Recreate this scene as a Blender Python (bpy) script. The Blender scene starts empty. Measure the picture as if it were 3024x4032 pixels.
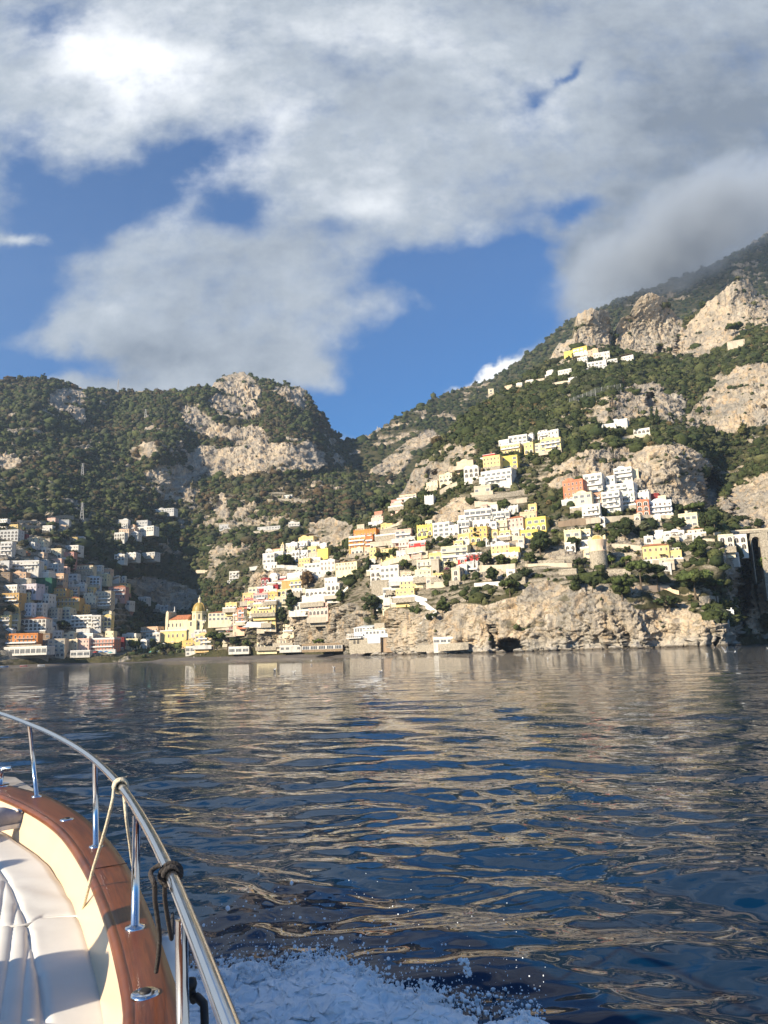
import bpy, bmesh, math, random
import numpy as np
from mathutils import Vector, Matrix

random.seed(7)
RS = np.random.RandomState(11)
PI = math.pi
S = bpy.context.scene
COL = S.collection

# ------------------------------------------------------------------ camera
CAMZ = 2.0
FPX = 2912.0
PITCH = math.radians(10.72)
ROLL = math.radians(1.8)
f_ = np.array([0, math.cos(PITCH), math.sin(PITCH)])
u0 = np.array([0, -math.sin(PITCH), math.cos(PITCH)])
r0 = np.array([1.0, 0, 0])
Rv = math.cos(ROLL) * r0 - math.sin(ROLL) * u0
Uv = math.sin(ROLL) * r0 + math.cos(ROLL) * u0
CAM = np.array([0, 0, CAMZ])

cd = bpy.data.cameras.new('camera')
cam = bpy.data.objects.new('camera', cd)
COL.objects.link(cam)
cd.sensor_fit = 'VERTICAL'
cd.sensor_height = 36
cd.lens = 26
cd.clip_start = 0.05
cd.clip_end = 30000
m = Matrix(((Rv[0], Uv[0], -f_[0], 0), (Rv[1], Uv[1], -f_[1], 0), (Rv[2], Uv[2], -f_[2], CAMZ), (0, 0, 0, 1)))
cam.matrix_world = m
S.camera = cam


def ray(px, py):
    xc = (np.asarray(px, float) - 1512) / FPX
    yc = (2016 - np.asarray(py, float)) / FPX
    return f_ + xc[..., None] * Rv + yc[..., None] * Uv


def at(px, py, Y):
    """photo pixel -> world point at depth Y (world y)"""
    d = ray(px, py)
    return CAM + d * (np.asarray(Y, float) / d[..., 1])[..., None]


def on_z(px, py, z):
    d = ray(px, py)
    return CAM + d * ((z - CAMZ) / d[..., 2])[..., None]


def to_px(p):
    v = np.asarray(p, float) - CAM
    k = v @ f_
    return 1512 + FPX * (v @ Rv) / k, 2016 - FPX * (v @ Uv) / k


# ------------------------------------------------------------------ noise
def _h(ix, iy, iz, s):
    h = (ix.astype(np.uint32) * np.uint32(374761393) + iy.astype(np.uint32) * np.uint32(668265263)
         + iz.astype(np.uint32) * np.uint32(2246822519) + np.uint32(s * 3266489917 & 0xffffffff))
    h = (h ^ (h >> np.uint32(13))) * np.uint32(1274126177)
    h = h ^ (h >> np.uint32(16))
    return h.astype(np.float32) / 4294967295.0


def vn(p, s=0):
    p = np.asarray(p, np.float32)
    i = np.floor(p)
    f = p - i
    i = i.astype(np.int64)
    f = f * f * f * (f * (f * 6 - 15) + 10)
    r = 0
    for a in (0, 1):
        wa = f[..., 0] if a else 1 - f[..., 0]
        for b in (0, 1):
            wb = f[..., 1] if b else 1 - f[..., 1]
            for c in (0, 1):
                wc = f[..., 2] if c else 1 - f[..., 2]
                r = r + wa * wb * wc * _h(i[..., 0] + a, i[..., 1] + b, i[..., 2] + c, s)
    return r * 2 - 1


def fbm(p, o=4, s=0, g=.5):
    a, t, r = 1, 0, 0
    p = np.asarray(p, np.float32)
    for k in range(o):
        r = r + a * vn(p + 17.3 * k, s + k)
        t += a
        a *= g
        p = p * 2.03
    return r / t * 1.5


def ridged(p, o=4, s=0):
    a, t, r = 1, 0, 0
    p = np.asarray(p, np.float32)
    for k in range(o):
        r = r + a * (1 - 2 * np.abs(vn(p + 9.1 * k, s + k)))
        t += a
        a *= .5
        p = p * 2.1
    return r / t


def facets(p, s=0):
    """blocky rock: each cell a tilted plane"""
    p = np.asarray(p, np.float32)
    i = np.floor(p).astype(np.int64)
    best = np.full(p.shape[:-1], 9., np.float32)
    val = np.zeros_like(best)
    for a in (-1, 0, 1):
        for b in (-1, 0, 1):
            for c in (-1, 0, 1):
                j0, j1, j2 = i[..., 0] + a, i[..., 1] + b, i[..., 2] + c
                r = [_h(j0, j1, j2, s + k) for k in range(6)]
                d0 = p[..., 0] - j0 - r[0]; d1 = p[..., 1] - j1 - r[1]; d2 = p[..., 2] - j2 - r[2]
                d = d0 * d0 + d1 * d1 + d2 * d2
                v = (r[3] - .5) * 1.3 + (r[4] - .5) * 1.6 * d0 + (r[5] - .5) * 1.6 * d2
                u = d < best
                best = np.where(u, d, best); val = np.where(u, v, val)
    return val


def sm(a, b, x):
    t = np.clip((x - a) / (b - a), 0, 1)
    return t * t * (3 - 2 * t)


# ------------------------------------------------------------------ objects
def tag(o, label=None, cat=None, group=None, kind=None):
    if label: o['label'] = label
    if cat: o['category'] = cat
    if group: o['group'] = group
    if kind: o['kind'] = kind
    return o


def link(name, me, mats=None, parent=None, loc=None, rz=None, scale=None):
    o = bpy.data.objects.new(name, me)
    COL.objects.link(o)
    if me is not None and mats is not None and len(me.materials) == 0:
        for k in (mats if isinstance(mats, (list, tuple)) else [mats]):
            me.materials.append(k)
    if parent is not None: o.parent = parent
    if loc is not None: o.location = [float(q) for q in loc]
    if rz is not None: o.rotation_euler = (0, 0, rz)
    if scale is not None: o.scale = scale
    return o


def empty(name, loc=(0, 0, 0), rz=0):
    o = bpy.data.objects.new(name, None)
    COL.objects.link(o)
    o.location = [float(q) for q in loc]
    o.rotation_euler = (0, 0, rz)
    o.empty_display_size = .1
    return o


def np_mesh(name, verts, faces, smooth=True, attrs=None, mat_idx=None):
    """faces: (n,3|4) int array, or list of such arrays"""
    me = bpy.data.meshes.new(name)
    if not isinstance(faces, list): faces = [faces]
    faces = [np.asarray(f, np.int32) for f in faces if len(f)]
    verts = np.asarray(verts, np.float32)
    me.vertices.add(len(verts))
    me.vertices.foreach_set('co', verts.ravel())
    nl = sum(f.size for f in faces)
    npoly = sum(len(f) for f in faces)
    me.loops.add(nl)
    me.polygons.add(npoly)
    me.loops.foreach_set('vertex_index', np.concatenate([f.ravel() for f in faces]))
    tot = np.concatenate([np.full(len(f), f.shape[1], np.int32) for f in faces])
    st = np.concatenate([[0], np.cumsum(tot)[:-1]]).astype(np.int32)
    me.polygons.foreach_set('loop_start', st)
    me.polygons.foreach_set('use_smooth', np.full(npoly, smooth, bool))
    if mat_idx is not None: me.polygons.foreach_set('material_index', np.asarray(mat_idx, np.int32))
    for k, (typ, arr) in (attrs or {}).items():
        a = me.attributes.new(k, typ, 'POINT')
        arr = np.asarray(arr, np.float32)
        a.data.foreach_set('color' if typ == 'FLOAT_COLOR' else ('vector' if typ == 'FLOAT_VECTOR' else 'value'), arr.ravel())
    me.update(calc_edges=True)
    me.validate()
    return me


def grid_faces(nr, nc):
    i = np.arange((nr - 1) * (nc - 1))
    r, c = i // (nc - 1), i % (nc - 1)
    a = r * nc + c
    return np.stack([a, a + 1, a + nc + 1, a + nc], 1)


# ------------------------------------------------------------------ materials
MATS = {}


def nodes(name):
    ma = bpy.data.materials.new(name)
    ma.use_nodes = True
    nt = ma.node_tree
    b = nt.nodes['Principled BSDF']
    return ma, nt, b


class NB:
    """small node builder"""
    def __init__(s, nt): s.nt = nt

    def n(s, t, **kw):
        o = s.nt.nodes.new(t)
        for k, v in kw.items():
            setattr(o, k, v)
        return o

    def l(s, a, b): s.nt.links.new(a, b)

    def setin(s, sock, v):
        if isinstance(v, bpy.types.NodeSocket): s.nt.links.new(v, sock)
        elif v is not None: sock.default_value = v

    def math(s, op, a, b=None, c=None, clamp=False):
        o = s.n('ShaderNodeMath', operation=op, use_clamp=clamp)
        for k, v in enumerate((a, b, c)): s.setin(o.inputs[k], v)
        return o.outputs[0]

    def noise(s, vec, scale, detail=4, rough=.55, dist=0.0, dims='3D'):
        o = s.n('ShaderNodeTexNoise', noise_dimensions=dims)
        s.setin(o.inputs['Vector'], vec)
        o.inputs['Scale'].default_value = scale
        o.inputs['Detail'].default_value = detail
        o.inputs['Roughness'].default_value = rough
        o.inputs['Distortion'].default_value = dist
        return o.outputs['Fac']

    def map(s, vec, scale=(1, 1, 1), loc=(0, 0, 0), rot=(0, 0, 0)):
        o = s.n('ShaderNodeMapping')
        s.setin(o.inputs['Vector'], vec)
        o.inputs['Scale'].default_value = scale
        o.inputs['Location'].default_value = loc
        o.inputs['Rotation'].default_value = rot
        return o.outputs[0]

    def rng(s, v, a, b, c=0., d=1., smooth=True):
        o = s.n('ShaderNodeMapRange', interpolation_type='SMOOTHSTEP' if smooth else 'LINEAR')
        s.setin(o.inputs[0], v)
        for k, q in zip((1, 2, 3, 4), (a, b, c, d)): s.setin(o.inputs[k], q)
        return o.outputs[0]

    def mix(s, fac, a, b, mode='MIX'):
        o = s.n('ShaderNodeMix', data_type='RGBA', blend_type=mode)
        s.setin(o.inputs[0], fac)
        for k, v in ((6, a), (7, b)):
            if isinstance(v, (tuple, list)): v = tuple(v) + ((1,) if len(v) == 3 else ())
            s.setin(o.inputs[k], v)
        return o.outputs[2]

    def bump(s, h, strength, dist, normal=None):
        o = s.n('ShaderNodeBump')
        o.inputs['Strength'].default_value = strength
        o.inputs['Distance'].default_value = dist
        s.l(h, o.inputs['Height'])
        if normal is not None: s.l(normal, o.inputs['Normal'])
        return o.outputs[0]


def simple(name, col, rough=.7, metal=0., var=.12, scale=3., bump=0., spec=None, coat=0.):
    """principled with noise colour variation in object space"""
    if name in MATS: return MATS[name]
    ma, nt, b = nodes(name)
    B = NB(nt)
    tc = B.n('ShaderNodeTexCoord').outputs['Object']
    nz = B.noise(tc, scale, 5)
    lo = tuple(c * (1 - var) for c in col)
    hi = tuple(min(1, c * (1 + var)) for c in col)
    B.l(B.mix(B.rng(nz, .3, .7), lo, hi), b.inputs['Base Color'])
    b.inputs['Roughness'].default_value = rough
    b.inputs['Metallic'].default_value = metal
    if spec is not None: b.inputs['Specular IOR Level'].default_value = spec
    if coat: b.inputs['Coat Weight'].default_value = coat
    if bump: B.l(B.bump(nz, bump, .02), b.inputs['Normal'])
    MATS[name] = ma
    return ma


# ------------------------------------------------------------------ light, sky
SUN_DIR = np.array([-0.75, -0.585, 0.43])
SUN_DIR /= np.linalg.norm(SUN_DIR)
SUN_EL = math.asin(SUN_DIR[2])
SUN_AZ = math.atan2(SUN_DIR[0], SUN_DIR[1])     # from +Y towards +X
sl = bpy.data.lights.new('sun', 'SUN')
sl.energy = 5.0
sl.angle = math.radians(.53)
sl.color = (1, .86, .66)
so = bpy.data.objects.new('sun', sl)
COL.objects.link(so)
so.rotation_euler = Vector(SUN_DIR).to_track_quat('Z', 'Y').to_euler()

w = bpy.data.worlds.new('World')
S.world = w
w.use_nodes = True
nt = w.node_tree
B = NB(nt)
bg = nt.nodes['Background']
sky = B.n('ShaderNodeTexSky', sky_type='NISHITA', sun_disc=False)
sky.sun_elevation = SUN_EL
sky.sun_rotation = SUN_AZ
sky.air_density = 1.0
sky.dust_density = .6
sky.ozone_density = 2.0
tc = B.n('ShaderNodeTexCoord').outputs['Generated']
sx = B.n('ShaderNodeSeparateXYZ')
B.l(tc, sx.inputs[0])
X, Y, Z = sx.outputs
yy = B.math('MAXIMUM', Y, .12)
U = B.math('DIVIDE', X, yy)
V = B.math('DIVIDE', Z, yy)
cmb = B.n('ShaderNodeCombineXYZ')
B.l(U, cmb.inputs[0]); B.l(V, cmb.inputs[1])
# warp for ragged outlines
uvw = cmb.outputs[0]
WN1 = B.n('ShaderNodeTexNoise'); B.l(uvw, WN1.inputs['Vector'])
WN1.inputs['Scale'].default_value = 4.5; WN1.inputs['Detail'].default_value = 6; WN1.inputs['Roughness'].default_value = .55
sep = B.n('ShaderNodeSeparateColor'); B.l(WN1.outputs['Color'], sep.inputs[0])
U2 = B.math('ADD', U, B.math('MULTIPLY', B.math('SUBTRACT', sep.outputs[0], .5), .20))
V2 = B.math('ADD', V, B.math('MULTIPLY', B.math('SUBTRACT', sep.outputs[1], .5), .17))


def sky_uv(px, py):
    d = ray(np.float64(px), np.float64(py))
    return d[0] / d[1], d[2] / d[1]


def gauss(px, py, sx_, sy_, ang=0, uu=None, vv=None):
    cu, cv = sky_uv(px, py)
    a = math.radians(ang)
    du = B.math('SUBTRACT', uu or U2, cu)
    dv = B.math('SUBTRACT', vv or V2, cv)
    k = 1.14 / FPX
    e1 = B.math('ADD', B.math('MULTIPLY', du, math.cos(a) / (sx_ * k)), B.math('MULTIPLY', dv, math.sin(a) / (sx_ * k)))
    e2 = B.math('ADD', B.math('MULTIPLY', du, -math.sin(a) / (sy_ * k)), B.math('MULTIPLY', dv, math.cos(a) / (sy_ * k)))
    q = B.math('ADD', B.math('MULTIPLY', e1, e1), B.math('MULTIPLY', e2, e2))
    return B.math('EXPONENT', B.math('MULTIPLY', q, -1.))


# coverage: starts overcast, blue windows are carved out, then some puffs put back
CL = [  # weight, px, py, sx, sy, angle(deg, up-right positive)
    (-1.15, 330, 760, 330, 170, 8), (-.85, 720, 640, 300, 110, 35), (-.9, 930, 800, 150, 100, 0),
    (-1.25, 60, 1120, 190, 270, 0), (-1.25, 1800, 1230, 430, 190, 42), (-1.0, 1500, 1560, 400, 190, 10),
    (-.9, 1650, 1050, 260, 90, 20), (-1.0, 2060, 1090, 160, 130, 30), (-.8, 2080, 960, 120, 45, 20),
    (-.85, 2240, 250, 95, 30, 40), (-.7, 2290, 760, 120, 45, 15), (-.55, 2100, 370, 70, 40, 35),
    (-1.0, 100, 1440, 190, 80, 0), (-.5, 350, 1450, 160, 45, 0), (-.6, 80, 620, 120, 120, 0), (-.45, 150, 60, 200, 120, 0),
    (-.9, 2000, 1330, 260, 120, 40), (-.35, 1300, 850, 120, 60, 0),
    (1.7, 1860, 1490, 130, 42, 27), (1.6, 1960, 1440, 90, 40, 27), (1.1, 50, 900, 90, 45, 0), (.45, 1250, 1480, 130, 60, 0), (.35, 1120, 1430, 120, 70, 0),
    (.5, 250, 1290, 170, 80, 0), (.3, 700, 1380, 300, 120, 0), (.35, 1640, 1160, 60, 40, 0),
    (.5, 2500, 1100, 300, 140, -25),
]
cov = B.math('MULTIPLY', B.math('SUBTRACT', B.noise(B.map(uvw, (1, 1.35, 1)), 7, 8, .6), .5), 1.1)
cov = B.math('ADD', cov, B.math('MULTIPLY', B.math('SUBTRACT', B.noise(B.map(uvw, (1, 1.2, 1), (3, 7, 2)), 19, 7, .62), .5), .85))
cov = B.math('ADD', cov, .62)
cov = B.math('SUBTRACT', cov, B.math('MULTIPLY', B.rng(V, 1.02, 1.3), .95))
for wt, a, b_, c, d, e in CL:
    cov = B.math('MULTIPLY_ADD', gauss(a, b_, c, d, e), wt, cov)
mask = B.rng(cov, -.24, .74)
# cloud tone: broad light and grey areas
tone = B.math('ADD', .50, B.math('MULTIPLY', B.math('SUBTRACT', B.noise(B.map(uvw, (1, 1.5, 1), (5, 1, 0)), 5.0, 6, .55), .5), .75))
TN = [(.80, 520, 240, 320, 160, -20), (.40, 960, 560, 300, 110, 40), (.34, 1420, 760, 300, 110, -10), (.22, 330, 480, 260, 120, 10),
      (-.44, 2800, 380, 420, 380, 0), (-.40, 2700, 930, 480, 250, 0), (-.18, 800, 1180, 420, 160, 30), (-.2, 650, 1400, 420, 120, 0),
      (.30, 2830, 830, 110, 60, 0), (.65, 1920, 1450, 150, 60, 25), (.2, 2100, 480, 300, 120, 20), (.22, 1450, 150, 450, 160, 0), (.25, 60, 900, 80, 50, 0),
      (-.12, 1900, 800, 400, 120, 0)]
for wt, a, b_, c, d, e in TN:
    tone = B.math('MULTIPLY_ADD', gauss(a, b_, c, d, e), wt, tone)
tone = B.math('MULTIPLY_ADD', B.math('SUBTRACT', B.noise(B.map(uvw, (1, 1.2, 1), (3, 7, 2)), 22, 7, .64), .5), .46, tone)
tone = B.rng(tone, .1, 1.1, smooth=False)
ccol = B.n('ShaderNodeValToRGB')
B.l(tone, ccol.inputs[0])
el = ccol.color_ramp.elements
el[0].position = 0; el[0].color = (1.3, 1.55, 1.9, 1)
el[1].position = 1; el[1].color = (6.6, 6.7, 6.75, 1)
e = el.new(.45); e.color = (2.85, 3.15, 3.5, 1)
skyc = B.mix(1.0, sky.outputs[0], (.215, .53, .84), 'MULTIPLY')
B.l(B.mix(mask, skyc, ccol.outputs[0]), bg.inputs['Color'])
bg.inputs['Strength'].default_value = .1

S.view_settings.view_transform = 'Standard'
S.view_settings.look = 'None'
S.view_settings.exposure = 0.88
S.view_settings.gamma = 1
S.cycles.use_denoising = True
S.cycles.max_bounces = 6
S.cycles.diffuse_bounces = 2
S.cycles.glossy_bounces = 4
S.cycles.volume_bounces = 0
S.cycles.caustics_reflective = False
S.cycles.caustics_refractive = False
S.cycles.use_adaptive_sampling = True
S.cycles.adaptive_threshold = .01
# unit spheres used for boulders and crowns
ICO = bmesh.new(); bmesh.ops.create_icosphere(ICO, subdivisions=2, radius=1)
ICO_V = np.array([v.co[:] for v in ICO.verts]); ICO_F = np.array([[v.index for v in f.verts] for f in ICO.faces]); ICO.free()
ICO = bmesh.new(); bmesh.ops.create_icosphere(ICO, subdivisions=1, radius=1)
IC1_V = np.array([v.co[:] for v in ICO.verts]); IC1_F = np.array([[v.index for v in f.verts] for f in ICO.faces]); ICO.free()
# ------------------------------------------------------------------ terrain
def interp(xs_ys, x):
    a = np.array(xs_ys, float)
    return np.interp(x, a[:, 0], a[:, 1])


SHORE = [(-400, 520), (0, 545), (300, 572), (600, 582), (900, 568), (1200, 540), (1350, 505), (1480, 464), (1560, 447), (1640, 418), (1700, 402), (1900, 377),
         (2300, 352), (2700, 337), (2890, 331), (2925, 400), (3024, 432), (3400, 440)]


class Depth:
    def __init__(s, pts, c=60., lam=2.):
        p = np.array(pts, float)
        s.xy = p[:, :2]
        s.lo, s.hi = p[:, 2].min() * .97, p[:, 2].max() * 1.04
        y = np.log(p[:, 2])
        s.c = c
        s.mu = y.mean()
        s.w = np.linalg.solve(s.k(s.xy) + lam * np.eye(len(p)), y - s.mu)

    def k(s, q):
        d2 = ((q[:, None, :] - s.xy[None]) ** 2).sum(-1)
        return -np.sqrt(d2 + s.c ** 2)

    def __call__(s, px, py):
        px, py = np.broadcast_arrays(np.asarray(px, float), np.asarray(py, float))
        q = np.stack([px.ravel(), py.ravel()], 1)
        out = np.concatenate([s.k(q[i:i + 20000]) @ s.w for i in range(0, len(q), 20000)])
        return np.clip(np.exp(out + s.mu), s.lo, s.hi).reshape(px.shape)


SIL_A = [(780, 2570), (800, 2455), (830, 2412), (930, 2400), (965, 2320), (990, 2262), (1030, 2215), (1100, 2165), (1200, 2120), (1215, 2062), (1300, 2035),
         (1390, 2062), (1440, 2040), (1500, 2004), (1560, 1962), (1590, 1925), (1640, 1830), (1720, 1742), (1830, 1642), (1920, 1572), (2060, 1492),
         (2160, 1418), (2200, 1352), (2262, 1330), (2276, 1232), (2330, 1214), (2395, 1228), (2412, 1335), (2440, 1262), (2480, 1236), (2520, 1172),
         (2565, 1152), (2620, 1172), (2640, 1216), (2680, 1262), (2720, 1244), (2800, 1180), (2860, 1132), (2900, 1096), (2945, 1098), (2980, 1150),
         (3024, 1172), (3100, 1150), (3400, 1050)]
SIL_B = [(-400, 2330), (-220, 2120), (-90, 1780), (-20, 1500), (0, 1496), (100, 1488), (230, 1502), (275, 1508), (300, 1522), (340, 1530), (480, 1540), (700, 1540), (830, 1520), (880, 1482), (950, 1465),
         (985, 1474), (1010, 1492), (1100, 1508), (1150, 1520), (1200, 1536), (1216, 1562), (1240, 1600), (1290, 1645), (1310, 1692), (1352, 1738), (1366, 1800),
         (1376, 1862), (1450, 1884), (1540, 1880), (1640, 1890), (1800, 1900)]
SIL_C = [(1150, 1800), (1350, 1742), (1420, 1722), (1480, 1700), (1530, 1662), (1560, 1640), (1640, 1605), (1700, 1572), (1800, 1532), (1900, 1502), (1960, 1478),
         (2000, 1450), (2050, 1415), (2080, 1388), (2140, 1350), (2180, 1308), (2230, 1262), (2330, 1222), (2440, 1175), (2560, 1130), (2700, 1080), (2830, 1030), (2940, 970), (3024, 915), (3200, 840), (3400, 780)]

PA = [(780, 2566, 606), (900, 2566, 596), (1000, 2564, 584), (1200, 2558, 560), (1350, 2572, 515), (1500, 2572, 474), (1560, 2570, 458), (1630, 2569, 424), (1700, 2568, 403), (1900, 2563, 378),
      (2300, 2556, 353), (2700, 2546, 338), (2880, 2541, 332), (2915, 2537, 395), (3024, 2530, 433), (3200, 2525, 440),
      (1450, 2400, 480), (1400, 2480, 500), (1590, 2450, 450), (1650, 2450, 418), (1700, 2380, 426), (1850, 2400, 392), (1900, 2370, 396), (2050, 2310, 392), (2300, 2318, 364), (2480, 2350, 353), (2750, 2410, 343),
      (2870, 2460, 337), (2350, 2235, 394), (2150, 2200, 414), (1900, 2220, 434), (2700, 2280, 378), (2830, 2160, 386), (2870, 2250, 378), (2920, 2300, 428), (2905, 2420, 410), (3000, 2300, 424),
      (2920, 2200, 424), (3100, 2250, 424), (2960, 2115, 425), (3100, 2110, 425), (2500, 2052, 442), (2300, 2082, 440), (2100, 2095, 446), (1900, 2100, 456), (1700, 2130, 474), (1500, 2200, 506), (1300, 2300, 532),
      (1200, 2400, 552), (1000, 2420, 570), (850, 2440, 600), (1000, 2270, 592), (1100, 2180, 606), (1250, 2120, 622), (1300, 2045, 632), (1500, 2100, 548), (1550, 2000, 566),
      (2400, 1965, 462), (2600, 1990, 463), (2260, 1960, 462), (2300, 1870, 486), (2550, 1850, 482), (2700, 1920, 478), (2740, 1980, 468), (3000, 1950, 470), (2980, 2050, 445),
      (2300, 1790, 500), (2600, 1764, 498), (2740, 1800, 505), (2500, 1715, 552), (2300, 1725, 556), (2800, 1720, 580), (2845, 1870, 545), (2880, 1760, 572), (3050, 1850, 490),
      (2960, 1780, 560), (3080, 1740, 560), (2500, 1610, 600), (2400, 1560, 618), (2600, 1560, 628), (2670, 1640, 610), (2860, 1660, 596), (3000, 1650, 580), (3000, 1480, 628), (2860, 1530, 640),
      (2300, 1440, 735), (2600, 1440, 742), (2880, 1345, 735), (3024, 1285, 730), (2330, 1360, 790), (2330, 1232, 795), (2560, 1390, 790), (2560, 1172, 800), (2900, 1240, 780), (2930, 1105, 792),
      (3050, 1180, 830), (2425, 1345, 815), (2700, 1275, 825), (1900, 1810, 540), (2000, 1950, 498), (2100, 1860, 522), (1700, 1850, 592), (1650, 1900, 580), (1600, 1960, 565), (1750, 1750, 640), (1840, 1650, 690),
      (1900, 1600, 725), (2100, 1500, 760), (2200, 1410, 800), (2000, 1700, 620), (2200, 1600, 640), (1800, 2000, 512), (3300, 1100, 800), (3300, 1700, 560), (3300, 2100, 420)]
PB = [(-300, 2620, 520), (0, 2600, 556), (300, 2600, 586), (600, 2590, 602), (800, 2580, 614), (-300, 2300, 560), (0, 2450, 580), (0, 2300, 612), (0, 2150, 660), (0, 2050, 730), (300, 2450, 640), (300, 2300, 690),
      (250, 2200, 710), (350, 2150, 800), (420, 2420, 660), (520, 2480, 700), (480, 2350, 760), (560, 2440, 790), (700, 2400, 850), (620, 2300, 850), (720, 2300, 885), (800, 2330, 860), (600, 2250, 880), (900, 2200, 860), (520, 2200, 830), (500, 2080, 890),
      (800, 2100, 960), (1000, 2100, 920), (1200, 2000, 960), (900, 1950, 1060), (1200, 1900, 1105), (1400, 1900, 1160), (1500, 1884, 1200), (1500, 2100, 900), (1200, 2300, 760), (1000, 2300, 790), (900, 2500, 650), (1700, 2100, 900),
      (-300, 1950, 800), (0, 1900, 900), (200, 1850, 960), (0, 1700, 1060), (300, 1700, 1160), (0, 1510, 1260), (-300, 1500, 1200), (300, 1530, 1360), (330, 1610, 1270), (150, 1600, 1180), (600, 1950, 1010), (550, 1800, 1125),
      (600, 1770, 1100), (680, 1880, 1090), (500, 1620, 1350), (500, 1545, 1430), (720, 1960, 1060), (800, 1850, 1160), (1200, 1850, 1130), (1340, 1860, 1230), (900, 1750, 1210), (1200, 1750, 1210), (760, 1720, 1240), (800, 1650, 1290), (1000, 1630, 1330),
      (1000, 1690, 1270), (1200, 1650, 1330), (950, 1475, 1460), (1200, 1540, 1440), (1300, 1690, 1420), (1360, 1750, 1460), (1370, 1850, 1300)]
PC = [(1150, 2000, 1350), (1300, 1950, 1300), (1500, 1860, 1310), (1500, 1700, 1500), (1400, 1730, 1480), (1700, 1580, 1650), (1700, 1750, 1370), (1900, 1510, 1750), (2200, 1300, 1850), (2600, 1110, 1950), (3024, 840, 2100),
      (3300, 730, 2100), (2500, 1450, 1500), (3024, 1300, 1550), (2000, 1700, 1380), (1700, 2000, 1200), (3300, 1300, 1550), (2300, 1600, 1400)]
DA, DB, DC = Depth(PA), Depth(PB), Depth(PC)

ROCK_A = [
    ([(1130, 2450), (1140, 2400), (1230, 2405), (1290, 2405), (1400, 2372), (1425, 2395), (1405, 2500), (1390, 2545), (1260, 2545), (1150, 2540)], 1),
    ([(1480, 2590), (1500, 2500), (1540, 2450), (1640, 2425), (1750, 2402), (1810, 2372), (1930, 2385), (2050, 2345), (2085, 2300), (2160, 2290), (2250, 2312), (2330, 2300), (2400, 2315), (2470, 2362), (2500, 2402), (2680, 2395), (2780, 2432), (2905, 2480), (2915, 2570), (1500, 2600)], 1.15),
    ([(2820, 2150), (2870, 2160), (2970, 2300), (2995, 2500), (2905, 2490), (2850, 2310)], .9),
    ([(2990, 2290), (3200, 2270), (3200, 2440), (3000, 2420)], 1),
    ([(2140, 1905), (2160, 1850), (2290, 1785), (2480, 1765), (2620, 1752), (2720, 1765), (2800, 1830), (2840, 1900), (2850, 2020), (2650, 2000), (2500, 1930), (2350, 1900), (2200, 1920)], 1.1),
    ([(2850, 1960), (2900, 1900), (3200, 1830), (3200, 2080), (2900, 2080), (2850, 2030)], 1.1),
    ([(2725, 1690), (2700, 1640), (2780, 1545), (2900, 1445), (3200, 1410), (3200, 1640), (2950, 1690), (2850, 1712)], 1.1),
    ([(2350, 1590), (2420, 1540), (2500, 1510), (2585, 1515), (2625, 1555), (2690, 1560), (2705, 1620), (2660, 1655), (2600, 1640), (2540, 1655), (2400, 1665), (2340, 1640)], 1),
    ([(2272, 1362), (2262, 1320), (2275, 1215), (2405, 1215), (2420, 1345), (2432, 1262), (2500, 1160), (2620, 1150), (2655, 1230), (2688, 1265), (2705, 1425), (2580, 1405), (2420, 1372)], 1.05),
    ([(2700, 1285), (2840, 1130), (2960, 1085), (3200, 1130), (3200, 1262), (2960, 1292), (2880, 1340), (2760, 1415), (2700, 1400)], 1.0),
    ([(2150, 1432), (2200, 1350), (2270, 1325), (2270, 1365), (2175, 1435)], .9),
    ([(1560, 1985), (1585, 1880), (1635, 1825), (1690, 1820), (1790, 1835), (1800, 1855), (1680, 1910), (1610, 1970)], 1),
    ([(1640, 1830), (1760, 1740), (1850, 1720), (1900, 1760), (1850, 1830), (1750, 1830)], .52),
    ([(1690, 2060), (1720, 2010), (1800, 1950), (1860, 1960), (1875, 2040), (1800, 2060)], .8),
    ([(1200, 2115), (1210, 2060), (1310, 2036), (1390, 2068), (1360, 2160), (1270, 2160)], 1),
    ([(975, 2300), (1000, 2252), (1150, 2244), (1170, 2272), (1000, 2315)], .75),
    ([(1000, 2480), (1130, 2480), (1150, 2540), (1010, 2540)], .7),
    ([(1540, 2470), (1520, 2410), (1600, 2390), (1660, 2420), (1700, 2480), (1620, 2520), (1560, 2560)], .85),
    ([(1395, 2395), (1530, 2425), (1525, 2595), (1385, 2595)], .95),
    ([(1820, 2180), (2000, 2240), (2250, 2160), (2330, 2180), (2320, 2260), (2200, 2250), (1900, 2290)], .47),
    ([(2100, 2090), (2700, 2060), (2760, 2200), (2500, 2230), (2150, 2200)], .42),
    ([(2150, 1640), (2350, 1580), (2420, 1680), (2250, 1720)], .5), ([(2600, 1640), (2700, 1620), (2720, 1720), (2600, 1700)], .5)]
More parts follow.
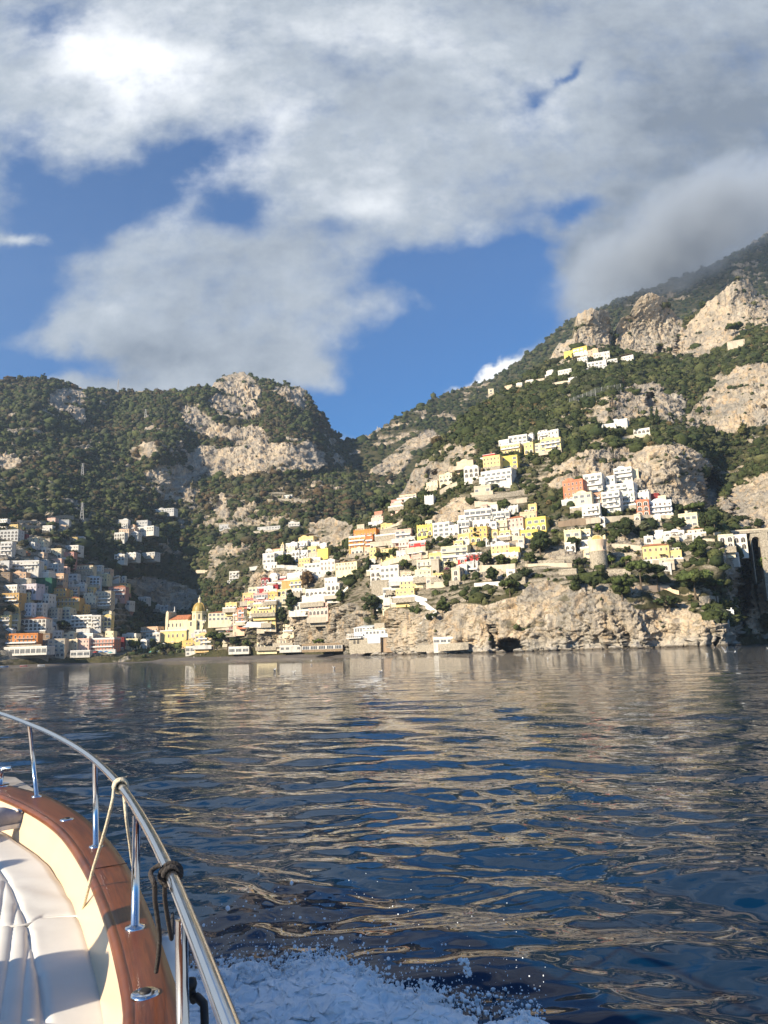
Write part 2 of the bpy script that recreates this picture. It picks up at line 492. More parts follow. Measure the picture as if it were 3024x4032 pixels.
ROCK_B = [
    ([(735, 1855), (750, 1772), (800, 1745), (880, 1772), (960, 1742), (1080, 1752), (1150, 1785), (1215, 1740), (1285, 1800), (1240, 1862), (1150, 1872), (950, 1878), (840, 1872)], 1.15),
    ([(705, 1600), (760, 1608), (860, 1680), (960, 1692), (1010, 1680), (1090, 1722), (1040, 1738), (900, 1732), (780, 1712), (712, 1690)], 1.1),
    ([(815, 1572), (860, 1560), (1000, 1570), (1035, 1632), (960, 1652), (870, 1645), (815, 1602)], 1.05),
    ([(825, 1532), (870, 1490), (950, 1462), (1005, 1490), (1045, 1575), (960, 1560), (900, 1542)], 1.05),
    ([(1025, 1520), (1120, 1528), (1205, 1530), (1222, 1632), (1160, 1625), (1100, 1572)], .75),
    ([(480, 1842), (540, 1780), (610, 1748), (625, 1800), (560, 1832), (500, 1855)], 1.0),
    ([(555, 1880), (640, 1828), (720, 1838), (765, 1900), (700, 1965), (650, 1955)], 1.0),
    ([(175, 1565), (240, 1520), (335, 1528), (335, 1675), (260, 1642), (190, 1602)], .85),
    ([(-40, 1790), (80, 1778), (95, 1862), (0, 1875)], .8),
    ([(855, 1992), (868, 1925), (892, 1960), (912, 2045), (880, 2045), (800, 1980)], 1.0),
    ([(510, 2275), (620, 2255), (720, 2290), (805, 2350), (795, 2400), (680, 2405), (560, 2345)], .85),
    ([(1280, 1785), (1330, 1790), (1372, 1862), (1300, 1855)], .6), ([(700, 2030), (725, 2035), (730, 2080), (700, 2075)], .9),
    ([(30, 1680), (110, 1690), (100, 1715), (20, 1705)], .8), ([(580, 1590), (660, 1570), (640, 1600), (590, 1610)], .7), ([(530, 1690), (640, 1670), (650, 1700), (530, 1720)], .6),
    ([(1080, 1750), (1140, 1700), (1220, 1740), (1140, 1790)], .5)]
TERR = [([(900, 2420), (1000, 2260), (1180, 2180), (1500, 2060), (1900, 1990), (2150, 2030), (2500, 2040), (2790, 2080), (2830, 2250), (2500, 2330), (2000, 2330), (1650, 2440), (1400, 2440), (1100, 2540), (820, 2560)], 1),
        ([(1760, 1990), (1900, 1850), (2080, 1700), (2230, 1720), (2180, 1860), (2060, 1990)], .8), ([(2100, 1450), (2420, 1400), (2460, 1500), (2100, 1560)], .6),
        ([(-350, 2040), (250, 2050), (300, 2150), (450, 2300), (500, 2480), (780, 2560), (-350, 2640)], 1), ([(850, 1960), (1260, 1930), (1260, 2080), (860, 2100)], .8), ([(440, 2050), (640, 2050), (620, 2140), (440, 2140)], .8)]
ROCK_C = [([(1380, 1960), (1500, 1830), (1560, 1780), (1640, 1720), (1700, 1680), (1730, 1720), (1640, 1800), (1590, 1870), (1500, 1960)], .62),
          ([(1400, 1720), (1560, 1650), (1700, 1600), (1650, 1700), (1500, 1780)], .5), ([(1700, 1640), (1800, 1600), (1800, 1660)], .5),
          ([(2480, 1200), (2700, 1100), (3200, 950), (3200, 1100), (2700, 1180)], .36)]


def polymask(polys, px, py):
    out = np.zeros(px.shape)
    for pg, wt in polys:
        p = np.array(pg, float)
        ins = np.zeros(px.shape, bool)
        j = len(p) - 1
        for i in range(len(p)):
            xi, yi = p[i]; xj, yj = p[j]
            c = ((yi > py) != (yj > py)) & (px < (xj - xi) * (py - yi) / (yj - yi + 1e-9) + xi)
            ins ^= c
            j = i
        out = np.maximum(out, ins * wt)
    return out


def blur(a, n):
    for _ in range(2):
        for ax in (0, 1):
            c = np.cumsum(np.concatenate([np.repeat(np.take(a, [0], ax), n + 1, ax), a, np.repeat(np.take(a, [-1], ax), n, ax)], ax), ax)
            L = a.shape[ax]
            a = (np.take(c, range(2 * n + 1, 2 * n + 1 + L), ax) - np.take(c, range(0, L), ax)) / (2 * n + 1)
    return a


class Sheet:
    def __init__(s, name, x0, x1, step, sil, base, D, polys, sc, amp, seed, patch, pits=(), big=0):
        s.sil, s.D, s.sc = sil, D, sc
        px = np.arange(x0, x1 + 1, step, float)
        top = interp(sil, px) + 2.2 * fbm(np.stack([px / 9, px * 0, px * 0], 1), 3, seed) * (4 if sc > 1.5 else 3)
        bot = base(px)
        nr = int((bot - top).max() / step) + 2
        t = np.linspace(0, 1, nr)[:, None]
        PY = bot + (top - bot) * t
        PX = np.broadcast_to(px, PY.shape)
        Yd = D(PX, PY)
        for (hx, hy, hrx, hry, hd) in pits:
            e = ((PX - hx) / hrx) ** 2 + ((PY - hy) / hry) ** 2
            Yd = Yd + hd * (1 - sm(.55, 1.1, e))
        P = at(PX, PY, Yd)
        # normals of the smooth sheet
        du = np.gradient(P, axis=1); dv = np.gradient(P, axis=0)
        N = np.cross(du, dv); N /= np.linalg.norm(N, axis=-1, keepdims=True) + 1e-9
        N[(N[..., 1] > 0)] *= -1
        rk = polymask(polys, PX, PY)
        rk = blur(rk, max(1, int(9 / step)))
        q = P / sc
        wq = q + 2.2 * np.stack([fbm(q / 9., 3, seed + 70), fbm(q / 9., 3, seed + 71), fbm(q / 9., 3, seed + 72)], -1)
        nz = fbm(q / 22., 5, seed) * .6 + fbm(q / 6., 4, seed + 5, .6) * .5
        ledge = fbm(wq * np.array([.16, .16, 1.]) / 4.2, 4, seed + 60, .6)
        rock = sm(.40, .60, rk + nz * .45)
        pt = fbm(q / 30., 4, seed + 9) * .8 + .75 * fbm(q * np.array([1, 1, 1.6]) / 7., 4, seed + 3, .6)
        rock = np.maximum(rock, sm(patch, patch + .22, pt) * .9)
        rock = rock * (1 - .85 * sm(.30, .62, ledge) * sm(-.6, .5, fbm(q / 13., 3, seed + 61)))
        s.rock = rock
        sub = rock > .02
        wr = wq[sub]
        cr = np.zeros(rock.shape)
        va = np.array([1, 1, .62])
        cr[sub] = (.70 * facets(wr * va / 16., seed + 20) + .62 * facets(wr * va / 6., seed + 27) + .42 * facets(wr * np.array([.8, .8, 1.3]) / 2.6, seed + 34)
                   + .60 * ridged(wr * np.array([1, 1, .28]) / 10., 5, seed + 31) + .8 * fbm(q[sub] / 45., 3, seed + 40) + .22 * ridged(wr * np.array([.4, .4, 1.7]) / 4., 3, seed + 45))
        soft = fbm(q / 40., 4, seed + 50) * .9 + fbm(q / 11., 3, seed + 51) * .35
        disp = amp * (rock * cr + (1 - rock) * soft)
        terr = blur(polymask(TERR, PX, PY), 4) * (1 - rock) if sc < 3 else rock * 0
        zt_ = P[..., 2] / (3.4 * (1 if sc < 1.5 else 1.7)) + .5 * fbm(q / 40., 2, seed + 80)
        saw = zt_ - np.floor(zt_)
        s.terr = terr
        disp = disp * (1 - .65 * terr) + terr * (1 if sc < 1.5 else 1.6) * (1.9 * np.where(saw < .72, .5 - saw / .72, (saw - .72) / .28 - .5))
        tw_ = terr * sm(.62, .74, saw) * (1 - sm(.97, 1., saw))
        if big: disp = disp + big * (ridged(q * np.array([1, .35, .30]) / 62., 3, seed + 99) - .2)
        edge = sm(0, .05, 1 - t) * .8 + .2
        low = sm(-1., 4., P[..., 2]) * .7 + .3
        # push along the slope normal, kept level so crests keep their height
        Nh = N * np.array([1, 1, .35])
        P = P + Nh * (disp * edge * low)[..., None]
        # back of the ridge
        back = []
        for k in range(1, 7):
            r = P[-1] + np.array([0, 14 * sc, 0]) * k * np.array([1, 1, 1]) + np.array([0, 0, -4.0 * sc]) * k * k * .6
            back.append(r)
        s.nr, s.nc = PY.shape
        s.P, s.PX, s.PY = P, PX, PY
        V = np.concatenate([P.reshape(-1, 3)] + back)
        rat = np.concatenate([rock.ravel()] + [rock[-1] * .3] * 6)
        fa = grid_faces(s.nr + 6, s.nc)
        s.me = np_mesh(name, V, fa, True, {'rock': ('FLOAT', rat), 'stone': ('FLOAT', np.concatenate([tw_.ravel(), np.zeros(6 * s.nc)])), 'town': ('FLOAT', np.concatenate([terr.ravel(), np.zeros(6 * s.nc)]))})
        # areas
        du = np.linalg.norm(np.gradient(P, axis=1), axis=-1); dv = np.linalg.norm(np.gradient(P, axis=0), axis=-1)
        s.area = du * dv

    def scatter(s, n, rng, dens=None, zmin=4.):
        wgt = s.area * np.clip(1.02 - s.rock * 1.0, 0.02, 1) * (s.P[..., 2] > zmin)
        if dens is not None: wgt = wgt * dens(s.PX, s.PY)
        wgt = wgt.ravel() / wgt.sum()
        idx = rng.choice(len(wgt), n, p=wgt)
        j = rng.uniform(-.5, .5, (n, 3)) * np.array([3, 3, 1]) * s.sc * .6
        return s.P.reshape(-1, 3)[idx] + j, s.PX.ravel()[idx], s.PY.ravel()[idx], s.rock.ravel()[idx]

    def y_at(s, px, py):
        """depth of the finished surface under a photo pixel"""
        c = int(np.clip(round((px - s.PX[0, 0]) / (s.PX[0, 1] - s.PX[0, 0])), 0, s.nc - 1))
        r = int(np.argmin(np.abs(s.PY[:, c] - py)))
        return s.P[r, c, 1]


def shore_py(px, dz=-1.6):
    Yp = interp(SHORE, px)
    # pixel row where depth Yp has z = dz
    a = np.zeros(len(px))
    for i, (x, y) in enumerate(zip(px, Yp)):
        lo, hi = 2300., 2800.
        for _ in range(24):
            mdd = (lo + hi) / 2
            if at(x, mdd, y)[2] > dz: lo = mdd
            else: hi = mdd
        a[i] = lo
    return a


def base_town(px): return np.maximum(shore_py(px), 2545)


A = Sheet('hill_right', 780, 3330, 3, SIL_A, base_town, DA, ROCK_A, 1.0, 3.6, 3, .50,
          [(2010, 2545, 62, 32, 22), (1938, 2510, 14, 60, 9), (2808, 1930, 42, 85, 38), (2565, 1580, 26, 38, 26), (2925, 2330, 30, 190, 30), (1350, 2470, 40, 55, 7), (2955, 2160, 55, 65, 20), (2600, 1385, 24, 28, 22),
           (2668, 1370, 12, 70, 14), (2415, 1340, 12, 80, 12), (1695, 1865, 18, 20, 9), (2880, 2020, 12, 60, 14), (2470, 2520, 5, 30, 4), (2540, 2520, 5, 30, 4), (2400, 2520, 5, 30, 4), (2820, 2520, 8, 25, 5)])
Bs = Sheet('hill_left', -350, 1720, 3, SIL_B, base_town, DB, ROCK_B, 2.1, 9.0, 60, .41, big=16)
Cs = Sheet('hill_far', 1150, 3330, 4, SIL_C, lambda px: np.full(len(px), 2060.), DC, ROCK_C, 2.6, 8.0, 90, .55, big=16)

# terrain material
ma, nt, b = nodes('hillside')
B = NB(nt)
gp = B.n('ShaderNodeNewGeometry').outputs['Position']
at_ = B.n('ShaderNodeAttribute', attribute_name='rock').outputs['Fac']
n1 = B.noise(B.map(gp, (1, 1, .55)), .03, 8, .62)
n2 = B.noise(B.map(gp, (1, 1, .22)), .16, 7, .62)
n3 = B.noise(B.map(gp, (.7, .7, 1.8)), .35, 6, .65)
rockc = B.mix(B.rng(n1, .38, .62), (.35, .315, .26), (.60, .495, .36))
rockc = B.mix(B.math('MULTIPLY', B.rng(n2, .48, .66), .62), rockc, (.60, .42, .24))
rockc = B.mix(B.math('MULTIPLY', B.rng(B.noise(B.map(gp, (1, 1, .25), (40, 3, 9)), .11, 6, .6), .53, .7), .7), rockc, (.64, .56, .45))
rockc = B.mix(B.math('MULTIPLY', B.rng(B.noise(B.map(gp, (1, 1, .18), (7, 31, 2)), .30, 6, .65), .50, .64), .75), rockc, (.20, .185, .165))
vo = B.n('ShaderNodeTexVoronoi', feature='DISTANCE_TO_EDGE'); B.l(B.map(B.mix(.35, gp, B.mix(1, gp, B.noise(gp, .4, 3), 'ADD')), (1, 1, .5)), vo.inputs['Vector']); vo.inputs['Scale'].default_value = .17
crack = B.math('MULTIPLY', B.rng(vo.outputs[0], .0, .035, 1., 0.), B.rng(n3, .40, .6))
rockc = B.mix(B.math('MULTIPLY', crack, .75), rockc, (.10, .09, .08))
shrub = B.rng(B.noise(gp, .22, 6, .7), .60, .68)
rockc = B.mix(B.math('MULTIPLY', shrub, .85), rockc, (.055, .062, .028))
ground = B.mix(B.rng(B.noise(gp, .09, 6, .65), .35, .7), (.045, .05, .022), (.12, .105, .055))
ground = B.mix(B.math('MULTIPLY', B.rng(n3, .58, .75), .6), ground, (.26, .235, .19))
stn = B.n('ShaderNodeAttribute', attribute_name='stone').outputs['Fac']
twn = B.n('ShaderNodeAttribute', attribute_name='town').outputs['Fac']
ground = B.mix(B.math('MULTIPLY', twn, B.rng(B.noise(gp, .14, 6, .7), .42, .60)), ground, (.25, .215, .16))
ground = B.mix(B.math('MULTIPLY', stn, B.rng(B.noise(gp, .07, 3), .32, .48)), ground, B.mix(B.rng(B.noise(gp, 1.3, 4, .7), .35, .65), (.24, .21, .165), (.46, .40, .31)))
sz = B.n('ShaderNodeSeparateXYZ'); B.l(gp, sz.inputs[0])
wet = B.rng(B.math('ADD', sz.outputs[2], B.math('MULTIPLY', B.noise(gp, .4, 4), 1.6)), 1.3, 2.1, 1., 0.)
rockc = B.mix(B.math('MULTIPLY', wet, .8), rockc, (.085, .075, .06))
rockc = B.mix(B.math('MULTIPLY', B.rng(sz.outputs[2], 2.5, 7, .45, 0.), B.math('SUBTRACT', 1., wet)), rockc, (.52, .50, .45))
B.l(B.mix(at_, ground, rockc), b.inputs['Base Color'])
b.inputs['Roughness'].default_value = .95
b.inputs['Specular IOR Level'].default_value = .1
h = B.math('ADD', B.math('MULTIPLY', B.noise(B.map(gp, (1, 1, .5)), .25, 9, .68), 3.2), B.math('MULTIPLY', B.noise(B.map(gp, (.6, .6, 1.9)), .5, 6, .65), 1.2))
B.l(B.bump(h, .9, 1.2), b.inputs['Normal'])
HILL = ma
# town ground: level terraces would read as stone, keep the same sheet
for sh, nm in ((A, 'hill_slope'), (Bs, 'hill_slope'), (Cs, 'hill_slope')):
    o = link(nm, sh.me, HILL)
    o['kind'] = 'structure'

# ------------------------------------------------------------------ beach
px = np.arange(-350, 1760, 6.)
Ys = interp(SHORE, px)
rows = []
for k, (dy, z) in enumerate([(-14, -1.5), (-3, -.25), (0, .05), (5, .7), (14, 1.7), (26, 2.5), (45, 3.1), (75, 3.4)]):
    d = ray(px, np.full(len(px), 2560.))
    x = d[:, 0] / d[:, 1] * (Ys)
    yy_ = Ys + dy + 1.2 * vn(np.stack([x / 14, x * 0 + k * .2, x * 0], 1), 4)
    xx = x * (yy_ / Ys)
    zz = z + .18 * vn(np.stack([xx / 5, yy_ / 5, xx * 0], 1), 8) * (k > 2)
    if True:
        zz = np.where(px > 1560, zz - (px - 1560) / 60, zz)
    rows.append(np.stack([xx, yy_, zz], 1))
V = np.concatenate(rows)
me = np_mesh('beach', V, grid_faces(len(rows), len(px)))
SAND = simple('sand', (.115, .10, .088), .95, var=.25, scale=.15, bump=.3)
o = link('beach', me, SAND); o['kind'] = 'structure'

# ------------------------------------------------------------------ sea
hz = lambda x: 2563 - .0314 * (x - 1512)
NCs, NRs = 1150, 900
# polar fan: azimuth columns, distance rows (closer rows are denser)
az = np.linspace(math.radians(-46), math.radians(46), NCs)
dep = np.concatenate([np.linspace(math.radians(44), math.radians(4), 640)[:-1], np.geomspace(math.radians(4), math.radians(.06), 260)])
rr = CAMZ / np.tan(dep)
rr = rr[::1]
RR, AZ = np.meshgrid(rr, az, indexing='ij')
XX, YY = RR * np.sin(AZ), RR * np.cos(AZ)
sp_r = np.gradient(RR, axis=0)
sp = np.maximum(sp_r, RR * (az[1] - az[0]))
ZZ = np.zeros_like(XX)
rng = np.random.RandomState(21)
NW = 110
lam = np.exp(rng.uniform(math.log(.17), math.log(4.0), NW))
main = math.radians(-100)
ang = main + rng.normal(0, .50, NW)
WARPX = .35 * fbm(np.stack([XX / 2.4, YY / 2.4, XX * 0], -1), 2, 41)
WARPY = .35 * fbm(np.stack([XX / 2.4, YY / 2.4, XX * 0 + 9], -1), 2, 43)
for l_, a_ in zip(lam, ang):
    k_ = 2 * PI / l_
    slope = .0178 * (l_ / 1.0) ** (-.10) * (1.15 if .7 < l_ < 3 else (1.1 if l_ < .6 else .8))
    amp_ = slope / k_ * (math.sqrt(2) * .62)
    fil = np.clip((l_ / (sp + 1e-6) - 2.0) / 3.0, 0, 1)
    ZZ += amp_ * fil * np.sin(k_ * ((XX + WARPX) * math.cos(a_) + (YY + WARPY) * math.sin(a_)) + rng.uniform(0, 6.28))
# bow wave and wake beside the hull
V = np.stack([XX, YY, ZZ], -1).reshape(-1, 3)
me = np_mesh('sea', V, grid_faces(len(rr), NCs))
ma, nt, b = nodes('sea_water')
B = NB(nt)
gp = B.n('ShaderNodeNewGeometry').outputs['Position']
ln = B.n('ShaderNodeVectorMath', operation='LENGTH'); B.l(gp, ln.inputs[0])
far = B.rng(ln.outputs['Value'], 12, 60)
b.inputs['Base Color'].default_value = (.0004, .0165, .046, 1)
b.inputs['Roughness'].default_value = .02
b.inputs['IOR'].default_value = 1.36
b.inputs['Specular IOR Level'].default_value = .5
wave = B.math('ADD', B.math('MULTIPLY', B.noise(B.map(gp, (.55, 1.0, 1), rot=(0, 0, .12)), .85, 3, .5, .5), .20), B.math('MULTIPLY', B.noise(B.map(gp, (.45, 1.0, 1), rot=(0, 0, -.2)), .28, 2, .5), .42))
wave = B.math('MULTIPLY', wave, far)
rip = B.math('MULTIPLY', B.noise(B.map(gp, (.7, 1.1, 1), rot=(0, 0, .3)), 3.2, 2, .5, .6), .012)
rip = B.math('MULTIPLY', rip, B.math('MULTIPLY_ADD', far, 3.0, 1.0))
bp = B.bump(B.math('ADD', wave, rip), 1.0, 1.0)
B.l(bp, b.inputs['Normal'])
SEA = ma
o = link('sea', me, SEA); o['kind'] = 'structure'


# boulders along the foot of the cliff
brng = np.random.RandomState(44)
BL = []
for k in range(46):
    px = brng.uniform(1560, 2895) if k < 34 else brng.uniform(1440, 1560)
    Yq = float(interp(SHORE, px)) - brng.uniform(.5, 5)
    d = ray(np.float64(px), np.float64(2555.))
    BL.append((d[0] / d[1] * Yq, Yq, brng.uniform(.9, 2.9)))
for x, y, r_ in BL:
    v = ICO_V * np.array([r_ * brng.uniform(.9, 1.8), r_, r_ * brng.uniform(.5, .85)])
    v = v + (ICO_V * (facets(ICO_V * 1.3 + brng.rand(3) * 50, 5) * .45 * r_)[:, None])
    me = np_mesh('shore_boulder', v, ICO_F, False, {'rock': ('FLOAT', np.ones(len(v)))})
    o = link('shore_boulder', me, HILL, None, (x, y, r_ * .12), brng.uniform(0, 6))
    tag(o, 'grey limestone boulder lying at the waterline under the sea cliff', 'boulder', 'boulders along the foot of the sea cliff')
# ------------------------------------------------------------------ town
REG = {'1': (0, 1980, .31344), '2': (450, 2050, .30139), '3': (900, 2050, .30139), '4': (1350, 1950, .30139), '5': (1800, 1950, .30139), '6': (2200, 1950, .30139),
       '7': (2550, 1950, .29386), '8': (1500, 1450, .36166), '9': (2100, 1500, .55696), 'a': (2050, 1050, .5871), 'b': (0, 1400, .48222), 'c': (700, 1400, .54249)}
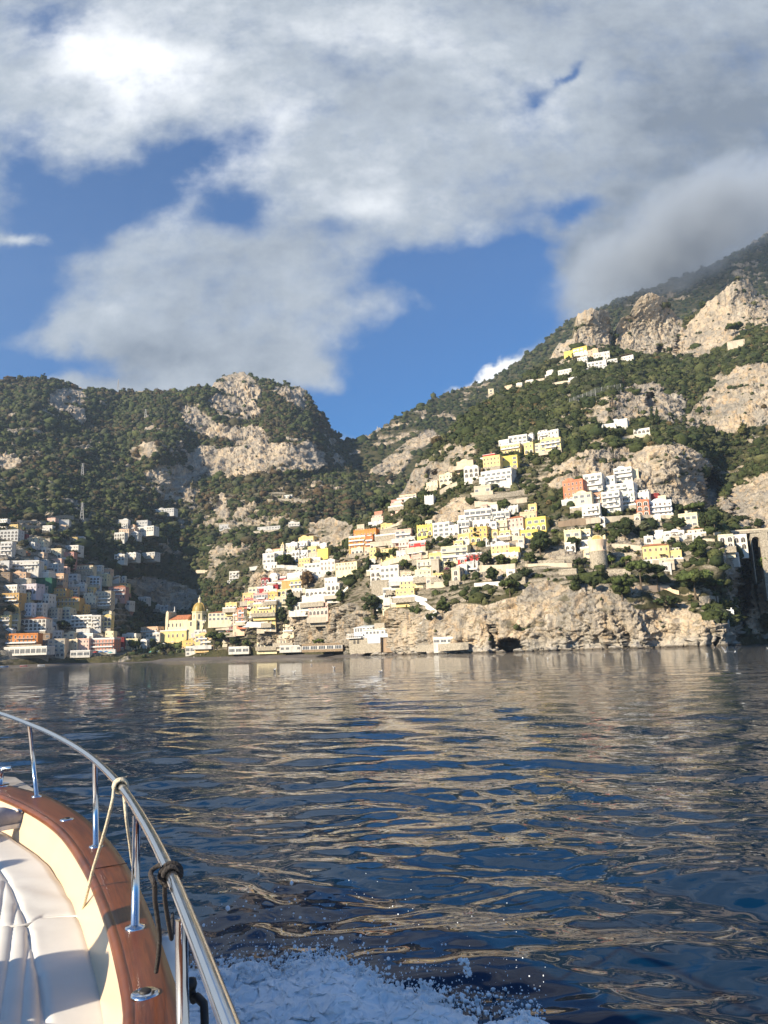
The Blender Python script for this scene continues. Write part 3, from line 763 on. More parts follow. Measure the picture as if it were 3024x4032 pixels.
# region|x0,y0,x1,y1|colour|features|kind|label
# features: t tiled hip, f flat (default), v vaulted roof, b balconies, a arched ground floor, A arches on every floor, g glazed top band, p roof pergola,
# u set-back upper floor, c chimney, n no windows, d brown shutters, G green shutters, B blue shutters, w wide windows, r parapet rail, k white cornices, m awning, x stone foot
HOUSES = '''
1|0,215,80,320|white|br|house|white terraced house at the very top of the western town, above the umbrella pine
1|2,350,215,470|palegrey|aA|house|long grey-white arcaded house below the umbrella pine
1|200,358,262,470|pink|c|house|narrow dusty pink house beside the small dark red one
1|262,405,328,472|darkred|n|house|small plain dark red cube house against the wooded slope
1|0,500,135,705|white|Abk|hotel|tall white hotel with rows of red-backed arches and a red end wall
1|340,448,470,520|cream||house|cream house with a sunlit end standing high among trees
1|440,490,545,578|cream|c|house|cream house on a ledge below the high treed terrace
1|500,462,616,575|beige|p|house|beige house with a roof pergola at the edge of the wood
1|815,545,978,618|white|a|house|low white arcaded house alone in the wood above the pink tower block
1|592,200,690,256|pinkcream|w|house|pale pink farmhouse on the dry terraces under the lower pylon
1|705,222,862,290|palegrey|n|house|ruined pale house with blank walls beside the pink farmhouse
1|530,335,618,370|white||house|tiny bright white house among the dry terraces
1|910,432,1045,460|white|n|house|flat white wall house nearly swallowed by the wood
1|627,585,762,690|cream|a|house|cream house with two big arches beside the pink tower block
1|765,630,918,768|pink||house|plain pink tower block with a sunlit top at the town edge
1|742,700,838,772|white|b|house|small white house tucked at the foot of the pink tower block
1|178,598,282,705|beige|d|house|beige house with brown shutters beside the rust-roofed one
1|282,610,352,705|rust|t|house|rust-coloured house with a tiled roof above the long white house
1|0,740,106,850|palegrey|w|house|grey-white house joined to the long white three-storey house
1|108,738,470,868|white|b|house|long white three-storey house with rows of dark window doors
1|480,712,592,800|palegrey|u|house|stepped grey house climbing behind the long white house
1|592,770,722,868|palegrey|ba|house|grey house with a railed balcony facing the dark gully
1|932,765,1160,885|cream|tb|house|cream house with tiled roof and dark verandas at the wood's edge
1|1162,795,1272,868|white||house|white house between the tiled veranda house and the peach block
1|1275,822,1386,895|peach|u|house|peach cube house with a stepped top by the dark gully
1|992,885,1080,960|beige|a|house|beige house with an arch below the tiled veranda house
1|1085,935,1246,1045|paleblue|A|house|pale blue-white house with tall arched windows
1|1250,890,1322,925|palegrey|n|house|low grey annexe above the yellow gabled house
1|1312,915,1390,985|cream|u|house|small cream house with a white dome-like top in the gully
1|2,885,110,1038|brown|d|house|brown plastered house with one big window at the town's edge
1|112,885,315,965|peach|c|house|peach house with pale roof terrace over a beige lower row
1|112,968,380,1040|beige|d|house|long beige row under the peach house
1|320,850,600,960|white|un|house|bright white stepped house above the green netting
1|388,955,640,1060|green|n|house|building wrapped in dark green scaffold netting
1|640,900,792,1005|peach|b|house|peach house with balconies beside the green netted building
1|800,990,905,1075|palegrey|d|house|grey house below the peach balconied house
1|905,1005,1060,1085|white|u|house|white house with round top among gardens in the gully
1|0,1045,200,1140|white|a|house|white house with small arch over the brown restaurant
1|205,1035,442,1148|lilac|a|house|pale lilac house with one large round arch
1|0,1148,222,1282|ochre|abm|restaurant|brown and orange restaurant house with two open terraces
1|575,1055,822,1172|ochre|t|house|ochre house with bright tiled roof above the long ochre villa
1|820,1110,880,1180|yellow||house|small yellow tower house at the end of the ochre house
1|626,1178,985,1292|ochre|tb|villa|long ochre villa with a long terracotta roof and small balconies
1|402,1160,600,1272|white|a|house|white house with two dark arches beside the long ochre villa
1|872,1290,1062,1425|gold|r|house|golden-yellow house with a white loggia along its roof
1|240,1272,382,1425|bluewhite|B|house|blue-white house with small blue windows above the tiled arcade house
1|382,1272,525,1420|white|b|house|white house with pale doors under the ochre villa
1|1040,1130,1195,1290|creamlit|u|villa|cream villa wing with a tall sunlit end wall
1|1195,1120,1385,1300|beige|ab|villa|beige villa front with arched doors beside the sunlit end wall
1|1385,1215,1455,1310|palegrey||house|grey cube house stepping down from the beige villa
1|1360,1030,1568,1200|pink|tb|house|pink house with tiled roof and three tiers of white balconies
1|1466,1000,1606,1078|yellow|t|house|pale yellow gabled house with tiled roof above the pink tiers
1|1405,925,1495,990|white|n|house|white stepped cube house above the yellow gabled house
1|1500,930,1570,1002|white||house|tall white cube house with a plain end wall
1|1565,1150,1620,1235|salmon|d|house|salmon house stuck to the side of the pink tiered house
1|1465,1245,1625,1300|white|w|house|low white house with square windows over the dark gully
1|1562,1372,1652,1442|pink|n|house|small ruined pink house alone in the dark gully
1|0,1425,110,1600|yellow|Ab|hotel|yellow hotel wing with rounded arches at the water end
1|112,1425,222,1600|yellowgrey|ab|hotel|yellow-grey hotel wing with curved balconies
1|262,1428,560,1612|white|tA|villa|white villa with tiled roof over two tiers of arches
1|562,1470,640,1540|palegrey|w|house|grey house with square windows beside the white arcaded villa
1|890,1422,1140,1600|white|awb|villa|large white villa with wide windows on the terrace wall
1|1140,1425,1256,1600|whitecream|b|villa|white centre block with a dark doorway between the white and yellow wings
1|1256,1430,1390,1600|yellow|A|villa|yellow villa wing with round arched windows
1|580,1335,715,1468|beige|a|house|beige house with large round arches below the ochre villa
1|715,1340,870,1468|cream|w|house|cream house with pale shutters beside the golden-yellow house
1|78,1655,450,1812|orange|bm|hotel|long orange hotel with four bays of white balconies
1|452,1655,612,1812|brown|w|hotel|brown unlit extension of the orange hotel
1|66,1822,560,1895|white|wg|restaurant|white glazed restaurant with a long green roof edge over the rocks
1|596,1722,800,1932|beige|aw|house|beige waterfront house with three dark arches at its foot
1|800,1728,960,1870|cream|d|house|cream waterfront house with paired windows
1|962,1718,1108,1870|pinkcream||house|pale pink and cream waterfront house
1|1110,1712,1420,1862|salmon|kb|house|salmon-pink waterfront house with white-framed windows
1|888,1866,1120,1925|white|gn|restaurant|white beach restaurant under an awning at the salmon house
2|92,32,172,105|white|b|house|white house at the top of the sunny hamlet in the wood
2|190,68,268,140|peach|b|house|peach house in the middle of the sunny hamlet
2|268,88,512,152|white|wr|house|long white house with roof rail in the sunny hamlet
2|60,118,188,190|peachcream|a|house|peach arched house at the front of the sunny hamlet
2|0,165,130,250|white|A|house|low white house with arches along the hamlet's lower edge
2|180,160,310,215|white|b|house|white terraced house below the hamlet's peach house
2|290,5,432,52|palegrey|w|house|grey roofed house half hidden behind the sunny hamlet
2|0,450,130,520|white|A|house|white arcaded house on the lower wooded spur
2|130,432,280,490|white|v|house|white vaulted terraces on the lower wooded spur
2|345,425,525,480|palegrey|w|house|grey flat-roofed house at the tip of the lower wooded spur
2|300,1015,422,1055|white|v|house|white vaulted house on the dark steps above the church
2|512,1115,600,1165|white|c|house|white house on the stairway in the dark gully
2|600,1125,700,1190|palegrey|w|house|shaded grey house behind the church front
2|102,1490,280,1560|whitecream|a|house|white house with dark arches at the gully mouth by the beach
2|0,1540,120,1680|darkred|n|house|dark red house in the shade at the gully mouth
2|150,1555,300,1692|yellowpale|d|house|pale yellow house behind the beach plane tree
2|345,1400,560,1545|peach|ab|villa|peach villa with white top floor beside the church
2|412,1478,590,1580|white|w|house|white house with long balcony in front of the peach villa
2|300,1580,420,1660|white|g|house|white terrace house between the beach trees
2|1500,672,1632,800|white|Ab|hotel|white three-storey arched hotel alone on the wooded slope
2|885,1535,1050,1680|gold|u|house|golden house with a rounded corner behind the beach
2|1052,1500,1282,1640|peachgold|bw|house|peach-gold house with a long balcony of diners
2|932,1655,1160,1765|white|gw|restaurant|white two-storey glazed restaurant on the beach below the church
2|1226,1180,1540,1312|cream|tw|house|long cream palace with tiled roof behind the church dome
2|1142,1175,1230,1230|white|v|house|white vaulted house beside the church dome
2|1450,1085,1600,1160|yellow|a|house|small yellow house with a round turret on the tiled roofs
2|1365,1292,1500,1390|whitepink|b|house|white and pink house above the dark red balconied one
2|1462,1320,1602,1480|darkred|bk|house|dark red house with white balconies near the beach pines
2|1550,1175,1700,1420|peachcream|db|house|tall peach-cream house at the end of the long cream palace
2|1040,1440,1200,1490|palegrey|w|house|low grey house with solar panes under the church apse
2|1412,1475,1480,1570|beige|d|house|small beige house between the beach pines
3|112,1152,246,1330|coral|bw|house|coral red house with white-edged balconies under the yellow hotel
3|320,1080,612,1215|yellow|bk|hotel|yellow hotel with five tall windows and a white cornice
3|270,1195,512,1310|cream|wm|hotel|cream hotel terrace with flower boxes below the yellow hotel
3|512,1200,615,1310|yellow||hotel|plain yellow corner block below the yellow hotel
3|182,960,320,1075|peachgold|b|house|peach house on the cliff edge left of the red and white hotel
3|202,1030,318,1085|pinkred|w|house|rose-red house under the peach cliff-edge house
3|320,962,510,1080|redwhite|bg|hotel|red and white hotel with glazed verandas
3|512,950,640,1060|gold|a|house|golden house with round white-edged arches
3|636,915,742,1010|goldpale|A|house|pale gold house with tall white arches by the trees
3|372,880,460,945|crimson|k|house|small crimson house with a white roof terrace
3|460,870,580,945|white|b|house|white terraced house between the crimson houses
3|580,850,645,915|crimson|n|house|small plain crimson cube house
3|424,765,530,880|darkred|A|house|dark red tower house with two stacked arched windows
3|530,720,640,830|white|v|house|white house with a domed roof beside the dark red tower house
3|612,745,750,805|crimson|nk|house|wide crimson house with a white vaulted roof
3|520,820,700,870|white|a|house|white arcaded terrace under the wide crimson house
3|692,800,800,905|ochre|n|villa|plain ochre villa wing beside the gold bays
3|800,785,962,900|gold|bw|villa|golden villa with bay windows and white terraces
3|765,735,930,790|white|Ar|house|white arcade house above the golden villa
3|368,1480,630,1655|yellowpale|a|villa|pale yellow beach villa with two large round arches
3|626,1440,826,1610|beige|u|villa|beige beach villa wing with a pale glass top
3|442,440,600,560|white|dw|house|white house on the road bend at the hamlet's tip
3|480,395,575,445|white|v|house|white vaulted house under the hamlet church
3|572,355,690,420|peach|t|church|peach hamlet church nave with a tiled roof
3|745,305,900,375|white|bu|house|white stepped houses block above the hamlet bell tower
3|900,285,1032,380|white|b|house|white house under the yellow arched house on the hilltop
3|1032,275,1188,355|white|ru|house|white house with roof rails on the hilltop
3|912,225,1110,300|yellow|ap|house|yellow arched house crowning the hilltop hamlet
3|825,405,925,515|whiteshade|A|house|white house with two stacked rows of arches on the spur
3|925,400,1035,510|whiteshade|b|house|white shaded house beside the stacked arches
3|1032,350,1150,425|yellow|w|house|yellow house with wide windows behind the yellow blank wall
3|1160,380,1302,495|yellowdeep|n|house|deep yellow house with a blank sunlit wall
3|1190,310,1282,370|white|u|house|white house at the eastern end of the hilltop hamlet
3|980,575,1200,665|white|drw|house|long white house with tiled eaves below the hilltop hamlet
3|1120,495,1200,540|white||house|small white cube house above the long white one
3|1192,530,1392,645|white|d|house|white house with dark shutters joined to the long yellow villa
3|1392,520,1680,645|yellowpale|t|villa|long pale yellow villa with a terracotta roof
3|762,665,960,765|white|ub|house|white stepped house above the brown-leaved tree
3|1090,640,1240,720|white|w|house|white house with wide dark windows below the long white house
3|1000,905,1282,985|whitecream|a|house|white arcade house with low dark arches above the plain white villa
3|1282,835,1452,980|white|A|house|white house with arched windows at the top of the white stair
3|1250,760,1420,830|white|b|house|white terraced house with green plants above the arched white house
3|955,985,1262,1085|white|Bn|villa|large plain white villa with a blank cool side
3|782,1085,1032,1165|white|A|villa|white villa with a row of dark arches on a stone wall
3|1042,1095,1302,1230|pinkcream|a|villa|pink villa with curved gables and a big arch on the cliff
3|1060,1230,1290,1290|stone|a|house|stone undercroft with dark openings beneath the pink villa
3|665,1645,952,1700|white|w|restaurant|low white beach restaurant with square dark windows
3|952,1620,1490,1690|thatch|n|restaurant|long open beach shed with a straw-coloured roof
3|0,1660,265,1725|white|gn|restaurant|long white beach restaurant crowded with diners
4|75,545,300,705|orange|kdb|palace|orange palace with yellow pilasters and small balconies
4|135,465,440,545|orange|r|palace|orange upper storey with battlements on top of the palace
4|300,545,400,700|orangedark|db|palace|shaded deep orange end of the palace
4|352,620,560,700|beige|a|house|beige terraced house with dark arched windows next to the orange palace
4|420,540,720,620|stone|n|house|long beige planted terrace over the arched windows
4|480,450,720,540|stone|n|house|stepped beige garden terrace climbing behind the palace
4|680,460,900,580|pinkcream|bw|house|pink cream house with shaded balconies above the red house
4|730,600,866,735|pinkwhite|d|house|pale pink house with paired shutters beside the red house
4|866,615,1088,715|red|kw|house|bright red house with white trims over parasol terrace
4|966,405,1172,535|yellowdeep|abr|house|bright yellow house with roof battlements and arches
4|1172,372,1402,545|white|Bw|house|white house with tall blue windows beside the bright yellow one
4|1385,405,1520,545|white|a|house|white stepped house with small arches
4|1500,345,1660,500|white|bg|hotel|white stacked hotel wing with glass terraces
4|350,705,440,860|yellow|c|house|yellow turret house at the end of the long pale yellow villa
4|490,670,725,790|yellow|t|house|yellow house with tiled roof behind the umbrella pine
4|1122,770,1285,862|goldpale|w|hotel|pale gold plain block of the bayed hotel
4|1282,680,1640,872|yellowpale|bw|hotel|long pale yellow hotel with rows of recessed bays
4|965,860,1160,985|creamlit|b|villa|cream villa top floor with balconies and dark shutters
4|940,985,1160,1095|yellowpale|a|villa|pale yellow villa base with a tall arched window
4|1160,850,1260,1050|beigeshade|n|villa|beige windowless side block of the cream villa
4|358,1000,500,1130|white|A|villa|white villa arcade with three tall arches on the cliff
4|490,935,735,1090|white|w|villa|white villa block with a cool blank side above the stone bastion
4|370,1130,592,1265|stone|n|wall|stone bastion under the white cliff villa
4|622,1085,944,1130|white|nr|house|white balustraded roof terrace over the tiered white house
4|598,1130,742,1255|white|Ab|house|tiered white house with lace-like balconies
4|742,1115,950,1240|yellow|k|house|yellow house with three tall white windows on the cliff
4|688,1240,938,1350|yellow|a|house|yellow lower storey with white arched doors on the cliff
4|522,1225,700,1335|white|gA|restaurant|white terrace restaurant with dark open arches
4|430,1330,620,1400|white|n|house|white stepped terrace wall at the cliff edge
4|1420,965,1535,1130|beige|A|house|narrow beige house with stacked arched windows under the red villa
4|1510,525,1660,612|gold|a|house|golden house with a small arch and green hedge roof
4|620,115,790,185|pinkcream|a|house|small pink house with dark openings on the wooded ridge
4|700,10,905,90|creamlit|t|house|long cream house with tiled roof on the wooded ridge
4|412,225,520,282|salmon|n|house|tiny salmon house at the tip of the wooded ridge
4|1065,20,1188,110|whiteshade|rn|wall|tall white retaining tower with roof posts on the crag
4|1182,1875,1452,1930|white|gn|pavilion|low white bathing pavilion on the rocks
5|92,195,462,340|white|gbw|hotel|big white hotel with glass-fronted terraces
5|462,225,692,350|white|gb|hotel|white hotel wing with long balconies beside the glass terraces
5|572,158,802,230|white|r|house|low white roof-top house above the hotel wing
5|818,195,1045,310|peach|Gu|house|peach house with green shutters and a flat roof
5|662,262,870,480|pinkcream|ta|house|pink house with tiled roof and two white arched windows
5|520,345,660,480|yellowpale|bd|house|pale yellow house with dark balconies beside the pink arched house
5|828,310,1168,470|yellowdeep|aw|house|long bright yellow house with square windows and small arches
5|545,480,700,545|yellow|a|house|yellow lower house with a pale arch below the pink arched house
5|828,470,1060,552|yellowdeep|w|house|bright yellow basement row behind the great dark tree
5|165,430,402,612|gold|a|house|golden house with oval shade of a tree on its wall
5|10,520,165,612|goldpale|a|house|pale golden house with white arched doors
5|0,350,200,440|white|bA|house|white terraced houses row under the big white hotel
5|200,340,440,430|whitecream|Ab|house|white house with arches and laundry terraces
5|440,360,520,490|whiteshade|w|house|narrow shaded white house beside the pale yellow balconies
5|442,650,690,772|yellow|kd|house|yellow cottage with two white-framed doors
5|690,695,820,775|yellowdeep|n|house|small bright yellow hut with a dark porch roof
5|120,770,330,900|red|ka|villa|red villa with white arched windows behind the bare tree
5|8,830,130,940|red|Ak|villa|lower red villa wing with two white arches
5|642,985,760,1035|whitecream|w|hut|tiny white cabin with three windows in the gardens
5|758,1095,892,1150|stone|n|hut|tiny stone hut on the terrace wall above the sea cliff
5|1330,985,1560,1030|stone|n|hut|low dark-fronted shed below the stone watchtower
6|78,470,300,650|yellowpale|rw|villa|pale yellow villa with a scalloped roofline by the watchtower
6|300,460,425,610|yellowpale|b|villa|pale yellow villa wing with tall grey shutters
6|325,745,430,795|cream|w|hut|small cream outhouse at the watchtower's foot
6|1112,620,1450,852|yellow|td|house|yellow house with terracotta roof and two brown balconied windows
6|1450,690,1612,850|yellow|u|house|lower yellow wing with a roof terrace beside the terracotta roof
6|1118,552,1235,620|white|a|house|small white house with a blue arch behind the terracotta roof
6|1240,555,1352,610|white|B|house|small white house with blue windows behind the terracotta roof
6|1395,852,1510,925|beige|n|house|pale porch steps under the yellow house
6|1380,485,1642,560|white|wa|house|low white house with square windows over two arches
9|215,710,360,850|coral|a|house|coral house with two large arches on the cliff
9|360,665,492,775|white|wb|house|white two-storey house backing on the cliff
9|285,800,420,905|cream|w|house|cream house with tiled edge above the coastal road
9|420,800,490,900|redcream|Gb|house|red and cream house with green shutters above the coastal road
9|348,882,478,985|white|ab|house|white house with a glass veranda standing on the road
9|572,622,702,710|white|wb|house|white stacked house with dark roof slab under the cliff
9|702,632,748,705|cream|n|house|plain cream box beside the white stacked house
9|515,680,580,760|whitecream|a|house|cream house with a pale bay beside the white stack
9|498,735,712,800|white|wb|hotel|white hotel tier with long glass balconies
9|490,790,620,930|white|bw|hotel|white hotel lower block over the yellow garage wall
9|620,790,722,890|white|Gb|hotel|white house with green-shuttered window doors
9|725,772,820,850|white|ub|house|white house top on the coral house by the road
9|735,848,825,955|coral|A|house|coral house with a tall white-framed arch by the road
9|825,855,985,962|bluewhite|db|house|blue-white house with a long balcony at the road's bend
9|825,805,890,858|darkred|n|house|dark red wall house behind the blue-white house
9|885,820,940,860|cream|n|house|cream box with a dark side behind the blue-white house
9|1035,945,1165,1040|cream|wc|house|cream house with a deep roof balcony above the pines
9|1095,1040,1205,1085|creamlit|t|house|low cream house with tiled roof by the magenta bush
9|550,280,668,330|white|n|villa|white villa on the cliff shelf among cypresses
9|485,310,585,350|whitecream|n|villa|long white terrace wall on the cypress shelf
9|708,345,825,370|white|A|pavilion|white arched pergola on the cypress shelf
9|30,345,128,410|white|bu|house|white house with railings at the top of the yellow terraces
9|125,350,182,410|white||house|small white house next to the yellow terraces
9|50,415,200,500|yellow|bw|house|long yellow house with white balconies below the cypresses
9|0,450,55,500|yellowpale|w|house|pale yellow annexe of the long yellow house
8|1300,830,1520,925|yellow|bk|house|yellow house with white balcony bands on the upper spur
8|1385,740,1600,830|white|w|house|white house with a plain flat roof on the upper spur
8|1280,790,1400,850|white|b|house|white terrace house beside the flat-roofed white house
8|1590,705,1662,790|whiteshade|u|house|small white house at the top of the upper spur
8|1560,820,1662,930|yellow|a|house|yellow house with a curved arch on the upper spur
8|1105,920,1245,990|red|tk|house|red gabled house with cream trim on the upper spur
8|1110,965,1305,1100|yellow|Gd|house|yellow house with green shutters below the red gable
8|1300,965,1495,1100|yellowdeep|Gw|house|deep yellow house with dark green shutters below the red gable
8|1080,1120,1430,1180|white|wb|hotel|long white house with four small dark windows
8|1060,1180,1430,1260|white|bw|hotel|long white balcony tiers under the four small windows
8|900,1085,1070,1185|white|Av|house|white house with rounded vaults and arches
8|820,1020,1010,1075|peachcream|n|house|peach house with a sloping roof beside the orange rock
8|632,1165,780,1235|cream|a|house|cream house with a low arcade beneath the orange rock
8|492,1225,622,1310|cream|u|house|cream house on the wooded spur below the orange rock
8|200,1355,390,1430|peachcream|tw|house|long peach house with a red eave at the ravine edge
8|110,1440,250,1520|pink|a|house|pink house with terrace columns at the ravine edge
8|1010,1290,1200,1360|beige|w|house|beige garden house under the long white balconies
8|1168,232,1232,295|cream|w|house|small cream tower house on the high skyline
8|1345,195,1432,232|peachcream|n|house|tiny peach house high on the green ridge
8|1472,168,1540,202|white|n|house|tiny white house high on the green ridge
8|1575,135,1660,165|white|n|house|long low white house high on the green ridge
a|350,545,450,602|yellowdeep|w|house|yellow house with sloping wings beneath the rock pinnacles
a|290,570,360,605|yellowdeep|n|house|low yellow wing beneath the rock pinnacles
a|450,560,525,610|peach|d|house|peach house with dark shutters beneath the rock pinnacles
a|355,580,455,610|white|n|house|white cube house below the yellow pinnacle house
a|488,580,602,625|white|r|house|long white house with a roof rail below the pinnacles
a|380,612,450,645|white|a|house|white house with a pale arcade below the pinnacles
a|445,640,580,682|whitecream|wr|house|white lower terrace house with a red door strip
a|582,625,652,660|white|w|house|white house with vine posts beneath the pinnacles
a|655,605,760,640|whitecream|p|house|white house with a slanted dark roof beneath the pinnacles
a|250,695,345,732|white|a|house|small white house with an open porch on the high green slope
a|172,690,222,730|white|u|house|white stepped house on the high green slope
a|320,748,380,775|whitecream|n|house|cream wall house among the high terraces
a|1388,500,1505,530|beige|n|house|long stone house below the lone umbrella pine
7|968,545,1160,715|creamlit|A|hotel|cream hotel with two tiers of wide arches beside the viaduct
7|1162,545,1340,725|whitecream|A|hotel|white narrow-bayed hotel end touching the viaduct pier
7|102,488,210,545|white|n|house|white low annexe wall above the small blue-windowed house
7|985,1560,1085,1640|white|n|house|small white house perched low on the sea cliff
7|1085,1560,1160,1640|bluewhite|A|house|white battlemented house end with blue arches low on the cliff
7|1105,790,1212,838|white|g|hut|white kiosk balcony below the cream hotel
c|802,1215,886,1262|white|bw|house|white two-storey house above the terraced valley
c|575,1245,745,1275|palegrey|w|house|long grey house on the valley terraces
c|768,1016,832,1036|whitecream|w|house|low white house on the grassy terraces under the big cliff
c|298,1230,400,1256|palegrey|w|house|grey farm row on the valley road
c|672,1334,722,1352|white|n|house|tiny white house above the hilltop hamlet
c|1415,1000,1450,1020|white|n|house|tiny white house in the notch beside the right ridge
b|1260,1255,1420,1285|palegrey|w|house|pale house row half hidden by wood under the slanted rock
b|965,1345,1045,1372|white|n|house|white house at the far corner of the sunny hamlet
'''
CATS = {'palace': 'palace', 'wall': 'wall', 'hut': 'hut', 'church': 'church', 'pavilion': 'pavilion', 'restaurant': 'restaurant', 'hotel': 'hotel', 'villa': 'villa', 'house': 'house'}
CNAME = {'palace': 'palace_building', 'wall': 'retaining_wall', 'hut': 'garden_hut', 'church': 'village_church', 'pavilion': 'garden_pavilion', 'restaurant': 'beach_restaurant', 'hotel': 'hillside_hotel', 'villa': 'hillside_villa', 'house': 'town_house'}
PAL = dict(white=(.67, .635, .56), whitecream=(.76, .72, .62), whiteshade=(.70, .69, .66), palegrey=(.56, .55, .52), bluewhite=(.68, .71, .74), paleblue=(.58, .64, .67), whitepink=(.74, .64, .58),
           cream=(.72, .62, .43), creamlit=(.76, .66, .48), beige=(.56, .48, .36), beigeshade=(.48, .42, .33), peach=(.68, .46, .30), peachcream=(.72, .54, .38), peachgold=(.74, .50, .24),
           pink=(.56, .30, .24), pinkcream=(.70, .47, .38), pinkwhite=(.72, .56, .48), pinkred=(.52, .17, .15), salmon=(.58, .26, .18), coral=(.66, .23, .13), rust=(.42, .19, .09), brown=(.34, .25, .17),
           red=(.50, .06, .05), redwhite=(.62, .34, .30), redcream=(.60, .34, .22), crimson=(.34, .045, .05), darkred=(.26, .05, .05), orange=(.70, .27, .08), orangeshade=(.58, .20, .08), ochre=(.56, .36, .14),  # palace end's darker orange has the shade put into the wall colour
           gold=(.72, .47, .17), goldpale=(.74, .55, .24), yellow=(.74, .58, .26), yellowpale=(.76, .67, .42), yellowdeep=(.77, .59, .16), yellowgrey=(.55, .48, .28), lilac=(.58, .52, .55), stone=(.40, .35, .27),
           green=(.04, .13, .09), thatch=(.34, .25, .16))


def stucco(col):
    k = 'stucco_' + col
    if k in MATS: return MATS[k]
    ma, nt, b = nodes(k)
    B = NB(nt)
    gp = B.n('ShaderNodeNewGeometry').outputs['Position']
    c = PAL[col]
    n1 = B.noise(B.map(gp, (1, 1, .3)), .5, 6, .65)
    n2 = B.noise(gp, .12, 3)
    lo = tuple(q * .74 for q in c)
    cc = B.mix(B.rng(n1, .32, .56), lo, c)
    cc = B.mix(B.math('MULTIPLY', B.rng(n2, .5, .75), .25), cc, tuple(min(.85, q * 1.12 + .02) for q in c))
    if col in ('stone', 'thatch'):
        n3 = B.noise(gp, 1.6, 5, .7)
        cc = B.mix(B.rng(n3, .35, .65), tuple(q * .55 for q in c), tuple(q * 1.25 for q in c))
        B.l(B.bump(n3, .8, .3), b.inputs['Normal'])
    B.l(cc, b.inputs['Base Color'])
    b.inputs['Roughness'].default_value = .9
    b.inputs['Specular IOR Level'].default_value = .15
    MATS[k] = ma
    return ma


WHITE = simple('white_trim', (.69, .665, .62), .7, scale=1.)
TRIM = simple('cream_trim', (.70, .66, .58), .8, scale=1.)
GLASS = simple('dark_glass', (.07, .08, .09), .12, var=.4, scale=.6)
DIM = simple('painted_room_shade', (.055, .048, .042), .8, var=.5, scale=.7)  # flat dark panes, with the shade of rooms and arches as their colour
SHUT = {'d': simple('brown_shutter', (.20, .12, .075), .7), 'G': simple('green_shutter', (.06, .14, .10), .7), 'B': simple('blue_shutter', (.10, .22, .36), .7)}
PAVE = simple('roof_paving', (.46, .42, .36), .9, var=.25, scale=.5)
STONE = stucco('stone')
TILE = simple('roof_tiles', (.42, .155, .065), .85, var=.35, scale=1.2, bump=.6)
RAIL = simple('grey_rail', (.55, .55, .54), .5)
AWN = simple('white_awning', (.74, .72, .66), .8)
POT = simple('potted_green', (.05, .07, .025), .8, var=.4, scale=4.)
WOODM = simple('pergola_wood', (.20, .14, .09), .8)


class MB:
    def __init__(s): s.v, s.f, s.m, s.mats = [], [], [], []

    def mi(s, m):
        if m not in s.mats: s.mats.append(m)
        return s.mats.index(m)

    def box(s, x0, x1, y0, y1, z0, z1, m, bottom=True):
        n = len(s.v)
        s.v += [(x, y, z) for x in (x0, x1) for y in (y0, y1) for z in (z0, z1)]
        q = [[0, 1, 3, 2], [4, 6, 7, 5], [0, 4, 5, 1], [2, 3, 7, 6], [0, 2, 6, 4], [1, 5, 7, 3]]
        s.f += [[n + i for i in f] for f in q]
        s.m += [s.mi(m)] * 6
        return s

    def poly(s, pts, m, flip=False):
        n = len(s.v)
        s.v += [tuple(p) for p in pts]
        s.f.append(list(range(n, n + len(pts)))[::-1] if flip else list(range(n, n + len(pts))))
        s.m.append(s.mi(m))
        return s

    def prism(s, prof, y0, y1, m):
        """profile in x,z extruded along y"""
        k = len(prof)
        a = [(x, y0, z) for x, z in prof]; b = [(x, y1, z) for x, z in prof]
        s.poly(a, m); s.poly(b[::-1], m)
        for i in range(k):
            j = (i + 1) % k
            s.poly([a[i], b[i], b[j], a[j]], m)
        return s

    def lathe(s, prof, m, n=24, cx=0, cy=0):
        o = len(s.v)
        for r, z in prof:
            for k in range(n):
                t = 2 * PI * k / n
                s.v.append((cx + r * math.cos(t), cy + r * math.sin(t), z))
        for i in range(len(prof) - 1):
            for k in range(n):
                a = o + i * n + k; b = o + i * n + (k + 1) % n
                s.f.append([a, b, b + n, a + n]); s.m.append(s.mi(m))
        return s

    def tube(s, pts, r, m, n=8, cap=True):
        P = [Vector(p) for p in pts]
        o = len(s.v)
        up = Vector((0, 0, 1))
        t0 = (P[1] - P[0]).normalized()
        if abs(t0.z) > .9: up = Vector((1, 0, 0))
        side = t0.cross(up).normalized()
        for i, p in enumerate(P):
            t = (P[min(i + 1, len(P) - 1)] - P[max(i - 1, 0)]).normalized()
            side = (side - t * side.dot(t)).normalized()
            nn = t.cross(side)
            rr_ = r[i] if isinstance(r, (list, tuple, np.ndarray)) else r
            for k in range(n):
                a = 2 * PI * k / n
                s.v.append(tuple(p + (side * math.cos(a) + nn * math.sin(a)) * rr_))
        for i in range(len(P) - 1):
            for k in range(n):
                a = o + i * n + k; b = o + i * n + (k + 1) % n
                s.f.append([a, b, b + n, a + n]); s.m.append(s.mi(m))
        if cap:
            s.f.append([o + k for k in range(n)]); s.m.append(s.mi(m))
            e = o + (len(P) - 1) * n
            s.f.append([e + k for k in range(n)][::-1]); s.m.append(s.mi(m))
        return s

    def mesh(s, name, smooth=False):
        me = bpy.data.meshes.new(name)
        me.from_pydata(s.v, [], s.f)
        for m in s.mats: me.materials.append(m)
        me.polygons.foreach_set('material_index', s.m)
        if smooth: me.polygons.foreach_set('use_smooth', [True] * len(s.f))
        me.update()
        return me

    def build(s, name, parent=None, loc=None, rz=None, smooth=False):
        return link(name, s.mesh(name, smooth), None, parent, loc, rz)


WMESH = {}


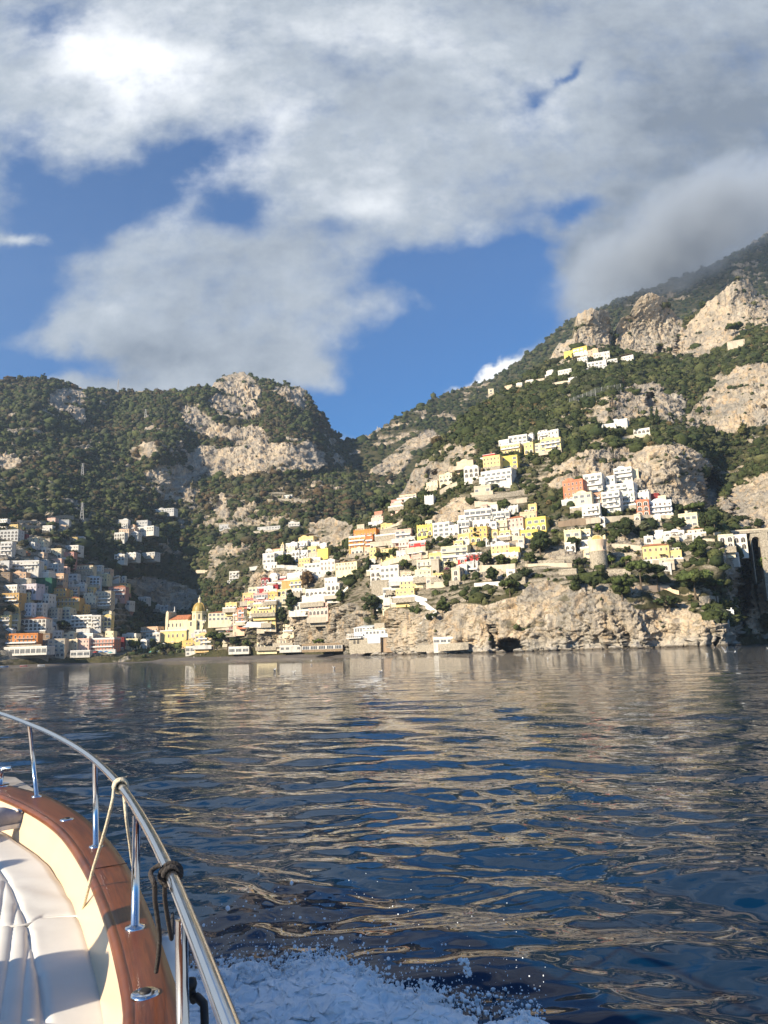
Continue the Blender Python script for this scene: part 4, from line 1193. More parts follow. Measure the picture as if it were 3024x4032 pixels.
def win_mesh(kind, sh, trim):
    """unit window 1 x 1 (scaled per window); front is -y"""
    key = (kind, sh, trim.name)
    if key in WMESH: return WMESH[key]
    b = MB()
    if kind == 'arch':
        n = 8
        arc = lambda r, zc: [(r * math.cos(PI * k / n), zc + r * math.sin(PI * k / n)) for k in range(n + 1)]
        outer = [(.58, 0)] + arc(.58, .52)[0:] + [(-.58, 0)]
        inner = [(.46, 0)] + arc(.46, .52) + [(-.46, 0)]
        b.prism(outer, -.06, .1, trim)
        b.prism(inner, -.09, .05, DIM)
        b.box(-.03, .03, -.11, -.085, 0, .98, trim)
    else:
        b.box(-.58, .58, -.06, .1, -.06, 1.07, trim)
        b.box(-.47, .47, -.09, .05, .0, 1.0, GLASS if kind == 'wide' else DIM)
        b.box(-.025, .025, -.11, -.085, 0, 1, trim)
        if kind == 'wide':
            for x in (-.25, .25): b.box(x - .02, x + .02, -.11, -.085, 0, 1, trim)
        if sh:
            b.box(-.50, -.16, -.13, -.112, .0, 1., SHUT[sh]); b.box(.16, .50, -.13, -.112, .0, 1., SHUT[sh])
    WMESH[key] = b.mesh('window')
    return WMESH[key]


HB = []       # facade boxes in photo pixels, kept clear of scrub
HREC = []


def surf_y(px, py):
    if px > 800 and py > interp(SIL_A, px) - 2: return A.y_at(px, py), 'A'
    if px < 1330: return Bs.y_at(px, py), 'B'
    return Cs.y_at(px, py), 'C'


def beach_pt(px, py):
    """walk the pixel ray until it meets the sand"""
    Y0 = float(interp(SHORE, px))
    pr = [(0, .05), (5, .7), (14, 1.7), (26, 2.5), (45, 3.1), (75, 3.4)]
    best = None
    for dy in np.linspace(1, 70, 140):
        z = np.interp(dy, [q[0] for q in pr], [q[1] for q in pr])
        e = abs(to_px(np.array([ray(np.float64(px), np.float64(py))[0] / ray(np.float64(px), np.float64(py))[1] * (Y0 + dy), Y0 + dy, z]))[1] - py)
        if best is None or e < best[0]: best = (e, dy, z)
    d = ray(np.float64(px), np.float64(py))
    return np.array([d[0] / d[1] * (Y0 + best[1]), Y0 + best[1], best[2] - .05])


hr = random.Random(3)
for line in HOUSES.strip().split('\n'):
    g, bx, col, ft, kind, label = line.split('|')
    ox, oy, k = REG[g]
    x0, y0, x1, y1 = [float(q) for q in bx.split(',')]
    x0, x1, y0, y1 = ox + x0 * k, ox + x1 * k, oy + y0 * k, oy + y1 * k
    xc = (x0 + x1) / 2
    ys, lay = surf_y(xc, y1)
    ys = min(ys, surf_y(x0 + 2, y1)[0] + 4, surf_y(x1 - 2, y1)[0] + 4)
    Yf = ys - 1.5
    if lay == 'A': rz = math.radians(-26 + hr.uniform(-7, 7)) if xc > 1150 else math.radians(-18 + hr.uniform(-8, 6))
    elif xc < 480: rz = math.radians(-3 + hr.uniform(-12, 12))
    else: rz = math.radians(-6 + hr.uniform(-8, 8))
    if g == '2' and y1 > 300 * 1 and oy + 0 < y1 and lay == 'B' and xc > 520: rz = math.radians(-14 + hr.uniform(-5, 5))
    if kind == 'restaurant': rz *= .5
    if kind == 'restaurant' and y1 > 2545: Yf = min(Yf - 5, beach_pt(xc, y1)[1] - 3)
    HREC.append((x0, y0, x1, y1, Yf, rz, lay, col, ft, kind, label))
    HB.append((x0, y0, x1, y1, Yf))

# smaller houses squeezed between the ones above
FILL = [('white', 'small white house'), ('cream', 'small cream house'), ('cream', 'small cream house'), ('pinkcream', 'little pink-cream house'), ('goldpale', 'little pale gold house'), ('whitecream', 'little off-white house'), ('beige', 'small beige house'), ('peachcream', 'little peach house'), ('palegrey', 'small grey house'), ('yellowpale', 'little pale yellow house')]


def overlap(a, others, tol):
    for o in others:
        w_ = min(a[2], o[2]) - max(a[0], o[0]); h_ = min(a[3], o[3]) - max(a[1], o[1])
        if w_ > 0 and h_ > 0 and w_ * h_ > tol * (a[2] - a[0]) * (a[3] - a[1]): return True
    return False


base_ = list(HREC); left_ = [q for q in base_ if q[0] < 420]; used = set(); nf = 0
for it in range(14000):
    h_ = base_[hr.randrange(len(base_))] if it % 2 else left_[hr.randrange(len(left_))]
    if h_[10] in used or len(h_[10].split()) > 11 or ('small' in h_[10] and 'house' in h_[10]) or h_[3] < 2020 or h_[9] in ('wall', 'restaurant', 'hut'): continue
    if not (h_[0] < 420 or (950 < h_[0] < 2720)): continue
    w_ = hr.uniform(24, 50); hh = hr.uniform(17, 30)
    dx = hr.uniform(-.5, .5) * (h_[2] - h_[0]); below = hr.random() < .55
    cx_ = (h_[0] + h_[2]) / 2 + dx
    yb = h_[3] + hr.uniform(.5, 1.) * hh + 1 if below else h_[1] + hr.uniform(-.1, .3) * hh
    a = (cx_ - w_ / 2, yb - hh, cx_ + w_ / 2, yb)
    if yb > 2535 or overlap(a, [q[:4] for q in HREC], .20): continue
    if polymask(ROCK_A if cx_ > 800 else ROCK_B, np.array([cx_]), np.array([yb]))[0] > .5: continue
    if cx_ > 820 and yb - hh < interp(SIL_A, cx_): continue
    c_, nm = FILL[hr.randrange(len(FILL))]
    ys, lay = surf_y(cx_, yb)
    lb_ = nm + (' just below the ' if below else ' peeping over the ') + h_[10]
    if len(lb_.split()) > 16: continue
    used.add(h_[10])
    ft = hr.choice(['', 'b', 'a', 'u', 'w', 'ab', 't', 'p'])
    r_ = (*a, ys - 1.5, h_[5] + hr.uniform(-.15, .15), lay, c_, ft, 'house', lb_)
    HREC.append(r_); HB.append((*a, ys - 1.5)); nf += 1
    if nf >= 110: break
print('fillers', nf, len(HREC))
for (x0, y0, x1, y1, Yf, rz, lay, col, ft, kind, label) in HREC:
    xc = (x0 + x1) / 2
    P0 = at(xc, y1, Yf)
    nrm = np.array([math.sin(rz), -math.cos(rz)])
    view = np.array([P0[0], P0[1]]); view /= np.linalg.norm(view)
    cosv = max(.55, -nrm @ view)
    pxm = Yf / FPX * 1.07                      # metres per photo pixel (slanted view included)
    W = (x1 - x0) * Yf / FPX / cosv * .97
    Pt = at(xc, y0, Yf)
    H = float(Pt[2] - P0[2])
    if H < 1.2: H = 1.2
    Dp = min(max(W * .7, 5.), 11.)
    if kind in ('wall',): Dp = 6.
    root = empty(CNAME[kind], P0, rz)
    tag(root, label, CATS[kind], 'buildings of the hillside town')
    wm = stucco(col)
    foot = 1.2 if kind == 'restaurant' and y1 > 2545 else 5.0
    h2 = H
    up = 'u' in ft and H > 5
    if up: h2 = H * .68
    tiled = 't' in ft
    if tiled: h2 = H * .84
    b = MB()
    b.box(-W / 2, W / 2, 0, Dp, -foot, h2, wm)
    if 'k' in ft:
        b.box(-W / 2 - .15, W / 2 + .15, -.15, Dp + .1, h2 - .55, h2 - .25, WHITE)
        if kind == 'palace':
            for q in range(4):
                xq = -W / 2 + .3 + q * (W - .6) / 3
                b.box(xq - .35, xq + .35, -.12, .3, -foot, h2 - .57, stucco('gold'))
    b.build('wall', root)
    if kind in ('house', 'villa', 'hotel', 'palace') and hr.random() < .5:
        tm = hr.choice([STONE, STONE, stucco('beige'), stucco('beigeshade'), stucco('palegrey')])
        tw2, td = W * hr.uniform(.5, .68), hr.uniform(1.8, 3.4)
        th = hr.uniform(-.4, .7)
        c_ = MB(); c_.box(-tw2, tw2, -td, -.03, -2.4, th, tm)
        c_.box(-tw2, tw2, -td - .05, -td + .2, th, th + .9, hr.choice([WHITE, tm, tm]))
        for q in range(int(tw2 * 1.1)):
            xq = hr.uniform(-tw2 + .4, tw2 - .4); rr_ = hr.uniform(.25, .6)
            if hr.random() < .5: c_.lathe([(rr_ * .5, th), (rr_, th + rr_), (rr_ * .8, th + 1.6 * rr_), (.02, th + 2.1 * rr_)], POT, 6, xq, -td * .5)
        c_.build('terrace', root)
    r = MB()
    if tiled:
        o = .45
        e = h2
        rh = max(.8, H - h2)
        X_, Y0, Y1 = W / 2 + o, -o, Dp + o
        rd = min(X_, (Y1 - Y0) / 2) * .95
        ym = (Y0 + Y1) / 2
        a_, b_, c_, d_ = (-X_, Y0, e), (X_, Y0, e), (X_, Y1, e), (-X_, Y1, e)
        p_, q_ = (-X_ + rd, ym, e + rh), (X_ - rd, ym, e + rh)
        r.poly([a_, b_, q_, p_], TILE); r.poly([b_, c_, q_], TILE); r.poly([c_, d_, p_, q_], TILE); r.poly([d_, a_, p_], TILE); r.poly([a_, d_, c_, b_], TRIM)
    elif 'v' in ft:
        nb = max(1, int(round(W / 5)))
        r.box(-W / 2 - .1, W / 2 + .1, -.1, Dp + .1, h2, h2 + .2, WHITE)
        for q in range(nb):
            w_ = W / nb
            cx = -W / 2 + w_ * (q + .5)
            prof = [(cx + w_ * .46 * math.cos(PI * j / 8), h2 + .2 + w_ * .30 * math.sin(PI * j / 8)) for j in range(9)]
            r.prism(prof, 0, Dp, WHITE)
    else:
        rm = stucco(col) if col not in ('thatch', 'green') else wm
        t_ = .25
        pm = WHITE if ('k' in ft or col.startswith('white')) else wm
        r.box(-W / 2 - .18, W / 2 + .18, -.18, Dp + .15, h2, h2 + .22, pm)
        ph = .22 + .75
        r.box(-W / 2, W / 2, 0, t_, h2 + .22, h2 + ph, pm)
        r.box(-W / 2, -W / 2 + t_, t_, Dp, h2 + .22, h2 + ph, pm)
        r.box(W / 2 - t_, W / 2, t_, Dp, h2 + .22, h2 + ph, pm)
        r.box(-W / 2 + t_, W / 2 - t_, t_, Dp - .1, h2 + .22, h2 + .3, PAVE)
        if not up and 'flat' not in label and 'r' not in ft and col not in ('thatch', 'green', 'stone') and kind in ('house', 'villa') and hr.random() < .34:
            vw = W * hr.uniform(.3, .62); vx = hr.uniform(-.5, .5) * (W - vw) * .9
            if hr.random() < .7:
                r.prism([(vx + vw * .5 * math.cos(PI * j / 8), h2 + .3 + min(vw * .36, 2.2) * math.sin(PI * j / 8)) for j in range(9)], .5, Dp - .3, pm)
            else:
                rr_ = min(vw * .5, Dp * .4)
                r.lathe([(rr_, h2 + .3)] + [(rr_ * math.cos(t), h2 + .5 + rr_ * .7 * math.sin(t)) for t in np.linspace(0, PI / 2 * .98, 6)], pm, 14, vx, Dp * .5)
        if 'r' in ft:
            n = max(3, int(W / 1.6))
            for q in range(n):
                xq = -W / 2 + .3 + q * (W - .6) / (n - 1)
                r.box(xq - .22, xq + .22, .0, .26, h2 + ph, h2 + ph + .6, pm)
    ro = r.build('roof', root)
    if 'c' in ft or hr.random() < .3:
        c_ = MB(); xq = hr.uniform(-.3, .3) * W; c_.box(xq - .3, xq + .3, Dp * .5, Dp * .5 + .6, h2 + .3, h2 + 1.9, wm); c_.box(xq - .4, xq + .4, Dp * .5 - .1, Dp * .5 + .7, h2 + 1.9, h2 + 2.05, TRIM); c_.build('chimney', ro)
    if up:
        uw = W * hr.uniform(.5, .7); ux = hr.uniform(-.5, .5) * (W - uw)
        c_ = MB(); c_.box(ux - uw / 2, ux + uw / 2, 1.6, Dp, h2 + .3, H, wm); c_.box(ux - uw / 2 - .2, ux + uw / 2 + .2, 1.4, Dp + .1, H, H + .25, WHITE)
        c_.build('upper_floor', root)
        for q in range(2):
            link('window', win_mesh('rect', None, TRIM), None, root, (ux + (q - .5) * uw * .5, 1.6, h2 + .9), None, (.9, 1, 1.5))
    if 'p' in ft:
        c_ = MB()
        for xq in (-W * .4, 0, W * .4): c_.box(xq - .08, xq + .08, .5, .66, h2 + .97, h2 + 2.9, WOODM)
        c_.box(-W * .45, W * .45, .3, Dp * .6, h2 + 2.9, h2 + 3.05, WOODM)
        c_.build('pergola', root)
    # openings
    trim = WHITE if (col not in ('white', 'whitecream') or 'k' in ft) else TRIM
    ns = max(1, int(round(h2 / 3.3)))
    sh_ = h2 / ns
    sh = 'd' if 'd' in ft else 'G' if 'G' in ft else 'B' if 'B' in ft else None
    if 'n' not in ft:
        for fl in range(ns):
            z0 = fl * sh_
            arch = 'A' in ft or ('a' in ft and fl == 0)
            wide = 'w' in ft
            pitch = 3.1 if arch else (3.5 if wide else 2.5)
            ncol = int(max(1, min(8, round((W - 1) / pitch))))
            g_top = 'g' in ft and fl == ns - 1
            for q in range(ncol):
                if not arch and not g_top and hr.random() < .10: continue
                xq = -W / 2 + W * (q + .5) / ncol + hr.uniform(-.15, .15)
                door = ('b' in ft and fl > 0) or fl == 0
                if g_top: sc = (W / ncol * .86, 1, sh_ * .72); kd = 'wide'; zz = z0 + .35
                elif arch: sc = (min(2.3, W / ncol * .68), 1, min(sh_ * .78, 2.9)); kd = 'arch'; zz = z0 + .12
                elif wide: sc = (min(2.4, W / ncol * .62), 1, min(1.7, sh_ * .55)); kd = 'wide'; zz = z0 + sh_ * .27
                else: sc = (hr.uniform(.7, 1.15), 1, min(sh_ * .68, hr.uniform(1.7, 2.2)) if door else min(sh_ * .5, 1.5)); kd = 'rect'; zz = z0 + (sh_ * .1 if door else sh_ * .27)
                link('window', win_mesh(kd, sh if kd == 'rect' else None, trim), None, root, (xq, 0, zz), None, sc)
            # windows on the flank that can be seen
            sgn = 1 if rz < 0 else -1
            nside = 2 if Dp > 8 else 1
            for q in range(nside):
                if hr.random() < .25: continue
                o = link('window', win_mesh('rect', sh, trim), None, root, (sgn * W / 2, Dp * (q + .6) / (nside + .4), z0 + sh_ * .27), sgn * PI / 2, (.9, 1, min(sh_ * .5, 1.5)))
            if 'b' in ft and (fl > 0 or ns == 1):
                c_ = MB()
                bw = W * (.94 if hr.random() < .6 else .55)
                bx_ = 0 if bw > W * .8 else hr.uniform(-.18, .18) * W
                c_.box(bx_ - bw / 2, bx_ + bw / 2, -1.25, -.02, z0 - .2, z0 - .02, WHITE)
                if hr.random() < .6 or wm.name.startswith('stucco_white'):
                    c_.box(bx_ - bw / 2, bx_ + bw / 2, -1.25, -1.13, z0 - .02, z0 + .85, WHITE)
                    for xq in (bx_ - bw / 2, bx_ + bw / 2 - .12): c_.box(xq, xq + .12, -1.13, -.02, z0 - .02, z0 + .85, WHITE)
                else:
                    c_.box(bx_ - bw / 2, bx_ + bw / 2, -1.25, -1.19, z0 + .85, z0 + .93, RAIL)
                    for j in range(int(bw / .45) + 1):
                        xq = bx_ - bw / 2 + j * .45
                        c_.box(xq, xq + .05, -1.24, -1.2, z0 - .02, z0 + .85, RAIL)
                c_.build('balcony', root)
    elif col == 'thatch' or 'g' in ft:
        for q in range(max(3, int(W / 5))):
            n_ = max(3, int(W / 5))
            xq = -W / 2 + W * (q + .5) / n_
            link('window', win_mesh('wide', None, WHITE), None, root, (xq, 0, H * .18), None, (W / n_ * .82, 1, H * .6))
    if 'm' in ft:
        c_ = MB()
        zz = min(h2 * .6, 3.2)
        c_.poly([(-W * .46, -.05, zz + .5), (-W * .46, -2.4, zz - .2), (W * .46, -2.4, zz - .2), (W * .46, -.05, zz + .5)], AWN)
        c_.poly([(-W * .46, -2.4, zz - .2), (-W * .46, -2.4, zz - .5), (W * .46, -2.4, zz - .5), (W * .46, -2.4, zz - .2)], AWN)
        c_.build('awning', root)
# ------------------------------------------------------------------ wood on the slopes
def crowns(name, C, R, colr, rng, nt_=16, flat=.8, base=None):
    """many lumpy crowns in one mesh: a rough core and leaf tufts standing out of it"""
    bv, bf = base or (IC1_V, IC1_F)
    n = len(C)
    nv = len(bv)
    ang = rng.uniform(0, 2 * PI, n)
    ca, sa = np.cos(ang), np.sin(ang)
    Vv = np.repeat(bv[None], n, 0)
    lump = 1 + rng.uniform(-.34, .30, (n, nv))
    Vv = Vv * lump[..., None]
    Vv = np.stack([Vv[..., 0] * ca[:, None] - Vv[..., 1] * sa[:, None], Vv[..., 0] * sa[:, None] + Vv[..., 1] * ca[:, None], Vv[..., 2] * flat], -1)
    st = rng.uniform(.72, 1.35, (n, 1, 3))
    Vv = Vv * st * R[:, None, None] + C[:, None]
    F1 = bf[None] + (np.arange(n) * nv)[:, None, None]
    vcol = colr[:, None, :] * (1 + rng.uniform(-.18, .18, (n, nv, 1)))
    # tufts
    d = rng.normal(size=(n, nt_, 3)); d[..., 2] = np.abs(d[..., 2]) * .9 - .25
    d /= np.linalg.norm(d, axis=-1, keepdims=True)
    ctr = C[:, None] + d * np.array([1, 1, flat]) * st * (R[:, None, None] * rng.uniform(.85, 1.12, (n, nt_, 1)))
    a = rng.normal(size=(n, nt_, 3)); a /= np.linalg.norm(a, axis=-1, keepdims=True)
    bb = np.cross(d, a); bb /= np.linalg.norm(bb, axis=-1, keepdims=True) + 1e-9
    sz = R[:, None, None] * rng.uniform(.16, .38, (n, nt_, 1))
    q = np.stack([ctr - a * sz, ctr + bb * sz * .7, ctr + a * sz * 1.1, ctr - bb * sz * .7], 2)
    V2 = q.reshape(-1, 3)
    o2 = n * nv
    F2 = (np.arange(n * nt_) * 4)[:, None] + np.array([0, 1, 2, 3]) + o2
    c2 = np.repeat((colr[:, None, :] * (1 + rng.uniform(-.3, .35, (n, nt_, 1))))[:, :, None, :], 4, 2)
    allc = np.concatenate([vcol.reshape(-1, 3), c2.reshape(-1, 3)])
    allc = np.concatenate([np.clip(allc, 0, 1), np.ones((len(allc), 1))], 1)
    return np_mesh(name, np.concatenate([Vv.reshape(-1, 3), V2]), [F1.reshape(-1, 3), F2], True, {'tint': ('FLOAT_COLOR', allc)})


ma, nt, b = nodes('foliage')
B = NB(nt)
gp = B.n('ShaderNodeNewGeometry').outputs['Position']
tin = B.n('ShaderNodeAttribute', attribute_name='tint').outputs['Color']
nz = B.noise(gp, 1.1, 4, .7)
B.l(B.mix(1, tin, B.mix(B.rng(nz, .3, .7), (.6, .6, .6), (1.45, 1.4, 1.3)), 'MULTIPLY'), b.inputs['Base Color'])
b.inputs['Roughness'].default_value = .8
b.inputs['Specular IOR Level'].default_value = .15
B.l(B.bump(B.noise(gp, 1.6, 3, .6), .8, .5), b.inputs['Normal'])
FOL = ma


def palette(n, rng, cols, ps, var=.2):
    k = rng.choice(len(cols), n, p=np.array(ps) / sum(ps))
    return np.array(cols)[k] * rng.uniform(1 - var, 1 + var, (n, 1))


GREENS = [(.030, .042, .016), (.045, .058, .020), (.065, .075, .028), (.055, .062, .032), (.085, .088, .040)]


def dens_a(px, py):
    d = np.ones(px.shape)
    d[(py > 2080) & (px > 1000) & (px < 2900)] = .62
    d[(px < 1500) & (py > 2180)] = .30
    d[(px > 2830) & (py > 2150)] = 1.2
    return d


# ------------------------------------------------------------------ landmarks
def rp(g, x, y):
    ox, oy, k = REG[g]
    return ox + x * k, oy + y * k


def keep_clear(x0, y0, x1, y1, Y): HB.append((x0, y0, x1, y1, Y))


# domed church
cx, cy = rp('2', 770, 1600)
Yc = surf_y(cx, cy)[0] - 4
u_ = Yc / FPX * .30139            # metres per zoom pixel
P0 = at(cx, cy, Yc)
ch = empty('domed_church', P0, math.radians(-12))
tag(ch, 'big yellow church with a majolica-tiled dome rising behind the beach', 'church', 'buildings of the hillside town')
keep_clear(*rp('2', 580, 1060), *rp('2', 1215, 1600), Yc)
ZX = lambda x: (x - 770) * u_ * 1.05
ZZ = lambda y: (1600 - y) * u_ * 1.04
YEL, PYEL = stucco('yellow'), stucco('yellowpale')
b = MB(); b.box(ZX(590), ZX(945), 0, 12, -8, ZZ(1452), YEL); b.build('lower_wall', ch)
b = MB(); b.box(ZX(588), ZX(950), -.3, 12, ZZ(1452), ZZ(1438), WHITE); b.build('cornice', ch)
b = MB(); b.box(ZX(640), ZX(930), 4, 18, ZZ(1438), ZZ(1310), PYEL); b.build('nave_wall', ch)
b = MB()
b.poly([(ZX(672), 3.6, ZZ(1312)), (ZX(930), 3.6, ZZ(1312)), (ZX(930), 11, ZZ(1250)), (ZX(700), 11, ZZ(1250))], TILE)
b.poly([(ZX(930), 3.6, ZZ(1312)), (ZX(930), 18, ZZ(1312)), (ZX(930), 11, ZZ(1250))], TILE)
b.poly([(ZX(672), 18, ZZ(1312)), (ZX(672), 3.6, ZZ(1312)), (ZX(700), 11, ZZ(1250))], TILE)
b.poly([(ZX(930), 18, ZZ(1312)), (ZX(672), 18, ZZ(1312)), (ZX(700), 11, ZZ(1250)), (ZX(930), 11, ZZ(1250))], TILE)
b.build('roof', ch)
b = MB()
b.prism([(ZX(632), ZZ(1440)), (ZX(660), ZZ(1440)), (ZX(672), ZZ(1300)), (ZX(672), ZZ(1215)), (ZX(655), ZZ(1195)), (ZX(640), ZZ(1215)), (ZX(632), ZZ(1300))], 3.5, 18.5, stucco('cream'))
b.lathe([(.9, ZZ(1205)), (.6, ZZ(1190)), (.35, ZZ(1175)), (.5, ZZ(1160)), (.22, ZZ(1150)), (.3, ZZ(1143)), (.02, ZZ(1135))], WHITE, 10, ZX(700), 11)
b.build('facade_gable', ch)
b = MB(); b.box(ZX(925), ZX(1062), 1.5, 16, -8, ZZ(1330), PYEL); b.box(ZX(1062), ZX(1215), 4, 16, -8, ZZ(1345), PYEL); b.box(ZX(1060), ZX(1220), 3.7, 16.3, ZZ(1345), ZZ(1335), WHITE); b.build('transept', ch)
dx, dy = ZX(1040), 11
R_ = 88 * u_
b = MB(); b.lathe([(R_ * 1.12, ZZ(1335)), (R_ * 1.12, ZZ(1230)), (R_ * 1.2, ZZ(1228)), (R_ * 1.2, ZZ(1218)), (R_ * .98, ZZ(1216))], PYEL, 8, dx, dy)
dr = b.build('drum', ch)
ma, nt, bs = nodes('majolica')
B = NB(nt)
tco = B.n('ShaderNodeTexCoord').outputs['Object']
ck = B.n('ShaderNodeTexNoise'); B.l(tco, ck.inputs[0]); ck.inputs['Scale'].default_value = 1.4
B.l(B.mix(B.rng(ck.outputs[0], .4, .6), (.30, .22, .05), (.40, .30, .08)), bs.inputs['Base Color'])
bs.inputs['Roughness'].default_value = .5
prof = [(R_ * math.cos(t) ** .9, ZZ(1216) + 118 * u_ * math.sin(t)) for t in np.linspace(0, PI / 2 * .86, 10)]
b = MB(); b.lathe(prof, ma, 32, dx, dy)
for k in range(8):
    t = 2 * PI * k / 8 + PI / 8
    b.tube([(dx + (r_ + .1) * math.cos(t), dy + (r_ + .1) * math.sin(t), z_) for r_, z_ in prof], .22, stucco('gold'), 5)
dm = b.build('dome', ch, smooth=True)
lz = prof[-1][1]
b = MB(); b.lathe([(1.9, lz - .4), (1.9, lz + .2), (1.35, lz + .3), (1.35, lz + 3.0), (1.7, lz + 3.1), (1.5, lz + 3.5), (.9, lz + 4.6), (.25, lz + 5.6), (.3, lz + 6.), (.05, lz + 6.9)], stucco('cream'), 12, dx, dy)
b.build('lantern', dm)
for xq in (677, 728, 780, 830): link('window', win_mesh('rect', None, WHITE), None, ch, (ZX(xq), 4, ZZ(1400)), None, (18 * u_, 1, 45 * u_))
link('window', win_mesh('rect', None, WHITE), None, ch, (ZX(990), 1.5, ZZ(1400)), None, (24 * u_, 1, 55 * u_))
for xq in (707, 764, 823, 897): link('window', win_mesh('arch', None, WHITE), None, ch, (ZX(xq), 0, ZZ(1530)), None, (20 * u_, 1, 45 * u_))
for xq in (1080, 1140, 1190): link('window', win_mesh('rect', None, WHITE), None, ch, (ZX(xq), 4, ZZ(1395)), None, (24 * u_, 1, 32 * u_))
for t in (-112.5, -67.5, -22.5):
    t = math.radians(t)
    rr_ = R_ * 1.12 * math.cos(PI / 8)
    link('window', win_mesh('rect', None, WHITE), None, dr, (dx + rr_ * math.cos(t), dy + rr_ * math.sin(t), ZZ(1312)), t + PI / 2, (20 * u_, 1, 60 * u_))

# stone watchtower
cx, cy = rp('6', 528, 935)
Yt = surf_y(cx, cy)[0] - 3
u_ = Yt / FPX * .30139
P0 = at(cx, cy, Yt + 4)
tw = empty('watchtower', P0, math.radians(-15))
tag(tw, 'round stone watchtower with a scalloped niche at its top, on the garden terraces', 'tower', 'buildings of the hillside town')
keep_clear(*rp('6', 395, 525), *rp('6', 655, 900), Yt)
ZT = lambda y: (935 - y) * u_ * 1.05
r1 = 112 * u_
b = MB(); b.lathe([(r1 * 1.04, -8), (r1 * .99, ZT(745))], STONE, 32); b.build('base', tw, smooth=True)
b = MB(); b.lathe([(r1 * 1.0, ZT(748)), (r1 * 1.04, ZT(745)), (r1 * 1.04, ZT(738)), (r1 * .98, ZT(735)), (r1 * 1.03, ZT(660)), (r1 * 1.13, ZT(606)), (r1 * 1.13, ZT(598)), (.01, ZT(600))], stucco('peachcream'), 32); b.build('shaft', tw, smooth=True)
b = MB()
n = 14
arc = [(r1 * .62 * math.cos(PI * k / n), ZT(600) + r1 * .62 * math.sin(PI * k / n)) for k in range(n + 1)]
b.prism([(r1, ZT(600)), (r1, ZT(528))] + [(r1 * .7, ZT(540))] + [(x * 1.12, z + .3) for x, z in arc] + [(-r1 * .7, ZT(540)), (-r1, ZT(548)), (-r1, ZT(600))], r1 * .1, r1 * .5, stucco('yellowpale'))
b.prism(arc, -.1, r1 * .2, stucco('ochre'))
b.build('niche_wall', tw)
link('window', win_mesh('arch', None, TRIM), None, tw, (r1 * .70, -r1 * .70, ZT(722)), math.radians(45), (1.5, 1, 3.6))

# hamlet bell tower
cx, cy = rp('3', 710, 420)
Yb = surf_y(cx, cy)[0] - 3
u_ = Yb / FPX * .30139
bt = empty('bell_tower', at(cx, cy, Yb), math.radians(-15))
tag(bt, 'slender pale yellow bell tower with a pointed top in the hilltop hamlet', 'bell tower', 'buildings of the hillside town')
keep_clear(*rp('3', 680, 280), *rp('3', 740, 410), Yb)
hw = 24 * u_
b = MB(); b.box(-hw, hw, -hw, hw, -5, 85 * u_, stucco('cream')); b.box(-hw * 1.1, hw * 1.1, -hw * 1.1, hw * 1.1, 60 * u_, 63 * u_, WHITE); b.build('shaft', bt)
b = MB(); b.box(-hw * .8, hw * .8, -hw * .8, hw * .8, 85 * u_, 108 * u_, stucco('cream')); b.lathe([(hw * .9, 108 * u_), (hw * .5, 120 * u_), (hw * .45, 128 * u_), (.02, 147 * u_)], stucco('goldpale'), 8); b.build('belfry', bt)
link('window', win_mesh('arch', None, WHITE), None, bt, (0, -hw, 66 * u_), None, (hw * .8, 1, 15 * u_))
link('window', win_mesh('arch', None, WHITE), None, bt, (0, -hw * .8, 88 * u_), None, (hw * .6, 1, 16 * u_))

# seaside restaurant on the rocks
cx, cy = rp('4', 300, 1975)
Ys_ = interp(SHORE, cx) - 9
u_ = Ys_ / FPX * .30139
sr = empty('seaside_restaurant', at(cx, cy, Ys_), math.radians(-33))
tag(sr, 'white glazed seaside restaurant stacked on a stone base among shore rocks', 'restaurant', 'buildings of the hillside town')
keep_clear(*rp('4', 60, 1690), *rp('4', 690, 1985), Ys_)
RX = lambda x: (x - 300) * u_ * 1.14
RZ = lambda y: (1975 - y) * u_ * 1.03
b = MB(); b.box(RX(70), RX(500), 0, 14, -4, RZ(1872), STONE); b.build('stone_base', sr)
b = MB(); b.box(RX(500), RX(660), 2, 14, -4, RZ(1832), stucco('brown')); b.build('dark_side', sr)  # brown block standing as the dark side of the building
b = MB(); b.box(RX(330), RX(500), -.3, 0, RZ(1940), RZ(1860), stucco('bluewhite')); b.build('blue_panel', sr)
b = MB(); b.box(RX(60), RX(260), -2, 14, RZ(1872), RZ(1862), WHITE)
for k in range(8):
    xq = RX(62) + k * (RX(255) - RX(62)) / 7
    b.box(xq - .08, xq + .08, -1.95, -1.8, RZ(1862), RZ(1818), WHITE)
b.box(RX(60), RX(258), -1.95, -1.8, RZ(1840), RZ(1834), WHITE); b.box(RX(60), RX(258), -2, 0, RZ(1820), RZ(1812), WHITE)
b.build('terrace', sr)
b = MB(); b.box(RX(250), RX(690), 1, 14, RZ(1872), RZ(1775), WHITE); b.box(RX(255), RX(700), .4, 14, RZ(1775), RZ(1765), TRIM); b.build('dining_floor', sr)
for k, xq in enumerate((310, 360, 410, 455, 520, 570, 620)): link('window', win_mesh('wide', None, WHITE), None, sr, (RX(xq), 1, RZ(1825)), None, (36 * u_, 1, 32 * u_))
b = MB(); b.box(RX(100), RX(360), 3, 14, RZ(1860), RZ(1735), WHITE); b.build('veranda', sr)
for xq in (128, 165, 202, 240, 300, 340): link('window', win_mesh('wide', None, WHITE), None, sr, (RX(xq), 3, RZ(1790)), None, (30 * u_, 1, 42 * u_))
b = MB(); b.poly([(RX(92), 2.4, RZ(1738)), (RX(368), 2.4, RZ(1738)), (RX(368), 14, RZ(1702)), (RX(92), 14, RZ(1702))], stucco('paleblue')); b.box(RX(92), RX(368), 2.4, 2.7, RZ(1745), RZ(1738), WHITE); b.build('roof', sr)
